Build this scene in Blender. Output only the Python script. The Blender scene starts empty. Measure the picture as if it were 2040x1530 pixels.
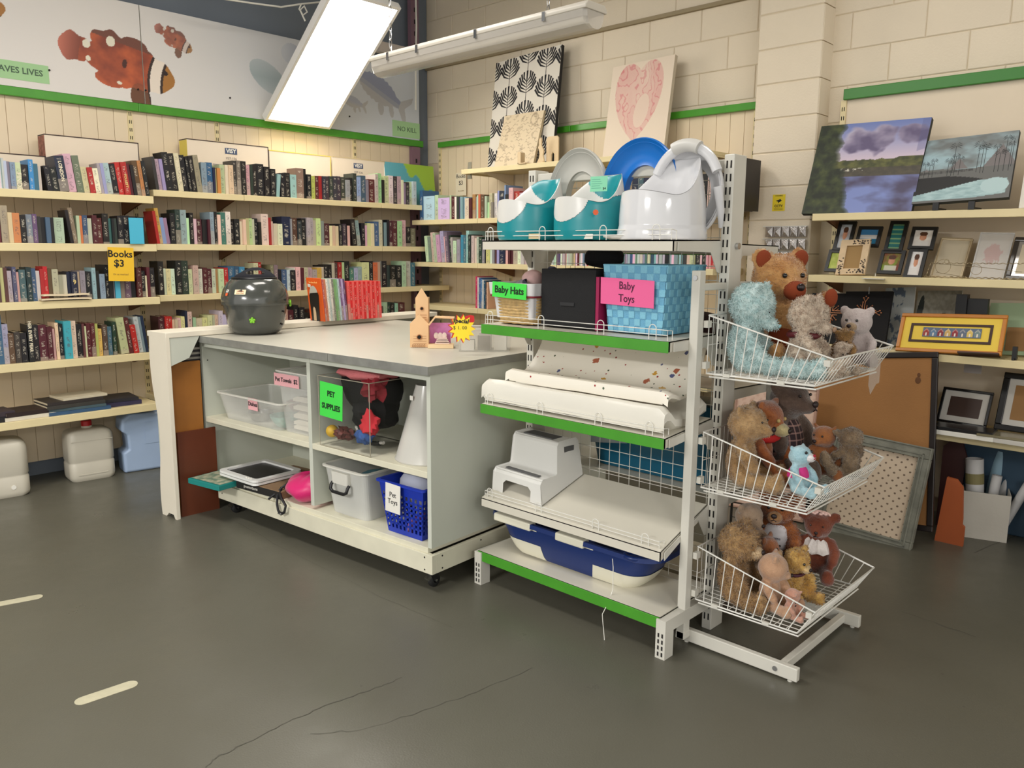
import bpy, math, random
from math import sin, cos, pi, radians as R
from mathutils import Vector as V, Matrix, noise
random.seed(7)
SC = bpy.context.scene
COL = SC.collection
# ------------------------------------------------------------------ camera
FPX, PIT, ROLL, YAW, CH = 1597.37, 0.16555, 0.007584, 0.813765, 1.45
_cp, _sp, _cr, _sr = cos(PIT), sin(PIT), cos(ROLL), sin(ROLL)
_R1 = Matrix(((1, 0, 0), (0, 0, -1), (0, 1, 0))) @ Matrix(((1, 0, 0), (0, _cp, -_sp), (0, _sp, _cp)))
_RR = Matrix(((_cr, -_sr, 0), (_sr, _cr, 0), (0, 0, 1)))
_W = Matrix(((cos(YAW), -sin(YAW), 0), (sin(YAW), cos(YAW), 0), (0, 0, 1)))
W2C = _RR @ _R1 @ _W                      # world -> camera (x right, y down, z forward)
cam_data = bpy.data.cameras.new('camera')
cam = bpy.data.objects.new('camera', cam_data)
COL.objects.link(cam)
SC.camera = cam
cam_data.sensor_fit = 'HORIZONTAL'
cam_data.sensor_width = 36
cam_data.lens = 36 * FPX / 2040
cam_data.clip_start = 0.05
_m = (Matrix(((1, 0, 0), (0, -1, 0), (0, 0, -1))) @ W2C).transposed().to_4x4()
_m.translation = (0, 0, CH)
cam.matrix_world = _m
SC.view_settings.view_transform = 'Standard'
SC.view_settings.look = 'None'
SC.view_settings.gamma = 1
SC.view_settings.use_curve_mapping = False
SC.view_settings.exposure = 0.42
# ------------------------------------------------------------------ world
wd = bpy.data.worlds.new('world'); SC.world = wd; wd.use_nodes = True
wd.node_tree.nodes['Background'].inputs[0].default_value = (1.0, 0.975, 0.93, 1)
wd.node_tree.nodes['Background'].inputs[1].default_value = 1.0

def ray(u, v):
    return W2C.transposed() @ V(((u - 1020) / FPX, (v - 765) / FPX, 1.0))
def onx(u, v, X):
    d = ray(u, v); return d * (X / d.x) + V((0, 0, CH))
def ony(u, v, Y):
    d = ray(u, v); return d * (Y / d.y) + V((0, 0, CH))
def onz(u, v, Z):
    d = ray(u, v); return d * ((Z - CH) / d.z) + V((0, 0, CH))

# ------------------------------------------------------------------ materials
def s2l(c):
    return tuple((x / 255 / 12.92) if x / 255 <= 0.04045 else ((x / 255 + 0.055) / 1.055) ** 2.4 for x in c)
MATS = {}
def N(t, ty, **kw):
    n = t.nodes.new(ty)
    for k, v in kw.items():
        setattr(n, k, v)
    return n
def mat(name, rgb=None, rough=0.6, metal=0.0, spec=0.5, bump=0.0, bscale=60, var=0.0, vscale=6, coat=0, emit=None, es=1, sheen=0):
    """principled material; colour varies softly by noise, with optional fine bump"""
    if name in MATS: return MATS[name]
    m = bpy.data.materials.new(name); m.use_nodes = True; t = m.node_tree
    b = t.nodes['Principled BSDF']
    b.inputs['Roughness'].default_value = rough
    b.inputs['Metallic'].default_value = metal
    b.inputs['Specular IOR Level'].default_value = spec
    if coat: b.inputs['Coat Weight'].default_value = coat
    if sheen: b.inputs['Sheen Weight'].default_value = sheen
    c = s2l(rgb or (200, 200, 200))
    b.inputs['Base Color'].default_value = (*c, 1)
    tc = N(t, 'ShaderNodeTexCoord')
    if var:
        n = N(t, 'ShaderNodeTexNoise'); n.inputs['Scale'].default_value = vscale; n.inputs['Detail'].default_value = 6
        t.links.new(tc.outputs['Object'], n.inputs['Vector'])
        r = N(t, 'ShaderNodeValToRGB')
        r.color_ramp.elements[0].position = 0.3; r.color_ramp.elements[1].position = 0.7
        r.color_ramp.elements[0].color = (*[max(0, x * (1 - var)) for x in c], 1)
        r.color_ramp.elements[1].color = (*[min(1, x * (1 + var)) for x in c], 1)
        t.links.new(n.outputs['Fac'], r.inputs['Fac']); t.links.new(r.outputs['Color'], b.inputs['Base Color'])
    if bump:
        n2 = N(t, 'ShaderNodeTexNoise'); n2.inputs['Scale'].default_value = bscale; n2.inputs['Detail'].default_value = 4
        t.links.new(tc.outputs['Object'], n2.inputs['Vector'])
        bp = N(t, 'ShaderNodeBump'); bp.inputs['Strength'].default_value = bump; bp.inputs['Distance'].default_value = 0.004
        t.links.new(n2.outputs['Fac'], bp.inputs['Height']); t.links.new(bp.outputs['Normal'], b.inputs['Normal'])
    if emit:
        b.inputs['Emission Color'].default_value = (*s2l(emit), 1); b.inputs['Emission Strength'].default_value = es
    MATS[name] = m
    return m
def clearmat(name, rgb, alpha=0.4, rough=0.25, trans=0.0):
    """milky or clear plastic: transparent mixed with a glossy body"""
    if name in MATS: return MATS[name]
    m = bpy.data.materials.new(name); m.use_nodes = True; t = m.node_tree
    b = t.nodes['Principled BSDF']; b.inputs['Base Color'].default_value = (*s2l(rgb), 1)
    b.inputs['Roughness'].default_value = rough; b.inputs['Alpha'].default_value = alpha
    b.inputs['Transmission Weight'].default_value = trans
    MATS[name] = m
    return m
def attrmat(name, rough=0.6, bump=0.0, bscale=200):
    """surface whose own paint or print is stored per vertex"""
    if name in MATS: return MATS[name]
    m = mat(name, (200, 200, 200), rough, bump=bump, bscale=bscale); t = m.node_tree
    a = N(t, 'ShaderNodeAttribute'); a.attribute_name = 'Col'
    t.links.new(a.outputs['Color'], t.nodes['Principled BSDF'].inputs['Base Color'])
    return m
def bookmat(name, kind):
    """book cloth coloured by the object's own colour, spine lettering as noise strips"""
    m = mat(name, (200, 200, 200), 0.45); t = m.node_tree; b = t.nodes['Principled BSDF']
    if kind == 'obj':
        src = N(t, 'ShaderNodeObjectInfo').outputs['Color']
        rnd = N(t, 'ShaderNodeObjectInfo').outputs['Random']
    else:
        src = N(t, 'ShaderNodeAttribute', attribute_name='Col').outputs['Color']; rnd = None
    if kind == 'attr':
        t.links.new(src, b.inputs['Base Color']); return m
    tc = N(t, 'ShaderNodeTexCoord'); sx = N(t, 'ShaderNodeSeparateXYZ'); t.links.new(tc.outputs['Generated'], sx.inputs[0])
    mp = N(t, 'ShaderNodeCombineXYZ')
    def mth(op, a, bb=None, c=None):
        n = N(t, 'ShaderNodeMath', operation=op)
        for i, x in enumerate((a, bb, c)):
            if x is None: continue
            if isinstance(x, (int, float)): n.inputs[i].default_value = x
            else: t.links.new(x, n.inputs[i])
        return n.outputs[0]
    off = mth('MULTIPLY', rnd, 37.0)
    t.links.new(mth('MULTIPLY', sx.outputs['X'], 3.5), mp.inputs[0])
    t.links.new(mth('ADD', mth('MULTIPLY', sx.outputs['Z'], 46), off), mp.inputs[1])
    t.links.new(off, mp.inputs[2])
    n = N(t, 'ShaderNodeTexNoise'); n.inputs['Scale'].default_value = 1.0; n.inputs['Detail'].default_value = 1
    t.links.new(mp.outputs[0], n.inputs['Vector'])
    # words: low-frequency gate along the spine
    n2 = N(t, 'ShaderNodeTexNoise'); n2.inputs['Scale'].default_value = 1.0; n2.inputs['Detail'].default_value = 0
    mp2 = N(t, 'ShaderNodeCombineXYZ'); t.links.new(mth('ADD', mth('MULTIPLY', sx.outputs['Z'], 4.5), off), mp2.inputs[1])
    t.links.new(mp2.outputs[0], n2.inputs['Vector'])
    letters = mth('MULTIPLY', mth('GREATER_THAN', n.outputs['Fac'], 0.54), mth('GREATER_THAN', n2.outputs['Fac'], 0.47))
    mid = mth('MULTIPLY', mth('GREATER_THAN', sx.outputs['X'], 0.27), mth('LESS_THAN', sx.outputs['X'], 0.73))
    front = mth('LESS_THAN', sx.outputs['Y'], 0.02)
    zz = mth('MULTIPLY', mth('GREATER_THAN', sx.outputs['Z'], 0.06), mth('LESS_THAN', sx.outputs['Z'], 0.93))
    fac = mth('MULTIPLY', mth('MULTIPLY', letters, mid), mth('MULTIPLY', front, zz))
    # text is light on dark covers and dark on light ones
    bw = N(t, 'ShaderNodeRGBToBW'); t.links.new(src, bw.inputs[0])
    dark = mth('LESS_THAN', bw.outputs[0], 0.22)
    tcol = N(t, 'ShaderNodeMix', data_type='RGBA'); t.links.new(dark, tcol.inputs['Factor'])
    tcol.inputs['A'].default_value = (0.10, 0.08, 0.09, 1); tcol.inputs['B'].default_value = (0.62, 0.56, 0.45, 1)
    # lower third block of another shade on some spines
    blk = mth('MULTIPLY', mth('LESS_THAN', sx.outputs['Z'], mth('MULTIPLY', rnd, 0.45)), mth('GREATER_THAN', mth('FRACT', mth('MULTIPLY', rnd, 7.3)), 0.6))
    shade = N(t, 'ShaderNodeMix', data_type='RGBA'); t.links.new(mth('MULTIPLY', blk, 0.45), shade.inputs['Factor'])
    t.links.new(src, shade.inputs['A']); shade.inputs['B'].default_value = (0.45, 0.38, 0.30, 1)
    mix = N(t, 'ShaderNodeMix', data_type='RGBA'); t.links.new(mth('MULTIPLY', fac, 0.6), mix.inputs['Factor'])
    t.links.new(shade.outputs['Result'], mix.inputs['A']); t.links.new(tcol.outputs['Result'], mix.inputs['B'])
    t.links.new(mix.outputs['Result'], b.inputs['Base Color'])
    return m

# ------------------------------------------------------------------ mesh building
class MB:
    def __init__(s):
        s.v = []; s.f = []; s.mi = []; s.col = None
    def add(s, vs, fs, mi=0, T=None):
        o = len(s.v)
        s.v += [tuple(T @ V(p)) if T is not None else tuple(p) for p in vs]
        s.f += [tuple(i + o for i in f) for f in fs]; s.mi += [mi] * len(fs)
        return s
    def box(s, a, b, mi=0, T=None):
        x0, y0, z0 = [min(p, q) for p, q in zip(a, b)]; x1, y1, z1 = [max(p, q) for p, q in zip(a, b)]
        return s.add([(x0, y0, z0), (x1, y0, z0), (x1, y1, z0), (x0, y1, z0), (x0, y0, z1), (x1, y0, z1), (x1, y1, z1), (x0, y1, z1)],
                     [(0, 3, 2, 1), (4, 5, 6, 7), (0, 1, 5, 4), (1, 2, 6, 5), (2, 3, 7, 6), (3, 0, 4, 7)], mi, T)
    def cyl(s, p, q, r0, r1=None, n=12, mi=0, cap=True):
        r1 = r0 if r1 is None else r1; p = V(p); q = V(q); d = (q - p).normalized()
        a = d.orthogonal().normalized(); b = d.cross(a)
        vs = [p + (a * cos(2 * pi * i / n) + b * sin(2 * pi * i / n)) * r0 for i in range(n)] + \
             [q + (a * cos(2 * pi * i / n) + b * sin(2 * pi * i / n)) * r1 for i in range(n)]
        fs = [(i, (i + 1) % n, n + (i + 1) % n, n + i) for i in range(n)]
        if cap: fs += [tuple(range(n))[::-1], tuple(range(n, 2 * n))]
        return s.add(vs, fs, mi)
    def tube(s, pts, r, n=6, closed=False, mi=0):
        pts = [V(p) for p in pts]; m = len(pts); rings = []; up = None
        for i, p in enumerate(pts):
            a = pts[(i - 1) % m] if (closed or i > 0) else p
            b = pts[(i + 1) % m] if (closed or i < m - 1) else p
            d = (b - a).normalized()
            if up is None: up = d.orthogonal().normalized()
            up = (up - d * up.dot(d))
            up = up.normalized() if up.length > 1e-6 else d.orthogonal().normalized()
            w = d.cross(up); rr = r[i] if isinstance(r, (list, tuple)) else r
            rings.append([p + (up * cos(2 * pi * k / n) + w * sin(2 * pi * k / n)) * rr for k in range(n)])
        vs = [q for g in rings for q in g]; fs = []
        for i in range(m if closed else m - 1):
            j = (i + 1) % m
            fs += [(i * n + k, i * n + (k + 1) % n, j * n + (k + 1) % n, j * n + k) for k in range(n)]
        if not closed: fs += [tuple(range(n))[::-1], tuple(range((m - 1) * n, m * n))]
        return s.add(vs, fs, mi)
    def lathe(s, prof, n=32, mi=0, c=(0, 0, 0), sx=1, sy=1, T=None):
        vs = [(c[0] + r * cos(2 * pi * k / n) * sx, c[1] + r * sin(2 * pi * k / n) * sy, c[2] + z) for r, z in prof for k in range(n)]
        fs = [(i * n + k, i * n + (k + 1) % n, (i + 1) * n + (k + 1) % n, (i + 1) * n + k) for i in range(len(prof) - 1) for k in range(n)]
        return s.add(vs, fs, mi, T)
    def prism(s, poly, z0, z1, mi=0, T=None):
        n = len(poly)
        return s.add([(x, y, z0) for x, y in poly] + [(x, y, z1) for x, y in poly],
                     [tuple(range(n))[::-1], tuple(range(n, 2 * n))] + [(i, (i + 1) % n, n + (i + 1) % n, n + i) for i in range(n)], mi, T)
    def ell(s, c, r, n=12, mi=0, T=None):
        c = V(c); m = n // 2 + 1; vs = []
        for i in range(m + 1):
            ph = pi * i / m
            for k in range(n):
                th = 2 * pi * k / n
                vs.append((c.x + r[0] * sin(ph) * cos(th), c.y + r[1] * sin(ph) * sin(th), c.z + r[2] * cos(ph)))
        fs = [(i * n + k, (i + 1) * n + k, (i + 1) * n + (k + 1) % n, i * n + (k + 1) % n) for i in range(m) for k in range(n)]
        return s.add(vs, fs, mi, T)
    def loft(s, rings, mi=0, cap0=False, cap1=False, T=None):
        n = len(rings[0]); vs = [p for r in rings for p in r]
        fs = [(i * n + k, i * n + (k + 1) % n, (i + 1) * n + (k + 1) % n, (i + 1) * n + k) for i in range(len(rings) - 1) for k in range(n)]
        if cap0: fs.append(tuple(range(n))[::-1])
        if cap1: fs.append(tuple(range((len(rings) - 1) * n, len(rings) * n)))
        return s.add(vs, fs, mi, T)
    def mesh(s, name, mats, smooth=False, origin=(0, 0, 0)):
        me = bpy.data.meshes.new(name); o = V(origin)
        me.from_pydata([tuple(V(p) - o) for p in s.v], [], s.f)
        for m in (mats if isinstance(mats, (list, tuple)) else [mats]): me.materials.append(m)
        me.polygons.foreach_set('material_index', s.mi)
        if smooth: me.polygons.foreach_set('use_smooth', [True] * len(s.f))
        if smooth:
            try: me.set_sharp_from_angle(angle=R(48))
            except Exception: pass
        if s.col:
            ca = me.color_attributes.new('Col', 'FLOAT_COLOR', 'POINT')
            ca.data.foreach_set('color', [x for c in s.col for x in (*c, 1.0)])
        me.update()
        return me
    def build(s, name, mats, parent=None, smooth=False, bevel=0, world=False, kind=None, label=None, seg=2):
        """world=True: vertices are in world space; they are moved to the parent's frame"""
        origin = (0, 0, 0)
        if parent is not None and world: origin = parent.matrix_basis.translation
        if parent is None:
            xs = [p[0] for p in s.v]; ys = [p[1] for p in s.v]; zs = [p[2] for p in s.v]
            origin = ((min(xs) + max(xs)) / 2, (min(ys) + max(ys)) / 2, min(zs))
        me = s.mesh(name, mats, smooth, origin)
        ob = bpy.data.objects.new(name, me); COL.objects.link(ob)
        if parent is not None: ob.parent = parent
        else: ob.location = origin
        if bevel:
            b = ob.modifiers.new('bevel', 'BEVEL'); b.width = bevel; b.segments = seg; b.limit_method = 'ANGLE'; b.angle_limit = 0.6
            b.harden_normals = False
        if kind: ob['kind'] = kind
        if label: ob['label'] = label
        return ob

def tag(o, label, cat, group=None):
    o['label'] = label; o['category'] = cat
    if group: o['group'] = group
    return o
def thing(name, label, cat, loc=(0, 0, 0), rotz=0, group=None, M=None):
    o = bpy.data.objects.new(name, None); COL.objects.link(o); o.empty_display_size = 0.05
    if M is not None: o.matrix_basis = M
    else: o.location = loc; o.rotation_euler = (0, 0, rotz)
    return tag(o, label, cat, group)
def basis(loc, right, up):
    r = V(right).normalized(); u = V(up); u = (u - r * u.dot(r)).normalized(); n = r.cross(u)
    m = Matrix((r, u, n)).transposed().to_4x4(); m.translation = loc
    return m
def board(bl, br, tl, Xb, Xt):
    """frame of a flat upright thing from its bottom edge (in plane x=Xb) and a top corner (in plane x=Xt)"""
    a = onx(*bl, Xb); b = onx(*br, Xb); c = onx(*tl, Xt)
    r = b - a; m = basis(a, r, c - a)
    h = (c - a).dot(m.to_3x3().col[1])
    return m, r.length, h
def text(s, size, T, m, parent, name='lettering', ext=0.0006, align='CENTER', sx=1.0, shear=0, bold=0.0):
    cu = bpy.data.curves.new('t', 'FONT'); cu.body = s; cu.size = size; cu.align_x = align; cu.align_y = 'CENTER'; cu.extrude = ext
    cu.resolution_u = 2; cu.shear = shear; cu.offset = bold; cu.space_line = 1.15
    ob = bpy.data.objects.new('t', cu); COL.objects.link(ob)
    dg = bpy.context.evaluated_depsgraph_get(); me = bpy.data.meshes.new_from_object(ob.evaluated_get(dg))
    bpy.data.objects.remove(ob); me.materials.clear(); me.materials.append(m)
    if sx != 1.0: me.transform(Matrix.Diagonal((sx, 1, 1, 1)))
    o = bpy.data.objects.new(name, me); COL.objects.link(o); o.parent = parent; o.matrix_basis = T
    return o
XM = lambda loc: basis(loc, (0, -1, 0), (0, 0, 1))      # on a surface that faces -x
YM = lambda loc: basis(loc, (1, 0, 0), (0, 0, 1))       # on a surface that faces -y
def LT(x, y, z=0.0, rot=0): return Matrix.Translation((x, y, z)) @ Matrix.Rotation(rot, 4, 'Z')
def picture(name, w, h, nx, ny, fn, parent, z=0.001, m=None, T=None):
    """flat painted or printed sheet: its paint is stored per vertex"""
    b = MB(); b.col = []
    for j in range(ny + 1):
        for i in range(nx + 1):
            x, y = i / nx, j / ny
            b.v.append((x * w, y * h, z)); b.col.append(s2l([max(0, min(255, q)) for q in fn(x, y)]))
    for j in range(ny):
        for i in range(nx):
            a = j * (nx + 1) + i; b.f.append((a, a + 1, a + nx + 2, a + nx + 1)); b.mi.append(0)
    if T is not None: b.v = [tuple(T @ V(p)) for p in b.v]
    return b.build(name, m or attrmat('printed_sheet', 0.55), parent)
def lerp(a, b, t):
    t = max(0, min(1, t)); return [p + (q - p) * t for p, q in zip(a, b)]
def fbm(x, y, s=0.0, o=4):
    return noise.fractal(V((x, y, s)), 1.0, 2.0, o)
def dup(o, parent=None):
    c = o.copy(); COL.objects.link(c); c.parent = parent
    for ch in list(o.children): dup(ch, c)
    return c
def rrect(w, d, r, z, n=5, cx=0, cy=0):
    out = []
    for qx, qy, a0 in ((1, 1, 0), (-1, 1, 90), (-1, -1, 180), (1, -1, 270)):
        for k in range(n + 1):
            a = R(a0 + 90 * k / n)
            out.append((cx + qx * (w / 2 - r) + r * cos(a), cy + qy * (d / 2 - r) + r * sin(a), z))
    return out
def dense(ring, n=5, k=6):
    """adds k-1 points on each straight side of a rounded rectangle made with n corner steps"""
    out = []; m = len(ring)
    for i in range(m):
        out.append(tuple(ring[i]))
        if i % (n + 1) == n:
            a, b = V(ring[i]), V(ring[(i + 1) % m])
            for q in range(1, k): out.append(tuple(a.lerp(b, q / k)))
    return out
WHITE = mat('white_enamel', (206, 203, 192), 0.35, var=0.03)
CREAM = mat('cream_metal', (222, 206, 160), 0.45, var=0.04)
GREEN = mat('green_plastic_strip', (72, 148, 44), 0.3, var=0.08, vscale=10)
BLACK = mat('black_plastic', (18, 18, 20), 0.4)
DARK = mat('dark_slot', (28, 24, 22), 0.9)
CHROME = mat('chrome', (190, 190, 190), 0.25, metal=1)
INK = mat('black_ink', (22, 22, 26), 0.7)
PAPER = mat('white_paper', (225, 222, 212), 0.8)
# ------------------------------------------------------------------ unseen fill lamps, added out of view to brighten the room
FILL_LABELS = ['added unseen fill light overhead above the white island cabinet', 'added unseen fill light overhead in front of the picture frame shelves', 'added unseen fill light overhead in the aisle by the left book shelves', 'added unseen fill light overhead behind and left of the photographer', 'added unseen fill light overhead farthest back behind the photographer']
def fill_panel(x, y, z, sx, sy, power, col):
    t = thing('fill_light', FILL_LABELS.pop(0), 'light', (x, y, z))
    b = MB(); b.box((-sx / 2 - .02, -sy / 2 - .02, 0), (sx / 2 + .02, sy / 2 + .02, .04)); b.build('frame', WHITE, t)
    d = MB(); d.box((-sx / 2, -sy / 2, -.004), (sx / 2, sy / 2, -.001)); d.build('diffuser', mat('fill_diffuser', (240, 236, 225), emit=(255, 240, 215), es=2), t)
    l = bpy.data.lights.new('lamp', 'AREA'); l.shape = 'RECTANGLE'; l.size = sx; l.size_y = sy; l.energy = power; l.color = col
    o = bpy.data.objects.new('lamp', l); COL.objects.link(o); o.parent = t; o.location = (0, 0, -.01)
fill_panel(2.5, 3.6, 3.45, 1.2, .6, 17, (1.0, .97, .93))
fill_panel(3.3, 1.2, 3.45, 1.2, .6, 9, (1.0, .97, .93))
fill_panel(1.0, 3.0, 3.45, .6, 1.2, 40, (1.0, .97, .93))
fill_panel(-2.8, 1.9, 2.75, .6, 1.2, 210, (1.0, .98, .95))
fill_panel(-.9, -3.0, 2.75, 1.2, .6, 85, (1.0, .98, .95))

# ------------------------------------------------------------------ floor, walls, ceiling
def floor_mat():
    m = mat('painted_concrete', (90, 88, 77), 0.38, spec=0.5, bump=0.12, bscale=170, var=0.07, vscale=1.1); t = m.node_tree
    b = t.nodes['Principled BSDF']
    tc = N(t, 'ShaderNodeTexCoord')
    n = N(t, 'ShaderNodeTexNoise'); n.inputs['Scale'].default_value = 3.2; n.inputs['Detail'].default_value = 8; n.inputs['Roughness'].default_value = 0.65
    t.links.new(tc.outputs['Object'], n.inputs['Vector'])
    r = N(t, 'ShaderNodeMapRange'); r.inputs[1].default_value = 0.3; r.inputs[2].default_value = 0.7; r.inputs[3].default_value = 0.27; r.inputs[4].default_value = 0.46
    t.links.new(n.outputs['Fac'], r.inputs[0]); t.links.new(r.outputs[0], b.inputs['Roughness'])
    # small scuffs and specks
    v = N(t, 'ShaderNodeTexVoronoi'); v.inputs['Scale'].default_value = 5.5; t.links.new(tc.outputs['Object'], v.inputs['Vector'])
    c = N(t, 'ShaderNodeMath', operation='LESS_THAN'); c.inputs[1].default_value = 0.028; t.links.new(v.outputs['Distance'], c.inputs[0])
    mx = N(t, 'ShaderNodeMix', data_type='RGBA')
    src = b.inputs['Base Color'].links[0].from_socket
    cm = N(t, 'ShaderNodeMath', operation='MULTIPLY'); cm.inputs[1].default_value = 0.55; t.links.new(c.outputs[0], cm.inputs[0])
    t.links.new(cm.outputs[0], mx.inputs['Factor']); t.links.new(src, mx.inputs['A']); mx.inputs['B'].default_value = (0.05, 0.045, 0.04, 1)
    t.links.new(mx.outputs['Result'], b.inputs['Base Color'])
    return m
def struct(b, name, m, **k):
    k.setdefault('kind', 'structure'); return b.build(name, m, **k)
fl = struct(MB().box((-4, -4, -.1), (4.9, 5.7, 0)), 'floor', floor_mat())
CRK = mat('floor_crack', (84, 82, 73), 0.8)
def crack(pts, w, sub=7, name='crack'):
    P = [onz(u, v, 0) for u, v in pts]; out = []
    for a, b in zip(P, P[1:]):
        for i in range(sub): out.append(a.lerp(b, i / sub) + V((random.uniform(-1, 1), random.uniform(-1, 1), 0)) * .006)
    out.append(P[-1]); b = MB(); n = len(out)
    for i, p in enumerate(out):
        d = (out[min(i + 1, n - 1)] - out[max(i - 1, 0)]).normalized(); q = V((-d.y, d.x, 0)) * w * random.uniform(.3, 1)
        b.v += [tuple(p + q + V((0, 0, .0012))), tuple(p - q + V((0, 0, .0012)))]
    for i in range(n - 1): b.f.append((2 * i, 2 * i + 1, 2 * i + 3, 2 * i + 2)); b.mi.append(0)
    o = b.build(name, CRK, fl, world=True)
    return o
fl_off = fl.location
crack([(400, 1540), (430, 1510), (480, 1485), (560, 1445), (650, 1405), (740, 1375), (800, 1350)], .0022)
crack([(620, 1460), (720, 1455), (860, 1410), (960, 1375), (1060, 1330)], .0012)
crack([(1800, 1220), (1860, 1240), (1945, 1270)], .002, 3)
crack([(1940, 1102), (2040, 1060)], .002, 3)
crack([(470, 1040), (560, 1090), (760, 1190), (900, 1250)], .0008)
TAPE = mat('worn_floor_tape', (178, 172, 146), 0.7, var=0.08, vscale=30)
def tape(p, q, w):
    a, c = onz(*p, 0), onz(*q, 0); d = (c - a).normalized(); s = V((-d.y, d.x, 0)) * w / 2; b = MB(); poly = []
    for k in range(9):
        t = R(-90 + 180 * k / 8); poly.append(c + d * (w / 2) * cos(t) + s * 1 * sin(t))
    for k in range(9):
        t = R(90 + 180 * k / 8); poly.append(a + d * (w / 2) * cos(t) + s * sin(t))
    b.prism([(p.x, p.y) for p in poly], .0004, .0016)
    return b.build('floor_mark', TAPE, fl, world=True)
tape((-45, 1212), (72, 1190), .05); tape((166, 1396), (258, 1365), .052)
BLUEG = mat('shaded_upper_wall', (112, 120, 130), 0.8, var=0.05, vscale=2)  # dark blue-grey puts the gloom below the ceiling into the wall colour
wl = struct(MB().box((-4, 5.65, 0), (4.9, 5.8, 4)), 'wall_left', BLUEG)
MORT = mat('painted_mortar', (208, 194, 168), 0.75, var=0.03, bump=.2)
BLK = mat('painted_block', (222, 209, 187), 0.62, bump=0.35, bscale=90, var=0.035, vscale=2.5)
wm = struct(MB().box((4.86, -4, 0), (5.0, 5.65, 4)), 'wall_middle', MORT)
struct(MB().box((-4, -4, 4), (5, 5.8, 4.1)), 'ceiling', mat('ceiling_paint', (150, 150, 148), 0.9))
bm_block = {}
def block(wall, x, y0, y1, z0, z1, depth=.007):
    key = (round(y1 - y0, 3), round(z1 - z0, 3), depth)
    if key not in bm_block:
        b = MB(); w, h = y1 - y0, z1 - z0; e = .004
        b.loft([[(0, 0, 0), (0, w, 0), (0, w, h), (0, 0, h)], [(-depth + .003, 0, 0), (-depth + .003, w, 0), (-depth + .003, w, h), (-depth + .003, 0, h)],
                [(-depth, e, e), (-depth, w - e, e), (-depth, w - e, h - e), (-depth, e, h - e)]], cap1=True)
        b.f = [f[::-1] for f in b.f]
        bm_block[key] = b.mesh('block', BLK)
    o = bpy.data.objects.new('block', bm_block[key]); COL.objects.link(o); o.parent = wall
    o.location = V((x, y0, z0)) - wall.location
j = .0022
for k in range(6, 19):                                   # middle wall, courses of 200 mm
    z0 = k * .2
    if z0 < 2.15: continue
    off = 3.316 if k % 2 == 0 else 3.116
    y = off - 4 * .4
    while y < 5.62:
        a, b_ = max(y, 2.36) + j, min(y + .4, 5.64) - j
        if b_ - a > .05: block(wm, 4.8615, a, b_, z0 + j, z0 + .2 - j)
        y += .4
    y = off - 8 * .4 + (.02 if k % 2 else 0)
    while y < 2.1:                                       # wall right of the pillar
        a, b_ = max(y, -.2) + j, min(y + .4, 2.1) - j
        if b_ - a > .05: block(wm, 4.8615, a, b_, z0 + j, z0 + .2 - j)
        y += .4
struct(MB().box((4.83, 2.36, 2.995), (4.86, 5.64, 3.02)), 'trim_1', mat('wall_joint_band', (150, 136, 108), .8))
pil = struct(MB().box((4.712, 2.045, 0), (4.88, 2.425, 4)), 'trim_2', MORT)
for k in range(0, 20):
    z0 = .04 + k * .2 - .0
    block(pil, 4.714, 2.04, 2.43, z0 + .003, z0 + .197)
sb = MB()
for k in range(0, 20):
    sb = MB(); z0 = .04 + k * .2
    sb.box((4.7142, 2.036, z0 + .003), (4.875, 2.0462, z0 + .197)); sb.build('block', BLK, pil, world=True)
CON = MB(); CON.tube([(4.79, 5.5, 2.2), (4.79, 5.5, 3.2), (4.79, 5.5, 4)], .03, 8)
# slotted steel column in the room's corner and pale cable beside it
col = thing('corner_column', 'dull purple slotted steel column in the corner beside the fish panel', 'column', (4.74, 5.56, 0))
PUR = mat('dull_purple_steel', (128, 98, 112), .55, var=.06)
for z0, z1 in ((0, 2.325), (3.005, 3.98)):
    b = MB(); b.box((4.605, 5.555, z0), (4.69, 5.597, z1)); b.build('post', PUR, col, world=True)
b = MB()
for k in range(40):
    if not 2.25 < .1 + k * .095 < 3.0: b.box((4.640, 5.552, .1 + k * .095), (4.655, 5.5555, .135 + k * .095))
b.build('slots', DARK, col, world=True, kind='stuff')
tag(MB().tube([(4.60, 5.50, 2.62), (4.605, 5.50, 2.9), (4.61, 5.49, 3.3), (4.60, 5.49, 3.99)], .008, 6).build('cable', PAPER), 'white cable hanging down the corner column past the strip lamp', 'cable')
b = MB(); b.box((4.2, 5.46, 3.02), (4.72, 5.52, 3.1)); tag(b.build('beam', mat('pale_beam', (190, 180, 172), .7)), 'pale horizontal beam behind the tilted light panel at the corner', 'beam')
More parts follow.
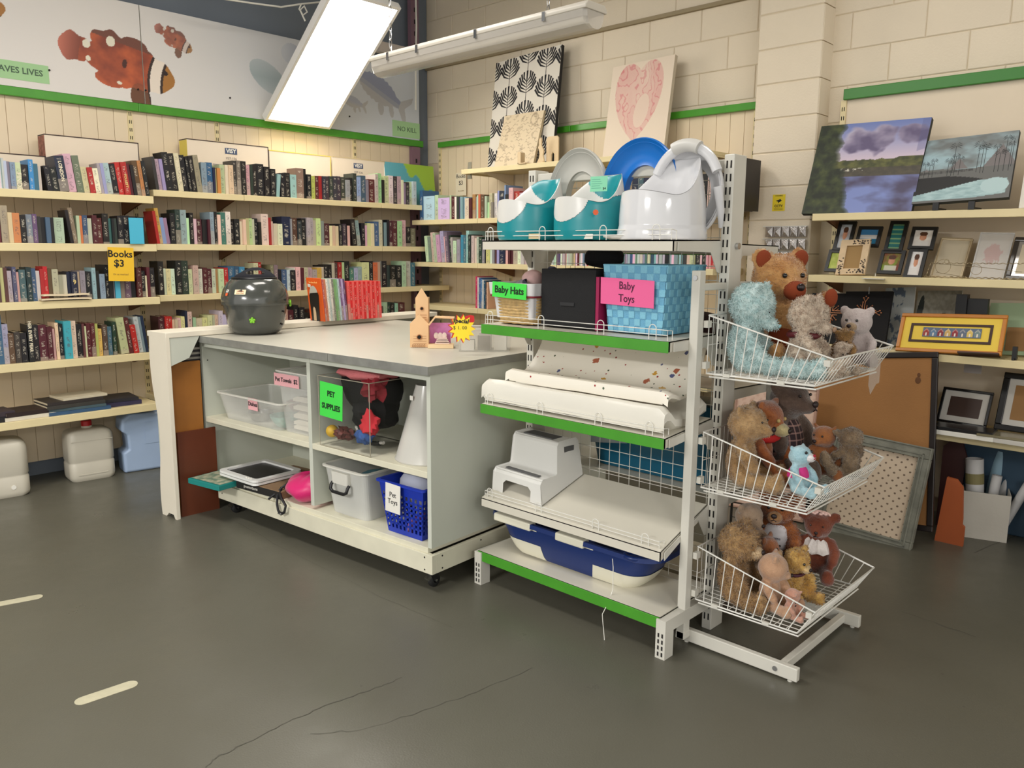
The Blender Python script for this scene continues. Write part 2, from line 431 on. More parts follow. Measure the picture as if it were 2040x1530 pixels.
# ------------------------------------------------------------------ fish panels
def ell_in(x, y, cx, cy, rx, ry, a=0.0):
    dx, dy = x - cx, y - cy; ca, sa = cos(a), sin(a)
    p, q = dx * ca + dy * sa, -dx * sa + dy * ca
    return (p / rx) ** 2 + (q / ry) ** 2
def clown(X, Z, cx, cz, s, a, dull):
    """orange fish with pale bands; returns colour or None. s = length"""
    ca, sa = cos(a), sin(a); p = ((X - cx) * ca + (Z - cz) * sa) / s; q = (-(X - cx) * sa + (Z - cz) * ca) / s
    w = .015 * sin(p * 38)
    body = ell_in(p, q, .08, 0, .40, .19 + w) < 1
    tail = ell_in(p, q, -.40, .0, .13, .12 + w) < 1
    fin = ell_in(p, q, -.12, .15, .17, .09 + w) < 1 or ell_in(p, q, .08, .19, .12, .07) < 1 or ell_in(p, q, -.08, -.17, .13, .06) < 1
    pel = ell_in(p, q, .20, -.24, .09, .13, .35) < 1
    if not (body or tail or fin or pel): return None
    c = lerp((128, 58, 40), (190, 92, 52), .5 + .9 * fbm(p * 5, q * 6, 3) - q * 1.2)
    if q > .17: c = (112, 66, 52)
    if p < -.36: c = lerp((200, 116, 96), (120, 60, 44), (p + .54) * 5)
    if pel: c = lerp(c, (84, 60, 42), .8 if q < -.17 else .3)
    if p > .34: c = (164, 112, 50)
    if .24 < p - .9 * q * q < .36 and body: c = (232, 220, 206)
    if abs(p - .9 * q * q - .24) < .012 or abs(p - .9 * q * q - .36) < .012: c = (50, 34, 30)
    if ell_in(p, q, -.12, .155, .038, .045) < 1 or ell_in(p, q, -.31, .06, .032, .035) < 1 or ell_in(p, q, -.28, -.055, .022, .022) < 1 or ell_in(p, q, -.0, -.17, .022, .014) < 1: c = (226, 220, 200)
    if ell_in(p, q, .385, .055, .022, .022) < 1: c = (40, 24, 20)
    if ell_in(p, q, .02, .01, .02, .04) < 1: c = (70, 34, 26)
    return lerp(c, (160, 140, 140), dull)
def greyfish(X, Z, cx, cz, s, a, col, flip=1):
    ca, sa = cos(a), sin(a); p = ((X - cx) * ca + (Z - cz) * sa) / s * flip; q = (-(X - cx) * sa + (Z - cz) * ca) / s
    body = ell_in(p, q, -.08, 0, .34, .17 + .008 * sin(p * 80)) < 1
    stem = -.0 < p < .36 and abs(q) < .10 - .2 * (p - .0) + .02
    tail = .30 < p < .5 and abs(q) < .04 + (p - .30) * .9 and not (p > .42 and abs(q) < (p - .42) * 1.6)
    f1 = ell_in(p, q, .05, -.2, .05, .1, .5) < 1; f2 = ell_in(p, q, .22, -.14, .04, .1, .6) < 1
    if not (body or stem or tail or f1 or f2): return None
    return lerp(col, (188, 186, 182), .8 if q < -.06 or p > .32 else (.35 if q < 0 else 0))
def fishbg(X, Z):
    c = lerp((222, 217, 212), (200, 205, 212), (X - 2.2) / 2.2)
    for f in (clown(X, Z, 2.215, 2.615, .72, -.20, 0), clown(X, Z, 2.57, 2.83, .27, -.45, .35), clown(X, Z, 1.40, 2.8, .36, .1, .0)):
        if f: return f
    # pale blue-grey leaf-like and finned fish in the right part
    g = ell_in(X, Z, 3.26, 2.69, .165, .095, -.55)
    if g < 1: return lerp((164, 176, 178), (196, 202, 204), abs(Z - 2.69) * 6)
    if ell_in(X, Z, 3.46, 2.89, .085, .075) < 1: return lerp((200, 203, 208), (176, 180, 192), (X - 3.4) * 8)
    for f in (greyfish(X, Z, 4.31, 2.73, .60, -.42, (146, 152, 174)), greyfish(X, Z, 4.02, 2.615, .26, -.18, (172, 176, 190))):
        if f: return f
    return c
fp = thing('fish_panel', 'white panel with orange banded fish and pale green words, left of the seam', 'panel', (1.7, 5.60, 2.385))
MB().box((1.0, 5.575, 2.385), (2.343, 5.60, 3.0)).build('board', PAPER, fp, world=True)
picture('fish_print', 1.343, .615, 330, 150, lambda x, y: fishbg(1.0 + x * 1.343, 2.385 + y * .615), fp, T=YM((-.7, -.026, 0)))
fq = thing('fish_panel', 'white panel with grey-blue fish behind the tilted light panel, right of the seam', 'panel', (3.5, 5.60, 2.385))
MB().box((2.349, 5.575, 2.385), (4.70, 5.60, 3.0)).build('board', PAPER, fq, world=True)
picture('fish_print', 2.351, .615, 540, 140, lambda x, y: fishbg(2.349 + x * 2.351, 2.385 + y * .615), fq, T=YM((2.349 - 3.5, -.026, 0)))
PGRN = mat('pale_green_paper', (164, 204, 152), 0.8); PGRY = mat('grey_green_ink', (82, 104, 84), 0.8)
b = MB(); b.box((1.0, 5.571, 2.425), (1.775, 5.5735, 2.53)); w = b.build('word_strip', PGRN, fp, world=True)
text('CARE SAVES LIVES', .049, YM((1.545 - 1.7, -.030, .094)), PGRY, fp, bold=.0008)
b = MB(); b.box((4.405, 5.571, 2.395), (4.703, 5.5735, 2.525)); b.build('word_strip', PGRN, fq, world=True)
text('NO KILL', .056, YM((4.56 - 3.5, -.030, .075)), PGRY, fq)
b = MB()
for u, v in ((275, 178), (290, 180), (458, 195), (696, 232), (98, 140)):
    p = ony(u, v, 5.57); b.cyl(p, p + V((0, -.006, 0)), .006, n=8)
b.build('screw', DARK, fp, world=True, kind='stuff')

# ------------------------------------------------------------------ wall shelving units
GROOVE = mat('cream_back_panel', (226, 208, 178), 0.5, var=0.03, vscale=3)
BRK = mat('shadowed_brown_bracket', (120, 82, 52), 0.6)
PLANK = {}
def planks(parent, axis, a0, a1, z0, z1, face, step=.1, sheet=True):
    """grooved back panelling: narrow planks with recessed joints"""
    b = MB()
    if sheet:
        if axis == 'x': b.box((a0, face + .004, z0), (a1, face + .016, z1))
        else: b.box((face + .004, a0, z0), (face + .016, a1, z1))
        b.build('back_sheet', mat('panel_groove', (176, 154, 118), .7), parent, world=True)
    n = max(1, round((a1 - a0) / step)); s = (a1 - a0) / n
    key = (axis, round(s, 3), round(z1 - z0, 3))
    if key not in PLANK:
        b = MB()
        if axis == 'x': b.box((.0015, 0, 0), (s - .0015, .006, z1 - z0))
        else: b.box((0, .0015, 0), (.006, s - .0015, z1 - z0))
        PLANK[key] = b.mesh('plank', GROOVE)
    for i in range(n):
        o = bpy.data.objects.new('plank', PLANK[key]); COL.objects.link(o); o.parent = parent
        loc = (a0 + i * s, face - .001, z0) if axis == 'x' else (face - .001, a0 + i * s, z0)
        o.location = V(loc) - parent.location
def upright(parent, axis, a, face, z0, z1, w=.03, d=.04, slotface=-1, m=CREAM):
    b = MB(); s = MB()
    if axis == 'x':
        b.box((a - w / 2, face - .004, z0), (a + w / 2, face + d, z1))
        z = z0 + .05
        while z < z1 - .03:
            for q in (-.006, .006): s.box((a + q - .0022, face - .0052, z), (a + q + .0022, face - .003, z + .022))
            z += .05
    else:
        b.box((face - .004, a - w / 2, z0), (face + d, a + w / 2, z1))
        z = z0 + .05
        while z < z1 - .03:
            for q in (-.006, .006): s.box((face - .0052, a + q - .0022, z), (face - .003, a + q + .0022, z + .022))
            z += .05
    o = b.build('upright', m, parent, world=True); s.build('slots', DARK, o, kind='stuff')
    o.children[0].location = (0, 0, 0)
    for v in o.children[0].data.vertices: v.co -= parent.location
    return o
def shelf(parent, axis, a0, a1, front, back, ztop, lip=.045):
    b = MB(); t = .022; f = front
    if axis == 'x':
        b.box((a0, f, ztop - lip), (a1, f + .018, ztop)); b.box((a0, f + .018, ztop - t), (a1, back, ztop))
        b.box((a0, f + .018, ztop - lip), (a0 + .004, back, ztop - t)); b.box((a1 - .004, f + .018, ztop - lip), (a1, back, ztop - t))
    else:
        b.box((f, a0, ztop - lip), (f + .018, a1, ztop)); b.box((f + .018, a0, ztop - t), (back, a1, ztop))
        b.box((f + .018, a0, ztop - lip), (back, a0 + .004, ztop - t)); b.box((f + .018, a1 - .004, ztop - lip), (back, a1, ztop - t))
    return b.build('shelf', CREAM, parent, world=True, bevel=.003)
def bracket(parent, axis, a, front, back, ztop, m=None):
    """triangular steel bracket under a shelf"""
    d = back - front; poly = [(0, -.025), (d - .05, -.025), (0, -.11)]; b = MB()
    for s in (-.006, .006):
        if axis == 'x': b.add([(a + s - .001, back - y, ztop + z) for y, z in poly] + [(a + s + .001, back - y, ztop + z) for y, z in poly],
                              [(0, 1, 2), (5, 4, 3), (0, 3, 4, 1), (1, 4, 5, 2), (2, 5, 3, 0)])
        else: b.add([(back - y, a + s - .001, ztop + z) for y, z in poly] + [(back - y, a + s + .001, ztop + z) for y, z in poly],
                    [(0, 2, 1), (3, 4, 5), (0, 1, 4, 3), (1, 2, 5, 4), (2, 0, 3, 5)])
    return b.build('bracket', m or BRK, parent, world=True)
# left wall, near bay (shelves stand a little further forward)
LT_TOPS = [1.765, 1.469, 1.137, .787, .455]; LF = 5.17
ul = thing('wall_shelving', 'cream wall shelving bay of five book shelves on the far left', 'shelving', (1.2, 5.6, 0))
planks(ul, 'x', .2, 2.25, .10, 2.33, 5.60)
upright(ul, 'x', 2.249, 5.594, .05, 2.33); upright(ul, 'x', 1.05, 5.594, .05, 2.33)
for z in LT_TOPS:
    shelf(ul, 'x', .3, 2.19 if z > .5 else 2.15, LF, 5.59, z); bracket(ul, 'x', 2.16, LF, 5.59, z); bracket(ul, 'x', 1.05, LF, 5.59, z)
MB().box((.2, 5.565, 2.33), (2.3, 5.60, 2.383)).build('header_strip', GREEN, ul, world=True, bevel=.004)
# left wall, the further bays
RT_TOPS = [1.812, 1.472, 1.142, .80, .46]; RF = 5.25
ur = thing('wall_shelving', 'cream wall shelving of long book shelves running to the corner', 'shelving', (3.5, 5.6, 0))
planks(ur, 'x', 2.26, 4.70, .10, 2.33, 5.60)
for x in (2.848, 4.028): upright(ur, 'x', x, 5.594, .05, 2.33)
for z in RT_TOPS:
    for a, c in ((2.225, 2.846), (2.849, 4.026), (4.029, 4.75)): shelf(ur, 'x', a, c, RF, 5.59, z, .04)
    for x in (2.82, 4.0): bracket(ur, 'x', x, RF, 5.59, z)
MB().box((2.30, 5.565, 2.33), (4.74, 5.60, 2.383)).build('header_strip', GREEN, ur, world=True, bevel=.004)
# middle wall shelving
MT_TOPS = [1.69, 1.345, .99, .62]; MF = 4.42; MBK = 4.80
um = thing('wall_shelving', 'cream wall shelving on the block wall behind the tall white rack', 'shelving', (4.8, 4, 0))
planks(um, 'y', 2.45, 5.42, .10, 2.32, 4.81)
for y in (5.42, 4.56, 3.62, 2.47): upright(um, 'y', y, 4.803, .05, 2.32)
for z in MT_TOPS:
    for a, c in ((4.562, 5.35 if z > 1.6 else 5.34), (3.622, 4.558), (2.50, 3.618)): shelf(um, 'y', a, c, MF, MBK, z, .038)
    for y in (4.52, 3.6): bracket(um, 'y', y, MF, MBK, z)
for a, c in ((3.622, 4.72), (2.62, 3.618)): shelf(um, 'y', a, c, 4.40, MBK, 2.065, .035)
for y in (4.54, 3.6, 2.66): bracket(um, 'y', y, 4.40, MBK, 2.065, GROOVE)
for a, c in ((5.42, 3.94), (3.935, 2.452)):
    MB().box((4.775, c, 2.32), (4.805, a, 2.365)).build('header_strip', GREEN, um, world=True, bevel=.004)
# shelving on the right wall
WT_TOPS = [1.66, 1.326, .945, .545]; WF = 4.42
uw = thing('wall_shelving', 'cream wall shelving with picture frames on the right side', 'shelving', (4.8, .9, 0))
MB().box((4.80, -.2, .1), (4.815, 1.93, 2.31)).build('back_sheet', mat('plain_back_panel', (220, 205, 182), .5, var=.02), uw, world=True)
upright(uw, 'y', 1.925, 4.793, .05, 2.31); upright(uw, 'y', .7, 4.793, .05, 2.31)
for z in WT_TOPS[:3]: shelf(uw, 'y', -.2, 1.905, WF, 4.80, z, .038)
shelf(uw, 'y', -.2, 1.62, WF, 4.80, WT_TOPS[3], .038)
for z in WT_TOPS: bracket(uw, 'y', 1.86 if z > .6 else 1.5, WF, 4.80, z)
MB().box((4.775, -.2, 2.31), (4.805, 1.925, 2.37)).build('header_strip', mat('dark_green_strip', (52, 122, 40), .35), uw, world=True, bevel=.004)

# ------------------------------------------------------------------ lamps in view
dL = (ray(527, 240)); t1 = 5.50 / dL.y; pA = dL * t1 + V((0, 0, CH))          # near lower corner
dR = (ray(657, 257)); pB = dR * (5.50 / dR.y) + V((0, 0, CH))
dT = ray(787, 3); up = V((0.0, -.78, .626)).normalized()
lt = basis(pA, (pB.x - pA.x, 0, 0), up); w = pB.x - pA.x; h = 1.15
tl = thing('light_panel', 'glowing white rectangular light panel hanging tilted above the left book shelves', 'light', M=lt)
b = MB(); fr = .022
for x0, y0, x1, y1 in ((0, 0, w, fr), (0, h - fr, w, h), (0, fr, fr, h - fr), (w - fr, fr, w, h - fr)): b.box((x0, y0, -.05), (x1, y1, .004))
b.build('frame', mat('lamp_frame', (226, 224, 220), .4), tl)
MB().box((fr, fr, -.01), (w - fr, h - fr, 0)).build('diffuser', mat('lit_diffuser', (255, 252, 246), emit=(255, 248, 236), es=9.0), tl)
MB().box((.01, .01, -.06), (w - .01, h - .01, -.05)).build('back_plate', WHITE, tl)
b = MB(); q = lt.inverted()
b.tube([q @ V(p) for p in ((pA.x + .1, 4.7, 3.1), (pA.x + .1, 4.65, 3.6), (pA.x + .1, 4.65, 4.0))], .004, 5)
b.tube([q @ V(p) for p in ((pB.x - .1, 4.7, 3.1), (pB.x - .1, 4.65, 3.6), (pB.x - .1, 4.65, 4.0))], .004, 5); b.build('suspension_wire', PAPER, tl)
cw = MB(); pts = []
for u, v in ((400, -20), (440, -3), (500, 6), (560, 14), (600, 8), (640, 4)): pts.append(ony(u, v, 5.2))
for u, v in ((600, 8), (596, 18), (604, 30), (612, 24), (606, 12), (598, 20), (608, 42)): pts.append(ony(u, v, 5.15))
cw.tube(pts, .006, 6); tag(cw.build('cable', PAPER, smooth=True), 'loose white looped cable above the fish panels left of the lamp', 'cable')
# strip lamp with clear ribbed cover
fx = thing('strip_lamp', 'long unlit strip lamp in a clear plastic housing hung on chains', 'light', (3.0, 3.12, 2.45))
CLR = clearmat('clear_cover', (216, 210, 200), .55, .12)
def ring(y, s, z0=0): return [(-.075 * s, y, .05 + z0), (-.072 * s, y, .02 + z0), (-.055 * s, y, -.01), (-.02, y, -.024), (.02, y, -.024), (.055 * s, y, -.01), (.072 * s, y, .02 + z0), (.075 * s, y, .05 + z0)]
b = MB(); b.loft([ring(-.78, .8), ring(-.765, 1), ring(.765, 1), ring(.78, .8)], cap0=True, cap1=True)
b.build('cover', CLR, fx)
b = MB(); rr = [(-.078, .05), (-.078, .066), (-.06, .085), (.06, .085), (.078, .066), (.078, .05)]
b.loft([[(x, -.785, z) for x, z in rr], [(x, .785, z) for x, z in rr]], cap0=True, cap1=True); b.build('housing', mat('grey_housing', (186, 180, 168), .45), fx, bevel=.004)
for x in (-.03, .03):
    b = MB(); b.cyl((x, -.74, .018), (x, .74, .018), .013, n=12); b.build('tube', mat('unlit_tube', (232, 226, 212), .3), fx, smooth=False)
for y in (-.55, -.1, .35, .6):
    b = MB(); b.box((-.082, y, .035), (-.076, y + .018, .075)); b.build('clip', CHROME, fx)
for y in (-.5, .68):
    b = MB()
    for k in range(34):
        z = .10 + k * .045; a = k % 2; pts = [V((.009 * cos(t) * (1 if a else 0), .009 * cos(t) * (0 if a else 1) + y, z + .028 * sin(t))) for t in [2 * pi * i / 8 for i in range(8)]]
        b.tube(pts, .0022, 4, closed=True)
    b.build('chain', CHROME, fx, kind='stuff')
# ------------------------------------------------------------------ books
PAL = dict(w=(216, 212, 202), c=(208, 198, 174), k=(27, 25, 28), d=(56, 56, 58), n=(32, 40, 62), b=(60, 88, 122), B=(150, 172, 182), t=(70, 112, 120), T=(70, 150, 174),
           g=(38, 56, 52), G=(170, 180, 164), r=(172, 40, 38), m=(86, 32, 38), o=(186, 122, 78), y=(202, 174, 90), p=(202, 180, 170), P=(92, 76, 102), e=(140, 140, 136),
           u=(90, 64, 54), s=(196, 178, 150), h=(122, 116, 104))
PALN = dict(w='white', c='cream', k='black', d='charcoal', n='navy', b='blue', B='pale blue', t='teal', T='turquoise', g='dark green', G='pale green', r='red', m='maroon',
            o='orange', y='yellow', p='pink', P='purple', e='grey', u='brown', s='tan', h='taupe')
# unit book: x 0..1 thickness, y 0 (spine) .. 1, z 0..1; the cover wraps the block of pages
b = MB(); b.box((0, 0, 0), (.10, 1, 1)); b.box((.90, 0, 0), (1, 1, 1)); b.box((.10, 0, 0), (.90, .035, 1))
BOOKME = b.mesh('cover', bookmat('book_cover', 'obj'))
b = MB(); b.box((.10, .04, .012), (.90, .975, .985)); PAGEME = b.mesh('pages', mat('page_edges', (216, 202, 170), .85, bump=.3, bscale=300))
# spec: (shelf words, u0, scale, v0, axis, spine plane, shelf top, start, default lean, tokens end|colour|top[l|r])
ROWS = [
 ('top shelf of the far left bay', 0, 6.58, 290, 'y', LF + .03, LT_TOPS[0], -60, 0, "0w160 20w150 50w165 90w200 130e210 200B220 275c225 370k250 435T185 500t240 550c270 625k265l 715k290l 850n140l 965p112l 1060h135l 1140s285l 1215r290l 1290w300l 1330B235l 1375B235l 1460B232l 1540k240l 1610r222l 1690r222l 1735m240l 1780k262l 1850u200l 1900o200l 1950k205l 2008k250l"),
 ('top shelf left of the box seam', 300, 6.8, 290, 'y', RF + .03, RT_TOPS[0], -60, 0, "0e90 48d150l 110G180l 160B182l 250k95l 335k110l 410w108l 500k132l 545k160l 610k150l 685e135l 760B230 845b230 872n300 900s320 945o306 1010c260 1050c265 1115c268 1165d205 1222h205 1290k215 1352p265 1390g260 1440k255 1540k250 1620k290 1690k320 1765G390r 1830k375 1900k370 1985B395"),
 ('top shelf right of the box seam', 580, 6.8, 300, 'y', RF + .03, RT_TOPS[0], 75, 0, "175h240 210k250 270k325 325y345 375m345 420r345 470d350 520d350 570d350 625d350 680d350 740d360 795B400 840k370 888d310 945B360 1015b340 1052e400 1140m390 1178G320 1228G310 1270k400 1330c345 1390w340 1442d350 1495s350 1525w400 1552e440 1600d430 1645w425 1692w420 1752G400 1815d380 1840e400 1885d390"),
 ('second shelf of the far left bay', 0, 6.375, 400, 'y', LF + .03, LT_TOPS[1], -50, 0, "0m90 100s60 155p150 250o155 330k185 410e175 470P170 525d200 580k210 640t210 685k215 820s215 885k120l 970h90l 1010p190 1045o190 1110b185 1170p225 1230m185 1300m220 1380k165 1420t225 1450k225 1490d225 1560k195 1650k190 1740k200 1830k205"),
 ('second shelf by the blue card', 300, 6.8, 400, 'y', RF + .03, RT_TOPS[1], -140, 0, "-90k180 30c110l 80r140l 140y100l 200B230l 260e235l 330k170 400g120 490B125 530w235 580k165 620p245 700m250 738k255 774k255 808m255 862B155 902k150 945w190 1012t160 1080w150 1140k270 1215k250 1250c280 1290c255 1330s240 1380G240 1410c250 1460k240 1500k290 1600w180 1632r230 1670c280 1720s310 1785c315 1910n215"),
 ('second shelf towards the room corner', 580, 6.8, 405, 'y', RF + .03, RT_TOPS[1], -5, 0, "15e210 90u200 145d235 210k205 258G195 300G200 340c230 405c205 440e240 520m275 562c305 600c305 640c310 690k280 740d280 765k300 800c305 880k220l 950B235l 1000k270 1035c300 1078c270 1120c275 1185b250 1230c225 1262k225 1300e260 1330k225 1372m240 1440m240 1500G240 1562c230 1615k320 1690h340 1750r360"),
 ('third shelf of the far left bay', 0, 6.375, 510, 'y', LF + .03, LT_TOPS[2], -50, 0, "0u150 50s150 95u150 155p190 205P140 245p205 330t175 400g145 465t160 512p190 555r165 612r135 662u165 740s170 800e240 858w240 900n205 985n200 1022p200 1092e190 1165k200 1215B150 1265k190 1332B230 1385k115 1440k310 1462B310 1528T310 1585h310 1672P310 1730k310 1795m150 1850k190 1865c250 1905m145 1965k150 2012s100"),
 ('third shelf behind the round grey pot', 280, 6.375, 510, 'y', RF + .03, RT_TOPS[2], 225, 0, "300k70 330c160 390c165 442w165 520k62 605g62 662c170 732s120 792c165 850m150 912m165 962c165 990o170 1058c165 1112r150 1200b130 1260b132 1325T140 1385k175 1440k160 1500p90 1540r80 1600k160 1655k175 1700h115 1752h115 1790k180 1860b175 1912w175 1962k190 2032w150 2060m150"),
 ('third shelf near the corner post', 580, 7.286, 500, 'y', RF + .03, RT_TOPS[2], -20, 0, "60k280 130w235 195m245 252c240 312G240 372s270 440y245 482c235 550k210 600k200 640c170 682u170 740r165 770p165 850k150 912t250 968B250 1022G230 1132c165 1182k150 1252o170 1290s160 1325e150 1400k150 1440d210 1520k210 1600k210 1665G150 1742G150 1800t170"),
 ('fourth shelf of the far left bay', 0, 6.375, 610, 'y', LF + .03, LT_TOPS[3], -60, 0, "20t110 108G230 185u350 262d330 342k340 415k235 490k240 595m240 668m260 706s290 750c215 805k230 902T190 972w190 1042k225 1072u225 1102w255 1158m220 1212m220 1250y225 1305y290 1372u240 1425t260 1470g200 1590s150l 1652m150l 1732r240l 1800c135l 1835e135l 1872n120l"),
 ('fourth shelf above the white counter', 300, 11.33, 600, 'y', RF + .03, RT_TOPS[3], -170, 0, "-90k400 0g370 72k380 132G390 192w440 330m350 415r350 502r350 560c420 620c410 700c390 782c350 832n220 932c240 962k380 1032G370 1180c390 1300c380 1400c320 1470c320 1545c310 1640w220 1712w310 1800c300"),
 ('fourth shelf past the grey pot', 560, 7.286, 500, 'y', RF + .03, RT_TOPS[3], 30, 0, "110s850 190m860 260k790 340k820 420k900 1500u830"),
 ('fourth shelf in the corner', 580, 7.286, 500, 'y', RF + .03, RT_TOPS[3], 1345, 0, "1400s745 1445g745 1510k760 1550G760 1650m750"),
 ('top book shelf of the block wall', 820, 7.286, 340, 'x', MF + .03, MT_TOPS[0], 120, 0, "165b288 330w370 380w355 550w395 575p360 620m375 652w380 690d380 702P385 740B380 782B385 840w400 880m400 925o345 945G380 972c360 1005o345 1060u350 1090G370 1120c470 1162c330 1190e500 1232w330 1262B290 1345n295 1365B210 1420k345 1480w250 1560r300 1620p320 1700n300 1800k280 1900w250"),
 ('green and blue row of the block wall', 820, 7.286, 440, 'x', MF + .03, MT_TOPS[1], 185, 0, "222w220l 262e235l 318c170l 360p180l 412p205l 465B150l 502w228l 545h165l 580g210l 612G240l 655c290 700B270 740T205 785t210 825B145 862g200 900c215 932c250 972c235 1020g235 1058e270 1075k250 1130s380 1165w380 1200e385 1225u380 1270B370 1350n375 1392c365 1425m365 1475m370 1540s370 1592w370 1640p375 1692p370 1750r370 1800r370 1850r375"),
 ('row seen below the potties', 1060, 5.1, 480, 'x', MF + .03, MT_TOPS[1], 195, 0, "215w60 235c70 252p65 270P60 292P62 305w60 330p65 352p70 371w60 390p62 412s60 433p66 452w60 470m60 492p66 508w60 521B60 540b62 552w60 572r60 590p60 612w66 640s70 660k70 690w72 712p70 740B80 760w80 790G80 812w84 840B84 862b84 890w84 912c86 941t86 960w86 985B88 1012b88 1040w88 1070B88 1092w90 1120c90 1150B90 1172t90 1200w90 1230b90 1262B92 1290w92 1320G92 1345w92 1380k92 1410B92 1440w92 1480e92 1500w92 1530B92 1560d92 1600w92 1650c92 1702k92 1722w92 1765k90 1790p92 1820p92 1900r92 1925r92"),
 ('shelf seen through the wire grid', 1240, 3.0, 280, 'x', MF + .03, MT_TOPS[0], 60, 0, "95n60 130b45 170n40 200k60 235w50 262c50 300k55 340w60 400k60 450c60 520k60 560w55 570k40 590m40 605w40 630k45 660w50 700k60 740k50"),
]
BOOKS = []
for words, u0, sc, v0, ax, pl, zt, start, dl, toks in ROWS:
    cur = start; row = []
    for tk in toks.split():
        i = 1
        while tk[i].isdigit(): i += 1
        end = int(tk[:i]); c = tk[i]; rest = tk[i + 1:]; lean = dl
        if rest[-1] in 'lr': lean = -1 if rest[-1] == 'l' else 1; rest = rest[:-1]
        top = int(rest)
        fn = ony if ax == 'y' else onx
        vm = v0 + top / sc + 20
        a = fn(u0 + cur / sc, vm, pl); e = fn(u0 + end / sc, vm, pl); z = fn(u0 + (cur + end) / 2 / sc, v0 + top / sc, pl).z
        A, E_ = (a.x, e.x) if ax == 'y' else (a.y, e.y)
        h = max(.12, min(.30, z - zt)); row.append([min(A, E_), abs(A - E_), h, c, lean]); cur = end
    n = len(row); i = 0
    while i < n:                                      # runs of leaning books take the room their slope needs
        j = i
        while j < n and row[j][4] == row[i][4]: j += 1
        if row[i][4]:
            run = row[i:j]; W = sum(q[1] for q in run); sh = max(q[2] for q in run) * math.tan(R(6)); f = max(.45, (W - sh) / W)
            sgn = 1 if ax == 'y' else -1              # direction in which the viewer's right lies
            edge = run[0][0] if sgn > 0 else run[0][0] + run[0][1]
            for q in run:
                w_ = q[1] * f; q[0] = edge if sgn > 0 else edge - w_; q[1] = w_; edge += sgn * w_
            if run[0][4] < 0:                         # tops to the left: lower edges move right
                for q in run: q[0] += sgn * (W - W * f)
        i = j
    for i, (a, t, h, c, lean) in enumerate(row):
        if ax == 'y' and pl < 5.25 and a + t > 2.20: continue
        if ax == 'y' and pl > 5.25 and (a < 2.215 or a + t > 4.44): continue
        if ax == 'x' and a + t > 5.30: continue
        dist = (V((a, pl)) if ax == 'y' else V((pl, a))).length
        BOOKS.append(dict(words=words, i=i, n=n, ax=ax, pl=pl, zt=zt, a=a, t=t, h=h, c=c, lean=lean, dist=dist,
                          left=PALN[row[i - 1][3]] if i else None, right=PALN[row[i + 1][3]] if i < n - 1 else None))
# the 300 that show largest are things of their own; the rest are one mass
BOOKS.sort(key=lambda q: q['dist'] / (q['h'] * q['t']) ** .5)
def ordn(i):
    w = ['first', 'second', 'third', 'fourth', 'fifth', 'sixth', 'seventh', 'eighth', 'ninth', 'tenth', 'eleventh', 'twelfth']
    if i < 12: return w[i]
    i += 1
    return '%d%s' % (i, 'th' if 10 < i % 100 < 14 else {1: 'st', 2: 'nd', 3: 'rd'}.get(i % 10, 'th'))
def place(q, rest=None):
    rnd = random.Random(int(q['a'] * 1e4) + int(q['zt'] * 1e3))
    d = rnd.uniform(.12, .15) if q['h'] < .24 else rnd.uniform(.16, .20)
    c = [x * rnd.uniform(.82, 1.1) for x in PAL[q['c']]]; c = s2l([min(255, x) for x in c])
    t = q['t'] * .96; y = q['pl'] + rnd.uniform(-.008, .012); th = R(6) * q['lean']; g = .0008; D = (t, d, q['h'])
    if th < 0: L = Matrix.Rotation(th, 4, 'Y')
    elif th > 0: L = Matrix.Translation((t, 0, 0)) @ Matrix.Rotation(th, 4, 'Y') @ Matrix.Translation((-t, 0, 0))
    else: L = Matrix.Identity(4)
    if q['ax'] == 'y': M = Matrix.Translation((q['a'] + q['t'] * .02, y, q['zt'] + g)) @ L
    else: M = Matrix.Translation((y, q['a'] + q['t'] * .98, q['zt'] + g)) @ Matrix.Rotation(-pi / 2, 4, 'Z') @ L   # spine faces -x
    return M, D, c
def scaled(M, D):
    return M @ Matrix.Diagonal((*D, 1))
labs = set(); restb = {'c': MB(), 'p': MB()}; restb['c'].col = []; restb['p'].col = []
bkcount = 0
for rank, q in enumerate(BOOKS):
    M, D, c = place(q)
    if rank < 300:
        t = bpy.data.objects.new('book', BOOKME); COL.objects.link(t); t.matrix_basis = scaled(M, D); t.color = (*c, 1)
        p = bpy.data.objects.new('pages', PAGEME); COL.objects.link(p); p.parent = t
        tall = 'tall ' if q['h'] > .225 else ('short ' if q['h'] < .165 else '')
        thick = 'thick ' if q['t'] > .04 else ('thin ' if q['t'] < .016 else '')
        base = f"{tall}{thick}{PALN[q['c']]} book"
        if q['left'] and q['right']: l = f"{base} between {q['left']} and {q['right']} ones, {q['words']}"
        else: l = f"{base} at the end, {q['words']}"
        if l in labs or len(l.split()) > 16: l = f"{base}, {ordn(q['i'])} from left, {q['words']}"
        if l in labs or len(l.split()) > 16: l = f"{PALN[q['c']]} book, {ordn(q['i'])} from left, {q['words']}"
        labs.add(l); tag(t, l, 'book', 'books on the ' + q['words'])
    else:
        S = scaled(M, D)
        for key, me, cc in (('c', BOOKME, c), ('p', PAGEME, s2l((216, 202, 170)))):
            bb = restb['c']; vs = [S @ v.co for v in me.vertices]
            bb.add(vs, [tuple(pp.vertices) for pp in me.polygons]); bb.col += [cc] * len(vs)
o = restb['c'].build('books', bookmat('far_book_cover', 'attr')); o['kind'] = 'stuff'
tag(o, 'remaining smaller books further along the shelves towards the corner', 'books')
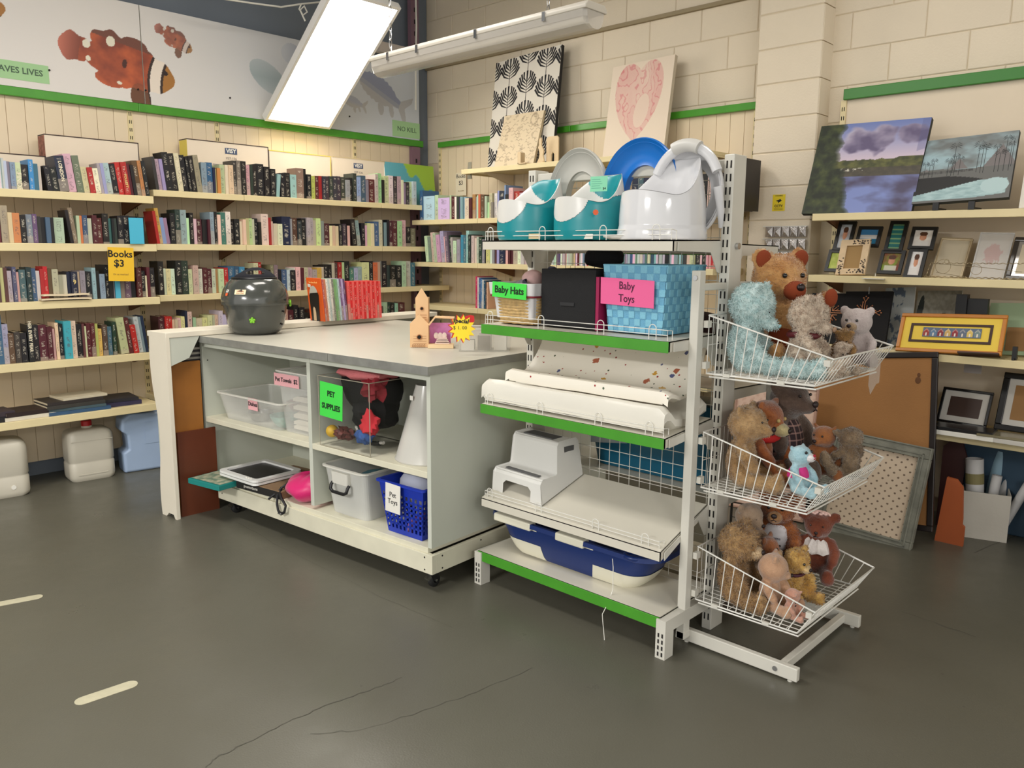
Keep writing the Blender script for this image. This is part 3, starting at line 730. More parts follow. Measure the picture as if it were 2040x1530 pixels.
# lettering on a few readable spines
def spine_text(s, u, v, pl, ax, size, col, rot=-90, bold=.0006, sx=1.0):
    p = ony(u, v, pl - .012) if ax == 'y' else onx(u, v, pl - .012)
    best = None
    for ob in BOOKOBS:
        T = ob.matrix_basis; w = T.to_scale(); q = T.inverted() @ p
        if -.3 < q.x < 1.3 and 0 < q.z < 1 and abs(q.y) < .3:
            if best is None or abs(q.x - .5) < abs(best[1].x - .5): best = (ob, q)
    if best is None: return
    ob, q = best; S = ob.matrix_basis.to_scale()
    T = Matrix.Diagonal((1 / S.x, 1 / S.y, 1 / S.z, 1)) @ basis((.5 * S.x, -.0012, q.z * S.z), (1, 0, 0), (0, 0, 1)) @ Matrix.Rotation(R(rot), 4, 'Z')
    text(s, size, T, col, ob, name='title', bold=bold, ext=.0003, sx=sx)
BOOKOBS = [o for o in COL.objects if o.name.split('.')[0] == 'book']
TW = mat('title_cream', (226, 216, 190), .6); TD = mat('title_dark', (30, 24, 28), .6); TY = mat('title_gold', (214, 190, 120), .6)
for s, u, v, pl, ax, sz, c, r in (('HER EVERY FEAR', 60, 672, LF, 'y', .024, TW, -90), ('DARK SACRED', 35, 690, LF, 'y', .024, TW, -90), ('T', 96, 680, LF, 'y', .032, TW, 0),
        ('9', 148, 563, LF, 'y', .036, TY, 0), ('R', 178, 563, LF, 'y', .036, TY, 0), ('FEAR', 303, 555, LF, 'y', .034, TW, -90), ('GONE CITY', 118, 672, LF, 'y', .02, TW, -90),
        ('FINDER', 49, 365, LF, 'y', .036, TW, -90), ('JAMES', 23, 465, LF, 'y', .02, TW, -90), ('THE FAMILY', 245, 668, LF, 'y', .02, TW, -90), ('INSPECTOR', 368, 340, RF, 'y', .026, TW, -90),
        ('LINWOOD', 336, 440, RF, 'y', .026, TW, -90), ('BARCLAY', 445, 450, RF, 'y', .024, TW, -90), ('SPOTTER', 999, 510, MF, 'x', .030, TW, -90), ('T', 377, 640, RF, 'y', .02, TD, 0),
        ('LONDON', 132, 340, LF, 'y', .026, TW, -90), ('FOLLETT', 235, 360, LF, 'y', .02, TY, -90), ('FOLLETT', 250, 360, LF, 'y', .02, TY, -90)):
    spine_text(s, u, v, pl, ax, sz, c, r)
# flat books stacked on the lowest left shelf
def flatbook(u, v, Y, w, d, t, z, col, rot, label, lean=0, page=True, m=None):
    p = ony(u, v, Y); M = Matrix.Translation((p.x, Y + d / 2, z)) @ Matrix.Rotation(R(rot), 4, 'Z') @ Matrix.Rotation(R(lean), 4, 'Y')
    o = thing('book', label, 'book', M=M, group='books lying flat on the lowest left shelf')
    b = MB(); b.box((-w / 2, -d / 2, 0), (w / 2, d / 2, .003)); b.box((-w / 2, -d / 2, t - .003), (w / 2, d / 2, t)); b.box((-w / 2, -d / 2, .003), (w / 2, -d / 2 + .004, t - .003))
    b.build('cover', m or mat('flat_' + label.split(' book')[0].replace(' ', '_'), col, .5, var=.1, vscale=14), o)
    MB().box((-w / 2 + .003, -d / 2 + .004, .003), (w / 2 - .004, d / 2 - .004, t - .003)).build('pages', PAGEME.materials[0], o)
    return o
z0 = LT_TOPS[4] + .001
flatbook(12, 850, 5.19, .13, .20, .03, z0, (28, 26, 30), 0, 'dark paperback book lying flat at the far left edge, lowest shelf')
flatbook(6, 840, 5.20, .12, .18, .028, z0 + .031, (60, 50, 56), 4, 'charcoal book stacked on the dark paperback at the far left edge')
flatbook(62, 840, 5.19, .27, .20, .022, z0, (214, 206, 188), 2, 'cream thick book lying under the dark photo book, lowest left shelf')
flatbook(60, 832, 5.19, .25, .20, .024, z0 + .023, (44, 30, 28), 3, 'black brown photo book lying flat above the cream one, lowest left shelf')
flatbook(163, 838, 5.185, .35, .24, .020, z0, (54, 84, 116), 0, 'blue atlas book at the bottom of the stack, lowest left shelf')
flatbook(155, 828, 5.19, .34, .24, .016, z0 + .021, (70, 90, 96), -2, 'slate book second from bottom of the stack, lowest left shelf')
flatbook(153, 816, 5.19, .33, .22, .022, z0 + .038, (60, 58, 54), 2, 'speckled grey book in the middle of the stack, lowest left shelf')
flatbook(150, 803, 5.20, .32, .22, .018, z0 + .061, (52, 46, 44), 3, 'dark brown book near the top of the stack, lowest left shelf')
flatbook(168, 792, 5.21, .26, .20, .014, z0 + .080, (206, 196, 170), 5, 'cream coffee table book on top of the stack, lowest left shelf')
flatbook(243, 812, 5.22, .25, .24, .026, z0, (50, 46, 74), 0, 'indigo book lying right of the tall stack, lowest left shelf')
flatbook(240, 795, 5.23, .24, .22, .02, z0 + .027, (40, 38, 44), -6, 'black floppy book on the indigo one, lowest left shelf')
# open book lying on the third shelf
oz = LT_TOPS[2] + .001
ob = thing('book', 'cream open paperback lying flat in front of the third shelf books', 'book', (ony(132, 590, 5.17).x, 5.20, oz))
for dz, ww in ((0, .27), (.016, .25)):
    b = MB(); rings = []
    for i in range(13):
        x = -ww / 2 + ww * i / 12; s = abs(x) / (ww / 2); z = dz + .010 * (1 - s) ** .6 * (1 if dz else .6) + .012 * s * (1 if dz else .2); rings.append([(x, -.045, z), (x, .13, z), (x, .13, z + .009), (x, -.045, z + .009)])
    b.loft(rings, cap0=True, cap1=True); b.build('page_block', mat('open_pages', (222, 204, 172), .85), ob)
# blue card at the shelf end and the green plastic sleeve
pc = ony(257, 488, 5.165); b = MB(); b.box((-.043, -.002, 0), (.043, .002, .158)); o = b.build('card', mat('bright_blue_card', (72, 176, 206), .6)); o.location = (ony(272, 466, 5.16).x, 5.158, LT_TOPS[1] + .001)
tag(o, 'plain bright blue card standing on the second shelf end', 'card')
o = MB().box((.85, 5.145, .0), (1.06, 5.20, .008)).build('sleeve', clearmat('green_sleeve', (90, 190, 110), .75, .3)); o.location.z = LT_TOPS[3] + .001
tag(o, 'green plastic sleeve over the fourth shelf edge at far left', 'sleeve')
# yellow price card "Books $3"
ps = ony(214, 492, 5.155); pe = ony(270, 557, 5.155); w = pe.x - ps.x; h = ony(240, 490, 5.155).z - ony(240, 557, 5.155).z
YC = thing('price_card', 'yellow card reading Books $3 hanging from the second shelf', 'sign', M=basis((ps.x, 5.155, ony(214, 492, 5.155).z), (1, 0, -.035), (0, 0, 1)))
MB().box((0, -h, 0), (w, 0, .0015)).build('card', mat('yellow_card', (232, 186, 44), .6), YC)
text('Books', .058, Matrix.Translation((w * .47, -h * .20, .002)), INK, YC, bold=.0012); text('$3', .06, Matrix.Translation((w * .42, -h * .48, .002)), INK, YC, bold=.0012)
text('Or as marked', .016, Matrix.Translation((w * .47, -h * .80, .002)), mat('faint_ink', (150, 120, 60), .8), YC)
ps = onx(908, 345, 4.79); WC = thing('price_card', 'white card reading Books $3 on the back panel of the middle wall', 'sign', M=XM(ps))
MB().box((0, -.19, 0), (.13, 0, .0012)).build('card', mat('cream_card', (226, 214, 188), .8), WC)
text('Books', .046, Matrix.Translation((.065, -.03, .002)), INK, WC); text('$3', .05, Matrix.Translation((.065, -.085, .002)), INK, WC); text('Or as marked', .013, Matrix.Translation((.065, -.15, .002)), mat('faint_ink', (150, 120, 60), .8), WC)
# boxes standing on top of the left shelves behind the books
BOXC = mat('white_carton', (222, 208, 188), .75, var=.02); BOXE = mat('carton_dark_edge', (70, 56, 52), .8); BOXY = mat('carton_yellow', (226, 206, 96), .7)
def carton(u0, v0, u1, v1, zt, label, brand=None, end=None, edge=BOXE):
    Y = 5.44; a = ony(u0, v0, Y); c = ony(u1, v1, Y); h = (a.z + c.z) / 2 - zt
    t = thing('carton', label, 'box', ((a.x + c.x) / 2, Y, zt + .001), group='flat cartons standing behind the top row of books')
    w = c.x - a.x; MB().box((-w / 2, 0, 0), (w / 2, .115, h)).build('body', BOXC, t, bevel=.002)
    b = MB()
    for s in ((-w / 2 - .001, -.002, h - .004, w / 2 + .001, .117, h + .002), (w / 2 - .004, -.002, 0, w / 2 + .001, .117, h)): b.box(s[:3], s[3:])
    b.build('edge_band', edge, t)
    if end is not None: MB().box((-w / 2 - .002, .002, .005), (-w / 2 - .0005, .113, h - .006)).build('end_panel', end, t)
    if brand:
        x = brand * w; MB().box((x - .045, -.002, h - .075), (x + .045, -.001, h - .035)).build('logo_panel', mat('navy_print', (64, 78, 108), .7), t)
        text('VISY', .038, YM((x, -.0025, h - .055)), PAPER, t, bold=.001); g = mat('grey_print', (130, 124, 122), .8)
        text('V37-136', .024, YM((x, -.0015, h - .105)), g, t); text('136mm', .018, YM((x, -.0015, h - .130)), g, t)
        b = MB()
        for k in range(3): b.box((x - .14, -.0018, h - .155 - k * .014), (x + .02, -.0012, h - .150 - k * .014))
        b.build('small_print', g, t, kind='stuff')
z = LT_TOPS[0]; zr = RT_TOPS[0]
carton(-60, 300, 90, 312, z, 'cream carton behind the white books at the far left of the top shelf')
carton(88, 270, 275, 283, z, 'large plain white carton with dark edges and a patterned brown end', end=mat('patterned_carton_end', (150, 100, 86), .8, var=.5, vscale=40))
carton(372, 277, 534, 293, zr, 'white carton printed VISY with a yellow end panel', brand=.02, end=BOXY)
carton(536, 298, 658, 313, zr, 'plain carton without print under the glowing light panel', edge=BOXY)  # yellow edges colour in the glow falling from the light panel
carton(662, 312, 766, 322, zr, 'white carton printed VISY nearest the blue and green picture', brand=-.02, edge=mat('tan_edge', (200, 180, 140), .7))
a = ony(768, 321, 5.42); c = ony(866, 335, 5.42)
pm = thing('picture', 'blue and lime green picture board standing at the corner end of the top shelf', 'picture', M=basis((a.x, 5.40, zr + .001), (1, 0, 0), (0, .12, 1)))
MB().box((0, 0, -.012), (c.x - a.x, a.z - zr, -.0005)).build('board', PAPER, pm)
picture('print', c.x - a.x, a.z - zr, 40, 30, lambda x, y: (150, 186, 60) if (y > .95 - (x - .35) * 1.1 + .10 * sin(x * 22)) and x > .35 else lerp((96, 168, 184), (70, 150, 160), x), pm, z=.0008)
# ------------------------------------------------------------------ island cabinet (turned 4.2 degrees)
O = V((2.125, 2.47, 0)); PHI = math.atan2(.0735, .9973)
# local frame: x = depth (away from its open front), y = along the front to the left
CM = Matrix.Translation(O) @ Matrix.Rotation(PHI, 4, 'Z'); CI = CM.inverted()
def cpx(u, v, lx=0.0):
    """point on the cabinet's own plane local x = lx, seen at a pixel"""
    d = CI.to_3x3() @ ray(u, v); o = CI @ V((0, 0, CH)); t = (lx - o.x) / d.x
    return o + d * t
def cpz(u, v, z):
    return CI @ onz(u, v, z)
CAB = thing('storage_cabinet', 'white open-fronted island cabinet on castors with grey edged worktop', 'cabinet', M=CM)
PAINT = mat('white_painted_board', (196, 199, 186), .5, var=.035, vscale=3, bump=.05)
PAINTW = mat('worn_cream_shelf', (214, 210, 188), .5, var=.05, vscale=9)
L, DP, ZB, ZT = 1.775, 1.36, .195, .947
def P(name, a, b, m=PAINT, bev=.0015, par=CAB, **k): return MB().box(a, b).build(name, m, par, bevel=bev, **k)
P('side_panel', (0, 0, ZB), (DP, .022, ZT)); P('side_panel', (0, L - .022, ZB - .02), (DP, L, ZT))
P('back_panel', (.56, .022, ZB), (.575, L - .022, ZT))
P('back_panel', (DP - .01, .022, ZB), (DP, L - .022, ZT))
P('divider', (.0, .80, ZB + .02), (.56, .826, ZT - .03))
P('divider', (.0, .80, ZT - .0301), (.02, .826, ZT))
P('bottom_board', (0, .022, ZB - .025), (DP - .01, L - .022, ZB), PAINTW)
P('middle_shelf', (.0, .0221, .500), (.56, .7999, .528), PAINTW); P('middle_shelf', (.0, .8261, .500), (.56, L - .0221, .528), PAINTW)
P('top_rail', (.002, .022, ZT - .03), (.02, .7999, ZT)); P('top_rail', (.002, .8261, ZT - .03), (.02, L - .022, ZT))
# plinth
P('plinth', (-.012, -.014, .085), (.012, L - .13, .17), PAINTW); P('plinth', (.012, -.014, .085), (DP, .006, .17), PAINTW); P('plinth', (.012, L - .15, .085), (DP, L - .13, .17)); P('plinth', (DP - .02, .006, .085), (DP, L - .15, .17))
b = MB()
for y, z in ((.03, .10), (.03, .155), (L - .17, .12)): b.cyl((-.0125, y, z), (-.0135, y, z), .004, n=8)
for x in (.05, .30, .6):
    for z in (.10, .155): b.cyl((x, -.0141, z), (x, -.0155, z), .004, n=8)
b.cyl((.03, L - .0215, .84), (.03, L - .023, .84), .004, n=8); b.build('screws', DARK, CAB, kind='stuff')
TOPM = mat('worn_laminate', (190, 186, 172), .36, var=.02, vscale=4)
MB().box((-.03, -.02, ZT), (DP + .02, L + .02, .9805)).build('worktop', TOPM, CAB, bevel=.002)
EDG = mat('scuffed_metal_edge', (142, 142, 136), .42, metal=.35, var=.16, vscale=16)
b = MB(); b.box((-.0325, -.0225, ZT - .001), (-.03, .62, .9815)); b.build('edge_strip', EDG, CAB)
b = MB(); b.box((-.0325, .622, ZT - .001), (-.03, L + .0225, .9815)); b.build('edge_strip', EDG, CAB)
b = MB(); b.box((-.0325, -.0228, ZT - .001), (DP + .02, -.02, .9815)); b.build('edge_strip', EDG, CAB)
b = MB(); b.box((-.03, L + .02, ZT - .001), (DP + .02, L + .0225, .9815)); b.build('edge_strip', EDG, CAB)
def castor(x, y):
    c = bpy.data.objects.new('castor', None); COL.objects.link(c); c.parent = CAB; c.location = (x, y, 0)
    b = MB(); b.box((-.03, -.03, .082), (.03, .03, .085)); b.cyl((0, 0, .066), (0, 0, .082), .014); b.build('swivel_plate', CHROME, c)
    RUB = mat('castor_rubber', (26, 26, 26), .6)
    b = MB(); prof = [(.012, -.011), (.026, -.011), (.031, -.007), (.031, .007), (.026, .011), (.012, .011)]
    b.lathe(prof, 20, T=Matrix.Translation((.018, 0, .031)) @ Matrix.Rotation(pi / 2, 4, 'X')); b.build('wheel', RUB, c, smooth=True)
    b = MB()
    for s in (-.0145, .0125): b.prism([(-.012, .064), (.018, .068), (.036, .030), (.026, .018), (.006, .030)], s, s + .002, T=Matrix.Rotation(pi / 2, 4, 'X'))
    b.build('fork', BLACK, c); MB().cyl((.018, -.017, .031), (.018, .017, .031), .006).build('axle', CHROME, c)
    b = MB(); b.prism([(-.03, .05), (-.005, .066), (.0, .058), (-.024, .04)], -.012, .012, T=Matrix.Rotation(pi / 2, 4, 'X')); b.build('brake_pedal', CHROME, c)
for x, y in ((.035, .04), (.035, L - .2), (DP - .06, .04), (DP - .06, L - .2)): castor(x, y)

# tubs --------------------------------------------------------------
MILK = clearmat('milky_plastic', (240, 240, 234), .24, .3); MILK2 = clearmat('milkier_plastic', (228, 228, 222), .55, .38); RIMM = clearmat('milky_rim', (226, 224, 214), .8, .3)
def tub(name, label, cat, M, w, d, h, taper=.85, t=.003, m=MILK, rim=.010, rimm=None, r=.025, group=None, foot=True):
    """open plastic tub with rounded corners, rim and foot"""
    o = thing(name, label, cat, M=M, group=group)
    b = MB(); ro = []
    for k in range(7):
        f = k / 6; s = taper + (1 - taper) * f; ro.append(rrect(w * s, d * s, r, f * h))
    ri = []
    for k in range(6, -1, -1):
        f = k / 6; s = taper + (1 - taper) * f; ri.append(rrect(w * s - 2 * t, d * s - 2 * t, r - t, max(t, f * h)))
    b.loft(ro + ri, cap0=True, cap1=True); b.build('body', m, o, smooth=False)
    b = MB(); b.loft([rrect(w + 2 * rim, d + 2 * rim, r + rim, h - .004), rrect(w + 2 * rim, d + 2 * rim, r + rim, h + .003), rrect(w - 2 * t, d - 2 * t, r - t, h + .003), rrect(w - 2 * t, d - 2 * t, r - t, h - .004), rrect(w + 2 * rim, d + 2 * rim, r + rim, h - .004)])
    b.build('rim', rimm or RIMM, o)
    return o
def cm(lx, ly, z, rot=0): return CM @ LT(lx, ly, z, rot)
SH1 = .5285; SH0 = ZB + .0005
# dishes tub
dt = tub('storage_tub', 'long low clear tub labelled Dishes on the cabinet shelf', 'tub', cm(.20, 1.385, SH1), .34, .58, .145, .86)
PK = mat('pink_label', (232, 172, 176), .7)
def label_card(parent, T, w, h, m, lines, size, ink=INK, bold=.0006, name='label_card', dy=None, sx=1):
    c = MB().box((-w / 2, -h / 2, 0), (w / 2, h / 2, .001)).build(name, m, parent); c.matrix_basis = T
    n = len(lines)
    for i, l in enumerate(lines): text(l, size, Matrix.Translation((0, ((n - 1) / 2 - i) * (dy or size * 1.3), .0016)), ink, c, bold=bold, sx=sx)
    return c
label_card(dt, XM((-.172, -.055, .118)), .085, .062, PK, ['Dishes'], .030)
BOWL = mat('speckled_aqua_bowl', (120, 170, 160), .4, var=.25, vscale=60)
def bowl(M, r, h, m, label, name='bowl', cat='bowl'):
    b = MB(); b.lathe([(0, .0), (r * .55, 0), (r * .62, .004), (r * .93, h * .7), (r, h), (r * .95, h), (r * .86, h * .7), (r * .5, .008), (0, .008)], 24)
    o = b.build(name, m, smooth=True); o.matrix_basis = M; tag(o, label, cat); return o
bowl(cm(.14, 1.20, SH1 + .004), .085, .06, BOWL, 'aqua speckled pet bowl inside the Dishes tub')
bowl(cm(.24, 1.22, SH1 + .070), .07, .05, mat('red_bowl', (170, 40, 36), .4), 'red pet bowl in the Dishes tub beside the towels tub')
bowl(cm(.13, 1.42, SH1 + .004), .07, .05, mat('steel_bowl', (176, 176, 172), .25, metal=.8), 'steel pet bowl at the middle of the Dishes tub')
# towels tub
tt = tub('storage_tub', 'tall clear tub labelled Pet Towels $2', 'tub', cm(.20, 1.005, SH1), .30, .29, .315, .84)
label_card(tt, XM((-.157, .045, .272)), .205, .062, PK, ['Pet Towels  $2'], .030)
b = MB(); random.seed(3)
for k in range(5):
    z = .01 + k * .033; rings = []
    for x in (-.1, -.05, 0, .05, .1): rings.append([(x, y * .9, z + .012 * sin(x * 30 + k) + (.028 if s else 0) * (1 - (y / .1) ** 4 * .7)) for s in (0, 1) for y in ([-.09, -.05, 0, .05, .09] if not s else [.09, .05, 0, -.05, -.09])])
    b.loft(rings, cap0=True, cap1=True)
o = b.build('towels', mat('cream_towel', (216, 208, 192), .95, bump=.8, bscale=300), smooth=True); o.matrix_basis = cm(.20, 1.0, SH1 + .004); o['kind'] = 'stuff'; tag(o, 'folded cream towels inside the tall Pet Towels tub', 'towels')
# pet supplies box: clear acrylic box
AC = clearmat('clear_acrylic', (196, 196, 184), .015, .05)
px = thing('display_box', 'clear acrylic box with green PET SUPPLIES sign, packed with pet gear', 'box', M=cm(.155, .565, SH1, .0))
bw, bd, bh, t = .30, .36, .335, .004
for nm, a, c in (('front_pane', (-bw / 2, -bd / 2, 0), (-bw / 2 + t, bd / 2, bh)), ('side_pane', (-bw / 2, -bd / 2, 0), (bw / 2, -bd / 2 + t, bh)), ('side_pane', (-bw / 2, bd / 2 - t, 0), (bw / 2, bd / 2, bh)), ('back_pane', (bw / 2 - t, -bd / 2, 0), (bw / 2, bd / 2, bh)), ('base_pane', (-bw / 2, -bd / 2, 0), (bw / 2, bd / 2, t))):
    MB().box(a, c).build(nm, AC, px)
b = MB(); b.tube([(-bw / 2, -bd / 2, .002), (-bw / 2, -bd / 2, bh)], .0022, 5); b.tube([(-bw / 2, bd / 2, .002), (-bw / 2, bd / 2, bh)], .0022, 5)
b.tube([(-bw / 2, -bd / 2, .003), (-bw / 2, bd / 2, .003)], .0022, 5); b.tube([(-bw / 2, -bd / 2, bh), (-bw / 2, bd / 2, bh), (bw / 2, bd / 2, bh), (bw / 2, -bd / 2, bh), (-bw / 2, -bd / 2, bh)], .0022, 5)
b.build('bright_edges', clearmat('acrylic_edge', (176, 170, 150), .8, .2), px)
GN = mat('bright_green_card', (66, 214, 74), .65)
label_card(px, XM((-bw / 2 - .002, .085, .225)) @ Matrix.Rotation(R(-3), 4, 'Z'), .165, .165, GN, ['PET', 'SUPPLIES'], .036, mat('dark_green_ink', (10, 44, 18), .7), .0012, dy=.062, sx=.95)
# gear inside: each a soft shape
def blob(name, label, cat, M, pts, m, r, n=8, group=None):
    b = MB(); b.tube(pts, r, n); o = b.build(name, m, smooth=True); o.matrix_basis = M
    tag(o, label, cat, group); return o
def lump(name, label, cat, M, rad, m, amp=.18, fr=9, seed=0, n=20):
    """crumpled fabric lump"""
    b = MB(); b.ell((0, 0, 0), rad, n)
    vs = []
    for p in b.v:
        q = V(p); k = 1 + amp * noise.noise(q * fr + V((seed, seed, 0))) + amp * .5 * noise.noise(q * fr * 2.4); vs.append(tuple(q * k))
    b.v = vs; o = b.build(name, m, smooth=True); o.matrix_basis = M; tag(o, label, cat); return o
BKF = mat('black_nylon', (24, 24, 26), .55, bump=.4, bscale=200); BKD = mat('black_quilt', (12, 12, 13), .85, spec=.2, bump=.6, bscale=60)
BM = cm(.155, .565, SH1)
lump('dog_coat', 'black padded dog coat filling the clear pet supplies box', 'coat', BM @ LT(.01, -.01, .150), (.122, .158, .132), BKD, .14)
lump('pet_blanket', 'dusty pink fleece pet blanket lying on top of the clear box', 'blanket', BM @ LT(-.01, -.03, .318), (.125, .155, .036), mat('pink_fleece', (196, 110, 112), .95, bump=.9, bscale=160), .25, 14, 4, 24)
lump('dog_harness', 'dark crimson dog harness at the right side of the clear box', 'harness', BM @ LT(-.065, -.12, .225), (.06, .05, .06), mat('crimson_cloth', (132, 20, 34), .7), .7, 45, 2)
lump('dog_bandana', 'red dotted bandana low at the right of the clear box', 'bandana', BM @ LT(-.100, -.125, .075), (.035, .045, .055), mat('red_dotted', (186, 26, 40), .8), .6, 45, 5)
lump('dog_jumper', 'blue striped dog jumper beneath the red bandana', 'jumper', BM @ LT(-.105, -.085, .035), (.035, .05, .03), mat('blue_cloth', (40, 74, 130), .85, var=.4, vscale=70), .5, 40, 8)
lump('dog_coat', 'black quilted dog coat bunched low at the right of the clear box', 'coat', BM @ LT(-.01, -.07, .09), (.12, .10, .085), BKD, .3, 18, 9)
lump('toy_ball', 'yellow ball in the lower left corner of the clear box', 'ball', BM @ LT(-.112, .135, .038), (.03, .03, .03), mat('yellow_rubber', (200, 160, 40), .5), .03)
lump('pet_collars', 'tangle of maroon and brown collars along the box bottom', 'collars', BM @ LT(-.10, .055, .03), (.035, .06, .026), mat('brown_collars', (92, 44, 38), .6, var=.7, vscale=60), .8, 50, 3)
blob('dog_lead', 'black and white webbing dog lead looped in the clear box', 'lead', BM, [(-.135, .14, .19), (-.14, .11, .15), (-.142, .06, .125), (-.142, .02, .12), (-.142, -.02, .135), (-.14, -.06, .14)], PAPER, .008)
blob('dog_lead', 'thin black strap hanging at the left in the clear box', 'lead', BM, [(-.135, .15, .16), (-.137, .13, .12), (-.138, .10, .10), (-.14, .06, .09), (-.14, .0, .10)], BKF, .012)
blob('cord', 'grey cord hanging down the front corner of the clear box', 'cord', BM, [(-.157, -.186, .30), (-.1575, -.188, .22), (-.158, -.187, .14), (-.157, -.188, .10), (-.158, -.178, .085), (-.157, -.182, .07), (-.157, -.19, .08), (-.157, -.186, .02)], mat('grey_cord', (150, 144, 130), .7), .0022, 5)
# recovery cone
con = thing('pet_recovery_cone', 'translucent plastic pet recovery cone standing right of the pet supplies box', 'cone', M=cm(.17, .185, SH1))
b = MB(); b.lathe([(.148, .0), (.150, .006), (.146, .008), (.052, .335), (.050, .335), (.144, .008), (.146, 0), (.148, 0)], 40); b.build('shade', clearmat('cone_plastic', (206, 204, 196), .78, .22), con, smooth=True)
MB().box((-.076, .015, .27), (-.074, .035, .29)).build('price_tag', PAPER, con).matrix_basis = Matrix.Identity(4)
# bottom right: lidded tub with black handle
ht = tub('storage_tub', 'deep frosted tub with a black carry handle, lower right shelf', 'tub', cm(.24, .60, SH0), .44, .30, .235, .86, m=MILK2, r=.03, rim=.014)
b = MB(); b.tube([(-.226, .07, .165), (-.236, .07, .155), (-.242, .068, .135), (-.244, .05, .125), (-.244, -.03, .125), (-.242, -.048, .135), (-.236, -.05, .155), (-.226, -.05, .165)], .008, 8); b.build('carry_handle', BLACK, ht, smooth=True)
b = MB(); b.loft([rrect(.03, .11, .01, .165, cx=-.222, cy=.01), rrect(.034, .12, .01, .22, cx=-.222, cy=.01)], cap0=True, cap1=True); b.build('handle_mount', RIMM, ht)
lump('toy_ball', 'magenta ball showing over the rim of the frosted tub', 'ball', cm(.30, .52, SH0 + .235), (.022, .022, .024), mat('magenta_rubber', (190, 40, 110), .4), .0)
lump('soft_toy', 'teal soft toy blurred inside the frosted tub', 'toy', cm(.20, .56, SH0 + .075), (.10, .10, .065), mat('teal_cloth', (60, 96, 104), .8), .2)
# blue perforated basket
BLU = mat('royal_blue_plastic', (24, 52, 168), .38)
pb = thing('pet_toy_basket', 'royal blue perforated plastic basket labelled Pet Toys', 'basket', M=cm(.135, .205, SH0, 0))
W0, D0, W1, D1, H = .19, .215, .235, .28, .235
for side in range(4):
    b = MB(); n = 9; rows = 7; f = []
    ax, sg = (('y', -1), ('y', 1), ('x', -1), ('x', 1))[side]
    def pt(s, f_):
        w = W0 + (W1 - W0) * f_; d = D0 + (D1 - D0) * f_
        return (sg * w / 2, s * d / 2, f_ * H) if ax == 'y' else (s * w / 2, sg * d / 2, f_ * H)
    def strip(s0, f0, s1, f1):
        q = [pt(s0, f0), pt(s1, f0), pt(s1, f1), pt(s0, f1)]; c = [V(p) for p in q]; inn = [V((p.x * .985, p.y * .985, p.z)) for p in c]
        b.add(c + inn, [(0, 1, 2, 3), (7, 6, 5, 4), (0, 4, 5, 1), (1, 5, 6, 2), (2, 6, 7, 3), (3, 7, 4, 0)])
    strip(-1, 0, 1, .10); strip(-1, .80, 1, 1)
    for k in range(n + 1):
        s = -1 + 2 * k / n; strip(max(-1, s - .055), .10, min(1, s + .055), .80)
    for k in range(1, rows): strip(-1, .10 + .70 * k / rows - .022, 1, .10 + .70 * k / rows + .022)
    b.build('lattice_side', BLU, pb)
MB().box((-W0 / 2, -D0 / 2, 0), (W0 / 2, D0 / 2, .004)).build('base', BLU, pb)
b = MB(); b.loft([rrect(W1 + .03, D1 + .03, .02, H - .002), rrect(W1 + .03, D1 + .03, .02, H + .006), rrect(W1 - .004, D1 - .004, .01, H + .006), rrect(W1 - .004, D1 - .004, .01, H - .002), rrect(W1 + .03, D1 + .03, .02, H - .002)]); b.build('rim', BLU, pb)
label_card(pb, XM((-W1 / 2 - .019, .03, .175)) @ Matrix.Rotation(R(-2), 4, 'Z'), .095, .13, PAPER, ['Pet', 'Toys'], .032, dy=.032, bold=0)
b = MB(); b.tube([(.02 + .07 * cos(a), -.05, .235 + .06 * sin(a)) for a in [pi * k / 10 for k in range(11)]], .016, 8); o = b.build('toy_ring', mat('lilac_plastic', (176, 116, 180), .4), smooth=True); o.matrix_basis = cm(.135, .205, SH0)
tag(o, 'lilac hooped toy sticking out of the blue basket', 'toy')
lump('soft_toy', 'white and grey soft toy seen through the basket holes', 'toy', cm(.135, .205, SH0 + .11), (.085, .10, .09), mat('pale_plush', (176, 180, 196), .9), .12)
lump('soft_toy', 'violet soft toy at the back top of the blue basket', 'toy', cm(.17, .15, SH0 + .232), (.055, .06, .045), mat('violet_plush', (120, 70, 130), .9), .15)
# lower left: frames, board, pink bag, teal box
tb = thing('activity_box', 'teal edged box jutting out of the lower left shelf', 'box', M=cm(.01, 1.57, SH0 + .0, R(6)))
MB().box((-.16, -.13, 0), (.14, .13, .028)).build('body', mat('teal_card', (18, 128, 122), .6), tb, bevel=.002)
picture('box_print', .28, .24, 28, 24, lambda x, y: lerp((178, 176, 150), (104, 128, 108), .5 + 1.2 * fbm(x * 9, y * 9, 1)), tb, T=Matrix.Translation((-.145, -.12, .0285)))
fr2 = thing('photo_tray', 'stack of two white plastic trays round a dark panel', 'tray', M=cm(.10, 1.40, SH0 + .045, R(0)))
for z in (0, .016):
    b = MB(); w, d = .30, .35
    b.loft([rrect(w, d, .03, z), rrect(w, d, .03, z + .012), rrect(w - .06, d - .06, .02, z + .012), rrect(w - .06, d - .06, .02, z), rrect(w, d, .03, z)]); b.build('tray_rim', mat('glossy_white', (226, 226, 222), .3), fr2)
MB().box((-.12, -.145, .004), (.12, .145, .018)).build('dark_panel', mat('dark_panel', (34, 32, 34), .4), fr2)
b = MB()
for k in range(3): b.cyl((-.135 + .0, -.12 + k * .02, .028), (-.135, -.12 + k * .02, .031), .005, n=8)
b.build('buttons', PAPER, fr2, kind='stuff')
bb = thing('board_game_box', 'flat brown and black cardboard game box under the white trays', 'box', M=cm(.165, 1.27, SH0 + .0005, R(4)))
MB().box((-.19, -.20, 0), (.19, .16, .040)).build('lid', mat('brown_card', (132, 106, 78), .7, var=.06), bb, bevel=.002)
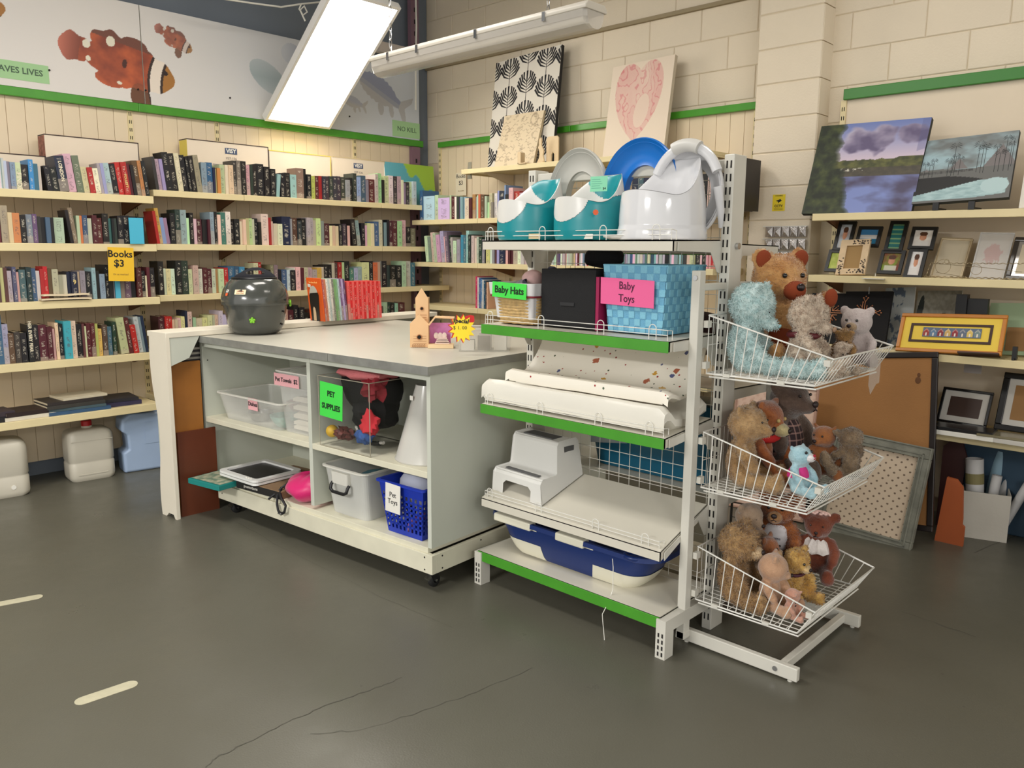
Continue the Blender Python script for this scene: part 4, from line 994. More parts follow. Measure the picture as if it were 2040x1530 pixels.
MB().box((-.192, -.20, 0), (-.1905, .16, .038)).build('front_band', mat('black_card', (30, 28, 26), .6), bb)
text('promotions', .024, XM((-.1925, .04, .02)), PAPER, bb)
bag = thing('backpack', 'hot pink fabric bag with black straps hanging over the shelf edge', 'bag', M=cm(.14, .965, SH0))
HP = mat('hot_pink_nylon', (206, 20, 104), .42, bump=.5, bscale=30, sheen=.3)
b = MB(); b.ell((0, 0, 0), (.16, .150, .066), 28)
b.v = [tuple(V((p[0], p[1], max(-.060, p[2] * (1.0 + .25 * (p[1] < 0)) + .008 * sin(atan * 7))) ) + V((0, 0, .062))) for p in b.v for atan in (math.atan2(p[1], p[0]),)]
b.build('pouch', HP, bag, smooth=True)
b = MB(); b.tube([(-.13, .12, .04), (-.15, .10, .035), (-.165, .07, .02), (-.175, .02, -.01), (-.178, .03, -.045), (-.176, .06, -.062), (-.172, .09, -.05), (-.168, .105, -.02), (-.155, .115, .02), (-.12, .13, .05)], .007, 6); b.build('strap', BKF, bag, smooth=True)
b = MB(); b.tube([(-.10, .10, .075), (-.12, .12, .055), (-.14, .135, .03), (-.165, .15, .01), (-.175, .165, -.005)], .006, 6); b.build('strap', BKF, bag, smooth=True)
b = MB(); b.tube([(-.06, .09, .09), (-.10, .10, .075), (-.125, .09, .055)], .009, 6); b.build('handle', BKF, bag, smooth=True)
b = MB(); b.tube([(-.174 + .012 * cos(a), .065 + .018 * sin(a), -.058) for a in [2 * pi * k / 10 for k in range(10)]], .003, 5, closed=True); b.build('buckle', CHROME, bag)

# ------------------------------------------------------------------ white counter behind the cabinet, with wavy end panel
ct = thing('white_counter', 'long white counter with a wavy-edged end panel behind the cabinet', 'counter', M=CM)
CW = mat('white_counter_paint', (226, 218, 200), .5, var=.02)
MB().box((-.225, 1.705, .9825), (1.78, 1.902, 1.012)).build('counter_top', CW, ct, bevel=.003)
edge = []; n = 40
for k in range(n + 1):
    z = .985 * k / n; edge.append((1.852 + .016 * sin(z * 9.2 + .6) + .035 * max(0, (z - .55) / .435), z))
poly = [(1.705, 0), (1.725, 0), (1.74, .022), (1.79, .022), (1.815, 0)] + edge + [(1.705, .985)]
b = MB(); b.v = [(-.225, y, z) for y, z in poly] + [(-.205, y, z) for y, z in poly]; m = len(poly)
b.f = [tuple(range(m))[::-1], tuple(range(m, 2 * m))] + [(i, (i + 1) % m, m + (i + 1) % m, m + i) for i in range(m)]; b.mi = [0] * len(b.f)
b.build('end_panel', CW, ct)
b = MB(); b.v = [(x, y, z) for y in (1.708, 1.724) for x, z in ((-.203, .982), (-.035, .982), (-.10, .87), (-.203, .835))]
b.f = [(0, 1, 2, 3), (7, 6, 5, 4), (0, 4, 5, 1), (1, 5, 6, 2), (2, 6, 7, 3), (3, 7, 4, 0)]; b.mi = [0] * 6
b.build('gusset', PAINT, ct)
MB().box((-.20, 1.882, .02), (1.76, 1.896, .982)).build('back_panel', PAINT, ct)
MB().box((1.76, 1.80, 0), (1.78, 1.896, .982)).build('end_panel', PAINT, ct)
MB().box((-.20, 1.79, .80), (-.04, 1.880, .82)).build('under_shelf', PAINT, ct)
# brown boards leaning there
b1 = MB().box((1.805, 4.205, .0), (1.975, 4.218, .845)).build('fibreboard', mat('ochre_fibreboard', (152, 96, 34), .6, var=.14, vscale=5)); tag(b1, 'tall ochre brown board standing between the wavy panel and the cabinet', 'board')
b2 = MB().box((1.815, 4.180, .0), (2.03, 4.192, .47)).build('fibreboard', mat('red_brown_fibreboard', (96, 46, 24), .45, var=.12, vscale=6)); tag(b2, 'shorter dark red-brown board in front of the ochre board', 'board')
MAGL = ['lowest pale magazine', 'dark magazine second from the bottom', 'third magazine up, pale', 'middle dark magazine', 'pale magazine above the middle one', 'dark magazine second from the top', 'topmost pale magazine']
MAGL = [q + ' of the pile under the white counter' for q in MAGL]
for k in range(7):
    o = MB().box((1.86, 4.265, .8205 + k * .013), (2.02, 4.345, .8325 + k * .013)).build('magazine', mat(('pale_magazine', 'dark_magazine')[k % 2], ((196, 190, 176), (70, 66, 66))[k % 2], .6)); 
    o.location.x += (k % 3) * .006
    tag(o, MAGL[k], 'magazine', 'magazines piled under the counter')
# picture books on the counter, held by a black bookend
def thin(i, x, t, h, d, col, page, lean, lab, T=None):
    o = bpy.data.objects.new('picture_book', BOOKME); COL.objects.link(o); p = bpy.data.objects.new('pages', PAGEME); COL.objects.link(p); p.parent = o
    o.color = (*s2l(col), 1)
    o.matrix_basis = Matrix.Translation((x, 4.175, 1.0125)) @ Matrix.Rotation(R(lean), 4, 'Y') @ Matrix.Diagonal((t, d, h, 1))
    tag(o, lab, 'book', 'thin picture books in a row on the white counter'); return o
colsL = [(176, 90, 90), (196, 120, 90), (226, 220, 210), (180, 190, 186), (214, 206, 196), (120, 120, 110), (120, 160, 104), (126, 170, 124), (176, 192, 196), (120, 90, 130), (176, 158, 196), (96, 60, 100)]
names = ['rose', 'salmon', 'white', 'pale grey', 'off-white', 'dark grey', 'green', 'lighter green', 'pale blue grey', 'purple', 'lilac', 'plum']
x = 2.763
for i, (c, nm) in enumerate(zip(colsL, names)):
    thin(i, x, .0132, .255, .15, c, None, -5, f'thin {nm} picture book leaning left in the counter row'); x += .0138
x += .004
for i in range(15):
    thin(i, x, .0164, .235, .15, (206, 34, 38) if i % 2 else (232, 96, 92), None, -1.5, f'red spined picture book, {ordn(i)} of the red run on the counter'); x += .0171
ob = thing('picture_book', 'orange cover picture book facing forward at the left end of the row', 'book', M=basis((2.748, 4.318, 1.0125), (.02, -1, 0), (-.09, 0, 1)))
MB().box((0, 0, -.010), (.145, .262, -.001)).build('cover', mat('orange_cover', (226, 92, 24), .45), ob)
b = MB(); b.prism([(.045 + .0 + .045 * cos(R(a)) + .02, .15 + .05 * sin(R(a)) * 1.3) for a in range(0, 181, 15)], 0, .0008); b.build('cover_print', mat('print_grey', (196, 192, 180), .6), ob)
b = MB(); b.prism([(.022, 0), (.105, 0), (.118, .16), (.110, .175), (.030, .168), (.020, .155)], .0012, .0022); b.build('bookend', BLACK, ob).name = 'cover_print'
b = MB(); b.prism([(.045, .002), (.072, .002), (.075, .05), (.070, .078), (.058, .088), (.048, .075)], .0024, .003); b.build('cover_print', mat('print_cream', (224, 196, 160), .6), ob)
text('The Story Book', .014, Matrix.Translation((.07, .235, .001)), mat('pale_yellow_ink', (250, 200, 120), .6), ob)
label_card(ob, Matrix.Translation((.028, .215, .0005)) @ Matrix.Rotation(R(-8), 4, 'Z'), .03, .018, PAPER, [], .01, name='price_sticker')
# ------------------------------------------------------------------ dark grey round pot with flower knobs
G = mat('glossy_grey_pot', (66, 68, 64), .18, spec=.6, coat=.4); GL = mat('lime_knob', (122, 190, 40), .35)
c = (onz(508, 668, .98) + V((.13 * .6, .13 * .8, 0))); gp = thing('toy_kettle', 'glossy dark grey round pot with lime flower knobs on the cabinet top', 'pot', (2.262, 4.10, .9815))
b = MB(); b.lathe([(0, 0), (.10, 0), (.128, .012), (.15, .05), (.163, .12), (.172, .165), (.172, .168)], 48); b.build('lower_body', G, gp, smooth=True)
b = MB(); b.lathe([(.180, .163), (.182, .172), (.180, .20), (.170, .24), (.150, .275), (.128, .298), (.112, .304), (.104, .298), (.10, .28)], 48); b.build('upper_body', G, gp, smooth=True)
T = Matrix.Rotation(PHI + R(42) - pi / 2 + R(45), 4, 'Z')
b = MB(); rim = []
for k in range(40):
    a = 2 * pi * k / 40; rim.append((.118 * cos(a), .112 * sin(a), .306))
b.tube(rim, .006, 6, closed=True); b.build('mouth_rim', BLACK, gp, smooth=True)
# handle: dark arch with an oval grip hole, facing the camera
vd = V((2.275, 4.085, 0)).normalized(); rt = V((vd.y, -vd.x, 0)); HM = basis((0, 0, 0), rt, (0, 0, 1))
outl = [(-.125, .298), (-.10, .318), (-.05, .348), (-.01, .362), (.03, .363), (.07, .348), (.105, .325), (.122, .300), (.10, .288), (0, .280), (-.10, .288)]
hole = [(-.045, .335), (-.02, .345), (.03, .346), (.055, .335), (.05, .324), (-.04, .324)]
def hring(z0, z1):
    b = MB(); n = 44
    def samp(poly, k):
        # point of the outline in direction k seen from the hole centre
        ang = 2 * pi * k / n; c = V((.004, .334)); d = V((cos(ang), sin(ang))); best = 0
        for i in range(len(poly)):
            p, q = V(poly[i]), V(poly[(i + 1) % len(poly)]); e = q - p; den = d.x * e.y - d.y * e.x
            if abs(den) < 1e-9: continue
            w = p - c; t = (w.x * e.y - w.y * e.x) / den; s = (w.x * d.y - w.y * d.x) / den
            if t > 0 and -1e-6 <= s <= 1 + 1e-6: best = max(best, t)
        return c + d * best
    A = [samp(outl, k) for k in range(n)]; B = [samp(hole, k) for k in range(n)]
    b.loft([[(p.x, p.y, z0) for p in A], [(p.x, p.y, z1) for p in A], [(p.x, p.y, z1) for p in B], [(p.x, p.y, z0) for p in B], [(p.x, p.y, z0) for p in A]])
    return b
o = hring(-.06, -.045).build('handle', mat('navy_black', (20, 20, 30), .35), gp); o.matrix_basis = HM
MB().lathe([(0, .279), (.112, .281), (.112, .277), (0, .275)], 32).build('inner_lid', mat('navy_black', (20, 20, 30), .35), gp)
def flower(ang, z, r, R_):
    d = V((cos(ang), sin(ang), 0)); M = basis(d * R_ + V((0, 0, z)), (-d.y, d.x, 0), (0, 0, 1)); b = MB()
    b.ell((0, 0, 0), (r * .55, r * .55, r * .35), 12)
    for k in range(5): a = 2 * pi * k / 5 + .3; b.ell((r * .62 * cos(a), r * .62 * sin(a), 0), (r * .42, r * .42, r * .32), 10)
    o = b.build('flower_knob', GL, gp, smooth=True); o.matrix_basis = M; return o
fa = math.atan2(-vd.y, -vd.x); flower(fa - .12, .085, .017, .164); flower(fa + 1.52, .165, .02, .186)
b = MB()
for k, z in enumerate((.055, .125, .19)):
    a = fa + 1.05; R_ = (.155, .168, .182)[k]; M = basis((cos(a) * R_, sin(a) * R_, z), (-sin(a), cos(a), 0), (0, 0, 1)); b.ell((0, 0, 0), (.010, .006, .003), 10, T=M)
b.build('vent_holes', DARK, gp, kind='stuff')
a = fa - .45; label_card(gp, basis((cos(a) * .170, sin(a) * .170, .236), (-sin(a), cos(a), 0), (-cos(a) * .5, -sin(a) * .5, 1)), .062, .028, mat('cream_sticker', (232, 214, 176), .7), ['Sold as seen', 'please check'], .0085, mat('red_ink', (190, 90, 60), .7), 0, name='sticker')
a = fa - .95; label_card(gp, basis((cos(a) * .171, sin(a) * .171, .240), (-sin(a), cos(a), 0), (-cos(a) * .5, -sin(a) * .5, 1)), .018, .016, PAPER, ['2'], .01, name='price_sticker')
label_card(gp, basis((cos(a) * .178, sin(a) * .178, .222), (-sin(a), cos(a), 0), (-cos(a) * .35, -sin(a) * .35, 1)), .018, .014, mat('orange_sticker', (226, 96, 50), .6), [], .01, name='price_sticker')
# ------------------------------------------------------------------ wooden toy houses, special sign, clear box of cards
WOOD = mat('pale_plywood', (222, 182, 136), .6, var=.05, vscale=6); WOODL = mat('plywood_line', (160, 104, 62), .7)
bp = onz(850, 690, .9815); hd = V((.66, -.75, 0))      # the fronts face roughly the camera
dh = thing('toy_house', 'pale plywood dolls house with two steep gables and a small pink room', 'toy', M=basis((bp.x - .055, bp.y + .04, .9815), (.72, -.69, 0), (0, 0, 1)))
def gable(x0, w, h0, h1, z0, z1, nm):
    b = MB(); b.prism([(x0, 0), (x0 + w, 0), (x0 + w, h0), (x0 + w / 2, h1), (x0, h0)], z0, z1); b.build(nm, WOOD, dh, bevel=.001)
gable(-.01, .090, .115, .16, .03, .034, 'lower_gable'); gable(.015, .062, .235, .285, -.01, -.006, 'tall_gable')
b = MB(); b.box((.075, 0, -.10), (.079, .10, .03)); b.box((.071, .005, -.12), (.077, .235, -.01)); b.box((.015, .232, -.12), (.075, .235, -.01)); b.box((.0, .0, -.10), (.004, .10, .03)); b.build('side_walls', WOOD, dh)
b = MB()
for x0, z, hh in ((.0, .0345, 0), (.02, -.0055, .10)):
    for k in range(4): b.box((x0 + .006, hh + .018 + k * .012, z), (x0 + (.069 if not hh else .050), hh + .0192 + k * .012, z + .0006))
b.build('engraved_lines', WOODL, dh, kind='stuff')
for x, y, z, r in ((.035, .050, .0348, .013), (.046, .185, -.0052, .009)):
    b = MB(); b.lathe([(r * .75, 0), (r, .0), (r, .003), (r * .75, .003)], 20, T=Matrix.Translation((x, y, z))); b.build('window_frame', WOODL, dh)
    b = MB(); b.ell((x, y, z), (r * .72, r * .72, .001), 12); b.build('window_opening', DARK, dh)
b = MB()
for k in range(6): b.tube([(.004 + k * .011 + .0035 * cos(a), .008 + .007 * sin(a), .037) for a in [2 * pi * j / 8 for j in range(8)]], .0008, 4, closed=True)
b.build('fence_print', WOODL, dh, kind='stuff')
b = MB(); b.box((.082, .012, -.02), (.185, .115, -.016)); b.build('pink_room_wall', mat('pink_room', (214, 130, 190), .6, var=.08, vscale=40), dh)
b = MB(); b.prism([(.079, .112), (.11, .150), (.205, .146), (.20, .140), (.113, .143), (.084, .106)], -.018, .045); b.build('roof', WOOD, dh)
b = MB(); b.box((.078, 0, -.02), (.20, .016, .075)); b.build('deck', mat('pale_deck', (232, 204, 160), .6), dh)
b = MB()
for k in range(4): b.box((.11 + k * .004, .017 + k * .008, -.005), (.18 - k * .004, .022 + k * .008, .03))
for x in (.115, .135, .155): b.ell((x, .055, .01), (.012, .016, .003), 10)
b.build('tiny_furniture', mat('tiny_white', (228, 206, 196), .6), dh, kind='stuff')
# clear box of cards
q = onz(905, 700, .9815); bx = thing('card_box', 'clear plastic box of white cards at the right end of the worktop', 'box', M=basis((q.x + .01, q.y - .02, .9815), (.66, -.75, 0), (0, 0, 1)) @ Matrix.Rotation(-pi / 2, 4, 'X'))
CB = clearmat('clear_box', (206, 204, 194), .12, .08); w, d, h = .235, .16, .105
for nm, a, c in (('front', (0, 0, 0), (w, .002, h)), ('back', (0, d, 0), (w, d + .002, h)), ('end', (0, 0, 0), (.002, d, h)), ('end', (w, 0, 0), (w + .002, d, h)), ('base', (0, 0, 0), (w, d, .002))):
    MB().box(a, c).build(nm, CB, bx)
b = MB(); b.loft([rrect(w + .008, d + .008, .004, h - .002, cx=w / 2, cy=d / 2), rrect(w + .008, d + .008, .004, h + .004, cx=w / 2, cy=d / 2), rrect(w - .002, d - .002, .002, h + .004, cx=w / 2, cy=d / 2), rrect(w - .002, d - .002, .002, h - .002, cx=w / 2, cy=d / 2), rrect(w + .008, d + .008, .004, h - .002, cx=w / 2, cy=d / 2)]); b.build('rim', RIMM, bx)
for k in range(9):
    o = MB().box((-.03, -.001, 0), (.03, .001, .05 + .02 * (k % 3))).build('card', mat(('card_white', 'card_grey')[k % 2], ((214, 210, 198), (150, 146, 136))[k % 2], .7))
    o.matrix_basis = bx.matrix_basis @ Matrix.Translation((.04 + (k % 3) * .075, .02 + k * .014, .003)) @ Matrix.Rotation(R(-8), 4, 'X')
    tag(o, f"{('white', 'grey')[k % 2]} card, {('left', 'middle', 'right')[k % 3]} stack, {('front', 'centre', 'back')[k // 3]} row in the clear box", 'card', 'cards in the clear box')
# starburst sign
sg = thing('price_sign', 'yellow starburst sign with red shadow reading special $1.00', 'sign', M=basis(onz(921, 655, .98) * 0 + V(onx(921, 655, 2.43)), (.66, -.75, 0), (0, .0, 1)))
def star(n, r0, r1, sy=1, ph=0): return [((r0 if k % 2 else r1) * cos(pi * k / n + ph), (r0 if k % 2 else r1) * sin(pi * k / n + ph) * sy) for k in range(2 * n)]
b = MB(); b.prism(star(13, .040, .060, 1.05), 0, .001); b.build('burst', mat('burst_yellow', (246, 218, 40), .5), sg)
b = MB(); b.prism([(x - .004, y + .001) for x, y in star(13, .044, .0635, 1.05)], -.0012, -.0002); b.build('burst_shadow', mat('burst_red', (196, 40, 24), .5), sg)
b = MB(); b.prism([(.0, .035), (.014, .056), (.034, .062), (.052, .058), (.054, .035), (.04, .016), (.02, .02)], -.002, -.0014); b.build('heart_shape', mat('heart_red', (206, 20, 22), .4), sg)
text('special', .026, Matrix.Translation((-.006, .034, .0015)) @ Matrix.Rotation(R(-4), 4, 'Z'), INK, sg, bold=.0008, shear=.1); text('$ 1. 00', .022, Matrix.Translation((-.01, .004, .0015)), mat('pen_ink', (96, 84, 20), .6), sg)
# ------------------------------------------------------------------ double-sided gondola rack
RK = thing('display_rack', 'tall white double-sided shop rack with green edged shelves of baby goods', 'shelving', (2.70, 1.92, 0))
SLOT = DARK
def post(y, z1=1.79):
    b = MB(); b.box((2.65, y - .02, 0), (2.74, y + .02, z1)); o = b.build('upright', WHITE, RK, world=True, bevel=.003)
    s = MB(); z = .04
    while z < z1 - .03:
        for q in (-.008, .008):
            s.box((2.6490, y + q - .0028, z), (2.6503, y + q + .0028, z + .026)); s.box((2.7397, y + q - .0028, z), (2.741, y + q + .0028, z + .026))
        z += .046
    c = s.build('slots', DARK, RK, world=True, kind='stuff')
YR, YL_ = 1.455, 2.395
post(YR); post(YL_)
b = MB(); b.box((2.665, YR + .02, 1.735), (2.725, YL_ - .02, 1.775)); b.build('top_rail', WHITE, RK, world=True, bevel=.003)
b = MB(); b.box((2.67, YR + .02, .10), (2.72, YL_ - .02, .15)); b.build('bottom_rail', WHITE, RK, world=True)
# wire grid between the posts, each wire a part
gy = YR + .05; wv = MB().cyl((0, 0, .15), (0, 0, 1.735), .0016, n=5).mesh('wire', WHITE)
while gy < YL_ - .03:
    o = bpy.data.objects.new('grid_wire', wv); COL.objects.link(o); o.parent = RK; o.location = V((2.695, gy, 0)) - RK.location; gy += .052
wh = MB().cyl((0, YR + .02, 0), (0, YL_ - .02, 0), .0016, n=5).mesh('wire', WHITE, origin=(0, RK.location.y, 0)); gz = .20
while gz < 1.72:
    o = bpy.data.objects.new('grid_wire', wh); COL.objects.link(o); o.parent = RK; o.location = (2.692 - RK.location.x, 0, gz); gz += .052
SHF = mat('white_shelf_enamel', (208, 203, 188), .33, var=.02)
def rshelf(zf, zb, xf, green, y0=1.475, y1=2.385, lip=.036, sgn=-1, name='shelf', brk=True):
    """shelf tray from the back (grid) to its front edge; sgn -1 faces -x"""
    xb = 2.648 if sgn < 0 else 2.742
    b = MB(); f = V((xf, 0, zf)); k = V((xb, 0, zb)); t = .004
    def slab(xa, za, xc, zc, y0_, y1_, th):
        b.add([(xa, y0_, za), (xc, y0_, zc), (xc, y1_, zc), (xa, y1_, za), (xa, y0_, za - th), (xc, y0_, zc - th), (xc, y1_, zc - th), (xa, y1_, za - th)],
              [(0, 1, 2, 3), (7, 6, 5, 4), (0, 4, 5, 1), (1, 5, 6, 2), (2, 6, 7, 3), (3, 7, 4, 0)] if (xa < xc) else [(3, 2, 1, 0), (4, 5, 6, 7), (1, 5, 4, 0), (2, 6, 5, 1), (3, 7, 6, 2), (0, 4, 7, 3)])
    slab(xf, zf, xb, zb, y0, y1, t)
    for y in (y0, y1 - .003): slab(xf, zf, xb, zb, y, y + .003, lip)
    b.box((xf, y0, zf - lip), (xf - sgn * .004, y1, zf))
    o = b.build(name, SHF, RK, world=True)
    if green:
        g = MB(); g.box((xf + sgn * .004, y0 + .002, zf - lip - .004), (xf + sgn * .0005, y1 + .002, zf - .001)); g.build('price_strip', GREEN, RK, world=True, bevel=.0015)
    if brk:                                       # end brackets that taper to the upright
        for y in (y0 - .006, y1 + .003):
            c = MB(); p = [(xf - sgn * .02, zf - .006), (xb, zb - .004), (xb, zb - .12), (xb + sgn * .02, zb - .115), (xb + sgn * .07, zb - .045), (xf - sgn * .02, zf - lip)]
            if sgn > 0: p = p[::-1]
            c.v = [(x, y, z) for x, z in p] + [(x, y + .003, z) for x, z in p]; c.f = [tuple(range(6)), tuple(range(6, 12))[::-1]] + [(i, 6 + i, 6 + (i + 1) % 6, (i + 1) % 6) for i in range(6)]; c.mi = [0] * 8
            c.build('bracket', WHITE, RK, world=True)
    return o
SZ = [(1.487, 1.492, 2.34), (1.146, 1.152, 2.34), (.808, .835, 2.335), (.395, .500, 2.335), (.152, .158, 2.335)]
rshelf(*SZ[0], False); rshelf(*SZ[1], True); rshelf(*SZ[2], True); rshelf(*SZ[3], False); rshelf(*SZ[4], True, y0=1.465, y1=2.40, lip=.04, brk=False, name='base_deck')
rshelf(1.475, 1.48, 3.12, True, sgn=1); rshelf(.92, .93, 3.10, True, sgn=1); rshelf(.50, .51, 3.05, False, sgn=1); rshelf(.152, .158, 3.10, True, sgn=1, brk=False, name='base_deck')
for y in (1.455, 2.395):                          # base feet
    b = MB(); b.box((2.325, y - .02, .10), (2.65, y + .02, .148)); b.box((2.325, y - .02, 0), (2.38, y + .02, .10)); b.box((2.74, y - .02, .10), (3.08, y + .02, .148)); b.box((3.03, y - .02, 0), (3.08, y + .02, .10))
    b.build('foot', WHITE, RK, world=True)
    s = MB()
    for z in (.010, .034, .058, .082):
        for q in (-.008, .008): s.box((2.3235, y + q - .003, z), (2.3252, y + q + .003, z + .015))
    s.build('slots', DARK, RK, world=True, kind='stuff')
b = MB(); b.cyl((2.695, YR - .021, 1.47), (2.695, YR - .032, 1.47), .012, n=10); b.build('bolt', CHROME, RK, world=True); b = MB(); b.cyl((2.715, YR - .021, .40), (2.715, YR - .032, .40), .012, n=10); b.build('bolt', CHROME, RK, world=True)
WIREM = mat('white_wire', (222, 220, 212), .35)
def fence(z, x, y0=1.49, y1=2.375, h=.035):
    b = MB(); b.tube([(x, y0, z), (x, y0, z + h), (x, y1, z + h), (x, y1, z)], .0017, 5); b.tube([(x, y0, z + h * .5), (x, y1, z + h * .5)], .0015, 5)
    b.tube([(x, y0, z + h), (x + .03, y0, z + h * .9), (x + .03, y0, z)], .0015, 5); b.tube([(x, y1, z + h), (x + .03, y1, z + h * .9), (x + .03, y1, z)], .0015, 5)
    b.build('guard_rail', WIREM, RK, world=True)
    for y in (y1 - .03, y1 - .31, y1 - .60, y0 + .06):
        c = MB(); c.tube([(x - .002, y + .015, z), (x - .002, y + .015, z + h * 1.05)] + [(x - .002, y + .015 * cos(a), z + h * 1.05 + .015 * sin(a)) for a in [pi * k / 6 for k in range(7)]] + [(x - .002, y - .015, z)], .0017, 5)
        c.build('guard_loop', WIREM, RK, world=True)
fence(1.488, 2.35); fence(1.148, 2.35); fence(.809, 2.35, h=.03); fence(.398, 2.35, h=.028)

# ------------------------------------------------------------------ potties
TEAL = mat('teal_plastic', (22, 138, 146), .30, spec=.5); WPL = mat('white_plastic', (214, 213, 208), .28); WGL = mat('glossy_white_plastic', (216, 216, 218), .12, coat=.5); GRP = mat('pale_grey_plastic', (190, 188, 180), .35)
def potty(name, label, M, a, bb, h0, fr, bk, mats, scheme, extra=0.0, flare=1.0):
    """child's potty: oval tub with raised front and a tall backrest; local x = forward"""
    o = thing(name, label, 'potty', M=M); n, m = 220, 60
    def hz(th): # rim height by angle, th=0 front
        c = max(0, cos(th)); q = max(0, min(1, (abs(th if th < pi else th - 2 * pi) - 1.0) / 1.65))
        return h0 + fr * c ** 1.6 + bk * (.5 - .5 * cos(pi * q))
    outer = []
    for j in range(m + 1):
        t = j / m; ring = []
        for i in range(n):
            th = 2 * pi * i / n; H = hz(th); z = H * t
            ex = .93 + .07 * min(1, z / .035) ** .5 - .10 * max(0, (z - .07) / .17) ** 1.5
            base = 1 + (flare - 1) * (1 - min(1, z / .05))
            bx = -.03 * max(0, -cos(th)) * max(0, z - h0) / .1
            ring.append((a * cos(th) * ex * base + extra * 0, bb * sin(th) * ex * base * (1 - .12 * max(0, (z - h0)) / max(.001, bk)), z))
        outer.append(ring)
    inner = []
    for j in range(1, 41):
        t = j / 40; ring = []
        for i in range(n):
            th = 2 * pi * i / n; H = hz(th); x, y, z = outer[m][i]; s = 1 - .12 * min(1, t * 3) - .30 * t * t; zz = H + .006 * sin(pi * min(1, t * 3)) - (H - .03) * t ** 1.3
            ring.append((x * s, y * s, zz))
        inner.append(ring)
    rings = outer + inner; vs = [p for r in rings for p in r]; F = {}
    for j in range(len(rings) - 1):
        for i in range(n):
            q = (j * n + i, j * n + (i + 1) % n, (j + 1) * n + (i + 1) % n, (j + 1) * n + i)
            th = 2 * pi * (i + .5) / n; z = rings[j][i][2]; F.setdefault(scheme(th if th < pi else th - 2 * pi, j / m, z, j > m), []).append(q)
    F.setdefault(0, []).append(tuple(range((len(rings) - 1) * n, len(rings) * n)))
    for k, fs in sorted(F.items()):
        used = sorted({i for f in fs for i in f}); mp = {v: i for i, v in enumerate(used)}
        b = MB(); off = .0012 * (k > 0); b.add([V(vs[i]) * (1 + off / .15) for i in used], [tuple(mp[i] for i in f) for f in fs])
        b.build(('body', 'front_panel', 'back_panel', 'seat_lip')[k], mats[k], o, smooth=True)
    b = MB(); b.loft([[(x * .98, y * .98, 0) for x, y, z in outer[0]], [(x * .98, y * .98, .003) for x, y, z in outer[0]]], cap0=True, cap1=True); b.build('base', mats[0], o)
    return o
def sch1(th, t, z, inside):
    a = abs(th)
    if t > .975 and not inside: return 3
    if inside: return (0 if z > .150 and ((pi - a) / 1.0) ** 2 + ((z - .245) / .085) ** 2 < 1 else 2)
    if a < .80 and z > .150 - .085 * max(0, cos(th / .80 * pi / 2)) ** .5: return 1
    if a > 1.35 and z > .150 + .02 * (a - 1.35): return 2 if a < 2.6 else 0
    return 0
def potM(x, y, z, fx, fy): return basis((x, y, z), (fx, fy, 0), (-fy, fx, 0))
pz = 1.4895
potty('potty', 'teal and white potty at the left end of the top rack shelf', potM(2.480, 2.245, pz, -.95, .20), .136, .140, .128, .030, .122, [TEAL, WPL, WPL, WPL], sch1)
p2 = potty('potty', 'teal and white potty with pale green label and orange price sticker', potM(2.480, 1.940, pz, -.95, .20), .136, .140, .128, .030, .122, [TEAL, WPL, WPL, WPL], sch1)
q = onx(1192, 367, 2.45); cd = thing('care_label', 'pale green care label hung over the back of the second teal potty', 'label', M=basis(q + V((-.01, -.01, 0)), (.35, -.93, .02), (.1, .1, 1)))
MB().box((-.033, -.028, 0), (.033, .028, .001)).build('card', mat('mint_label', (130, 206, 168), .6), cd); b = MB()
for k in range(5): b.box((-.028, .016 - k * .008, .001), (.005 + .004 * (k % 3), .0175 - k * .008, .0016))
b.build('small_print', mat('mint_ink', (86, 160, 140), .6), cd, kind='stuff'); text('$4', .012, Matrix.Translation((.022, -.018, .0014)), INK, cd)
q = onx(1188, 423, 2.355); st = MB(); st.prism(star(8, .009, .011), 0, .001); o = st.build('price_sticker', mat('orange_sticker', (226, 96, 50), .6)); o.matrix_basis = basis(q + V((-.004, 0.0, 0)), (.62, -.78, 0), (0, 0, 1)); tag(o, 'small orange price sticker on the second teal potty', 'sticker')
sch2 = lambda th, t, z, inside: 3 if inside else 0
potty('potty', 'large glossy all-white potty at the right end of the top rack shelf', potM(2.505, 1.630, pz, -.95, .20), .158, .150, .140, .03, .150, [WGL, WGL, WGL, WGL], sch2, flare=1.10)
# toilet training rings standing on edge behind the potties
def seatring(name, label, M, ro, ri, oy, m, dish=.03, handle=False, thick=.012):
    """oval child's toilet seat standing upright; local z is its normal"""
    o = thing(name, label, 'toilet seat', M=M); b = MB(); n = 48; prof = []
    for k in range(9):
        f = k / 8; r = ri + (ro - ri) * f; prof.append((r, dish * (f - .25) ** 2 * 2.2 + .0))
    prof = [(ri, -thick - .02)] + prof + [(ro + .004, prof[-1][1] - .008), (ro, prof[-1][1] - thick - .012), (ro - .012, prof[-1][1] - thick)] + [(r, z - thick) for r, z in prof[::-1]] + [(ri + .006, -thick - .02), (ri, -thick - .02)]
    b.lathe(prof, n, sy=oy); b.build('seat', m, o, smooth=True)
    if handle:
        c = MB(); pts = [(ro * .98 * cos(a), ro * oy * .98 * sin(a), .045 + .0 * a) for a in [R(25) + R(130) * k / 16 for k in range(17)]]
        c.tube(pts, .019, 10); c.build('guard_handle', m, o, smooth=True)
        c = MB(); c.tube([(ro * 1.0 * cos(a), ro * oy * 1.0 * sin(a), .055) for a in [R(68) + R(44) * k / 8 for k in range(9)]], .024, 10); c.build('grip_pad', mat('greyed_white', (200, 198, 192), .4), o, smooth=True)
        for s in (-1, 1):
            c = MB(); c.tube([(s * ro * .95, oy * ro * .1, .05), (s * ro * 1.0, -oy * ro * .4, .03), (s * ro * .92, -oy * ro * .75, .0)], [.018, .014, .008], 8); c.build('side_arm', m, o, smooth=True)
    return o
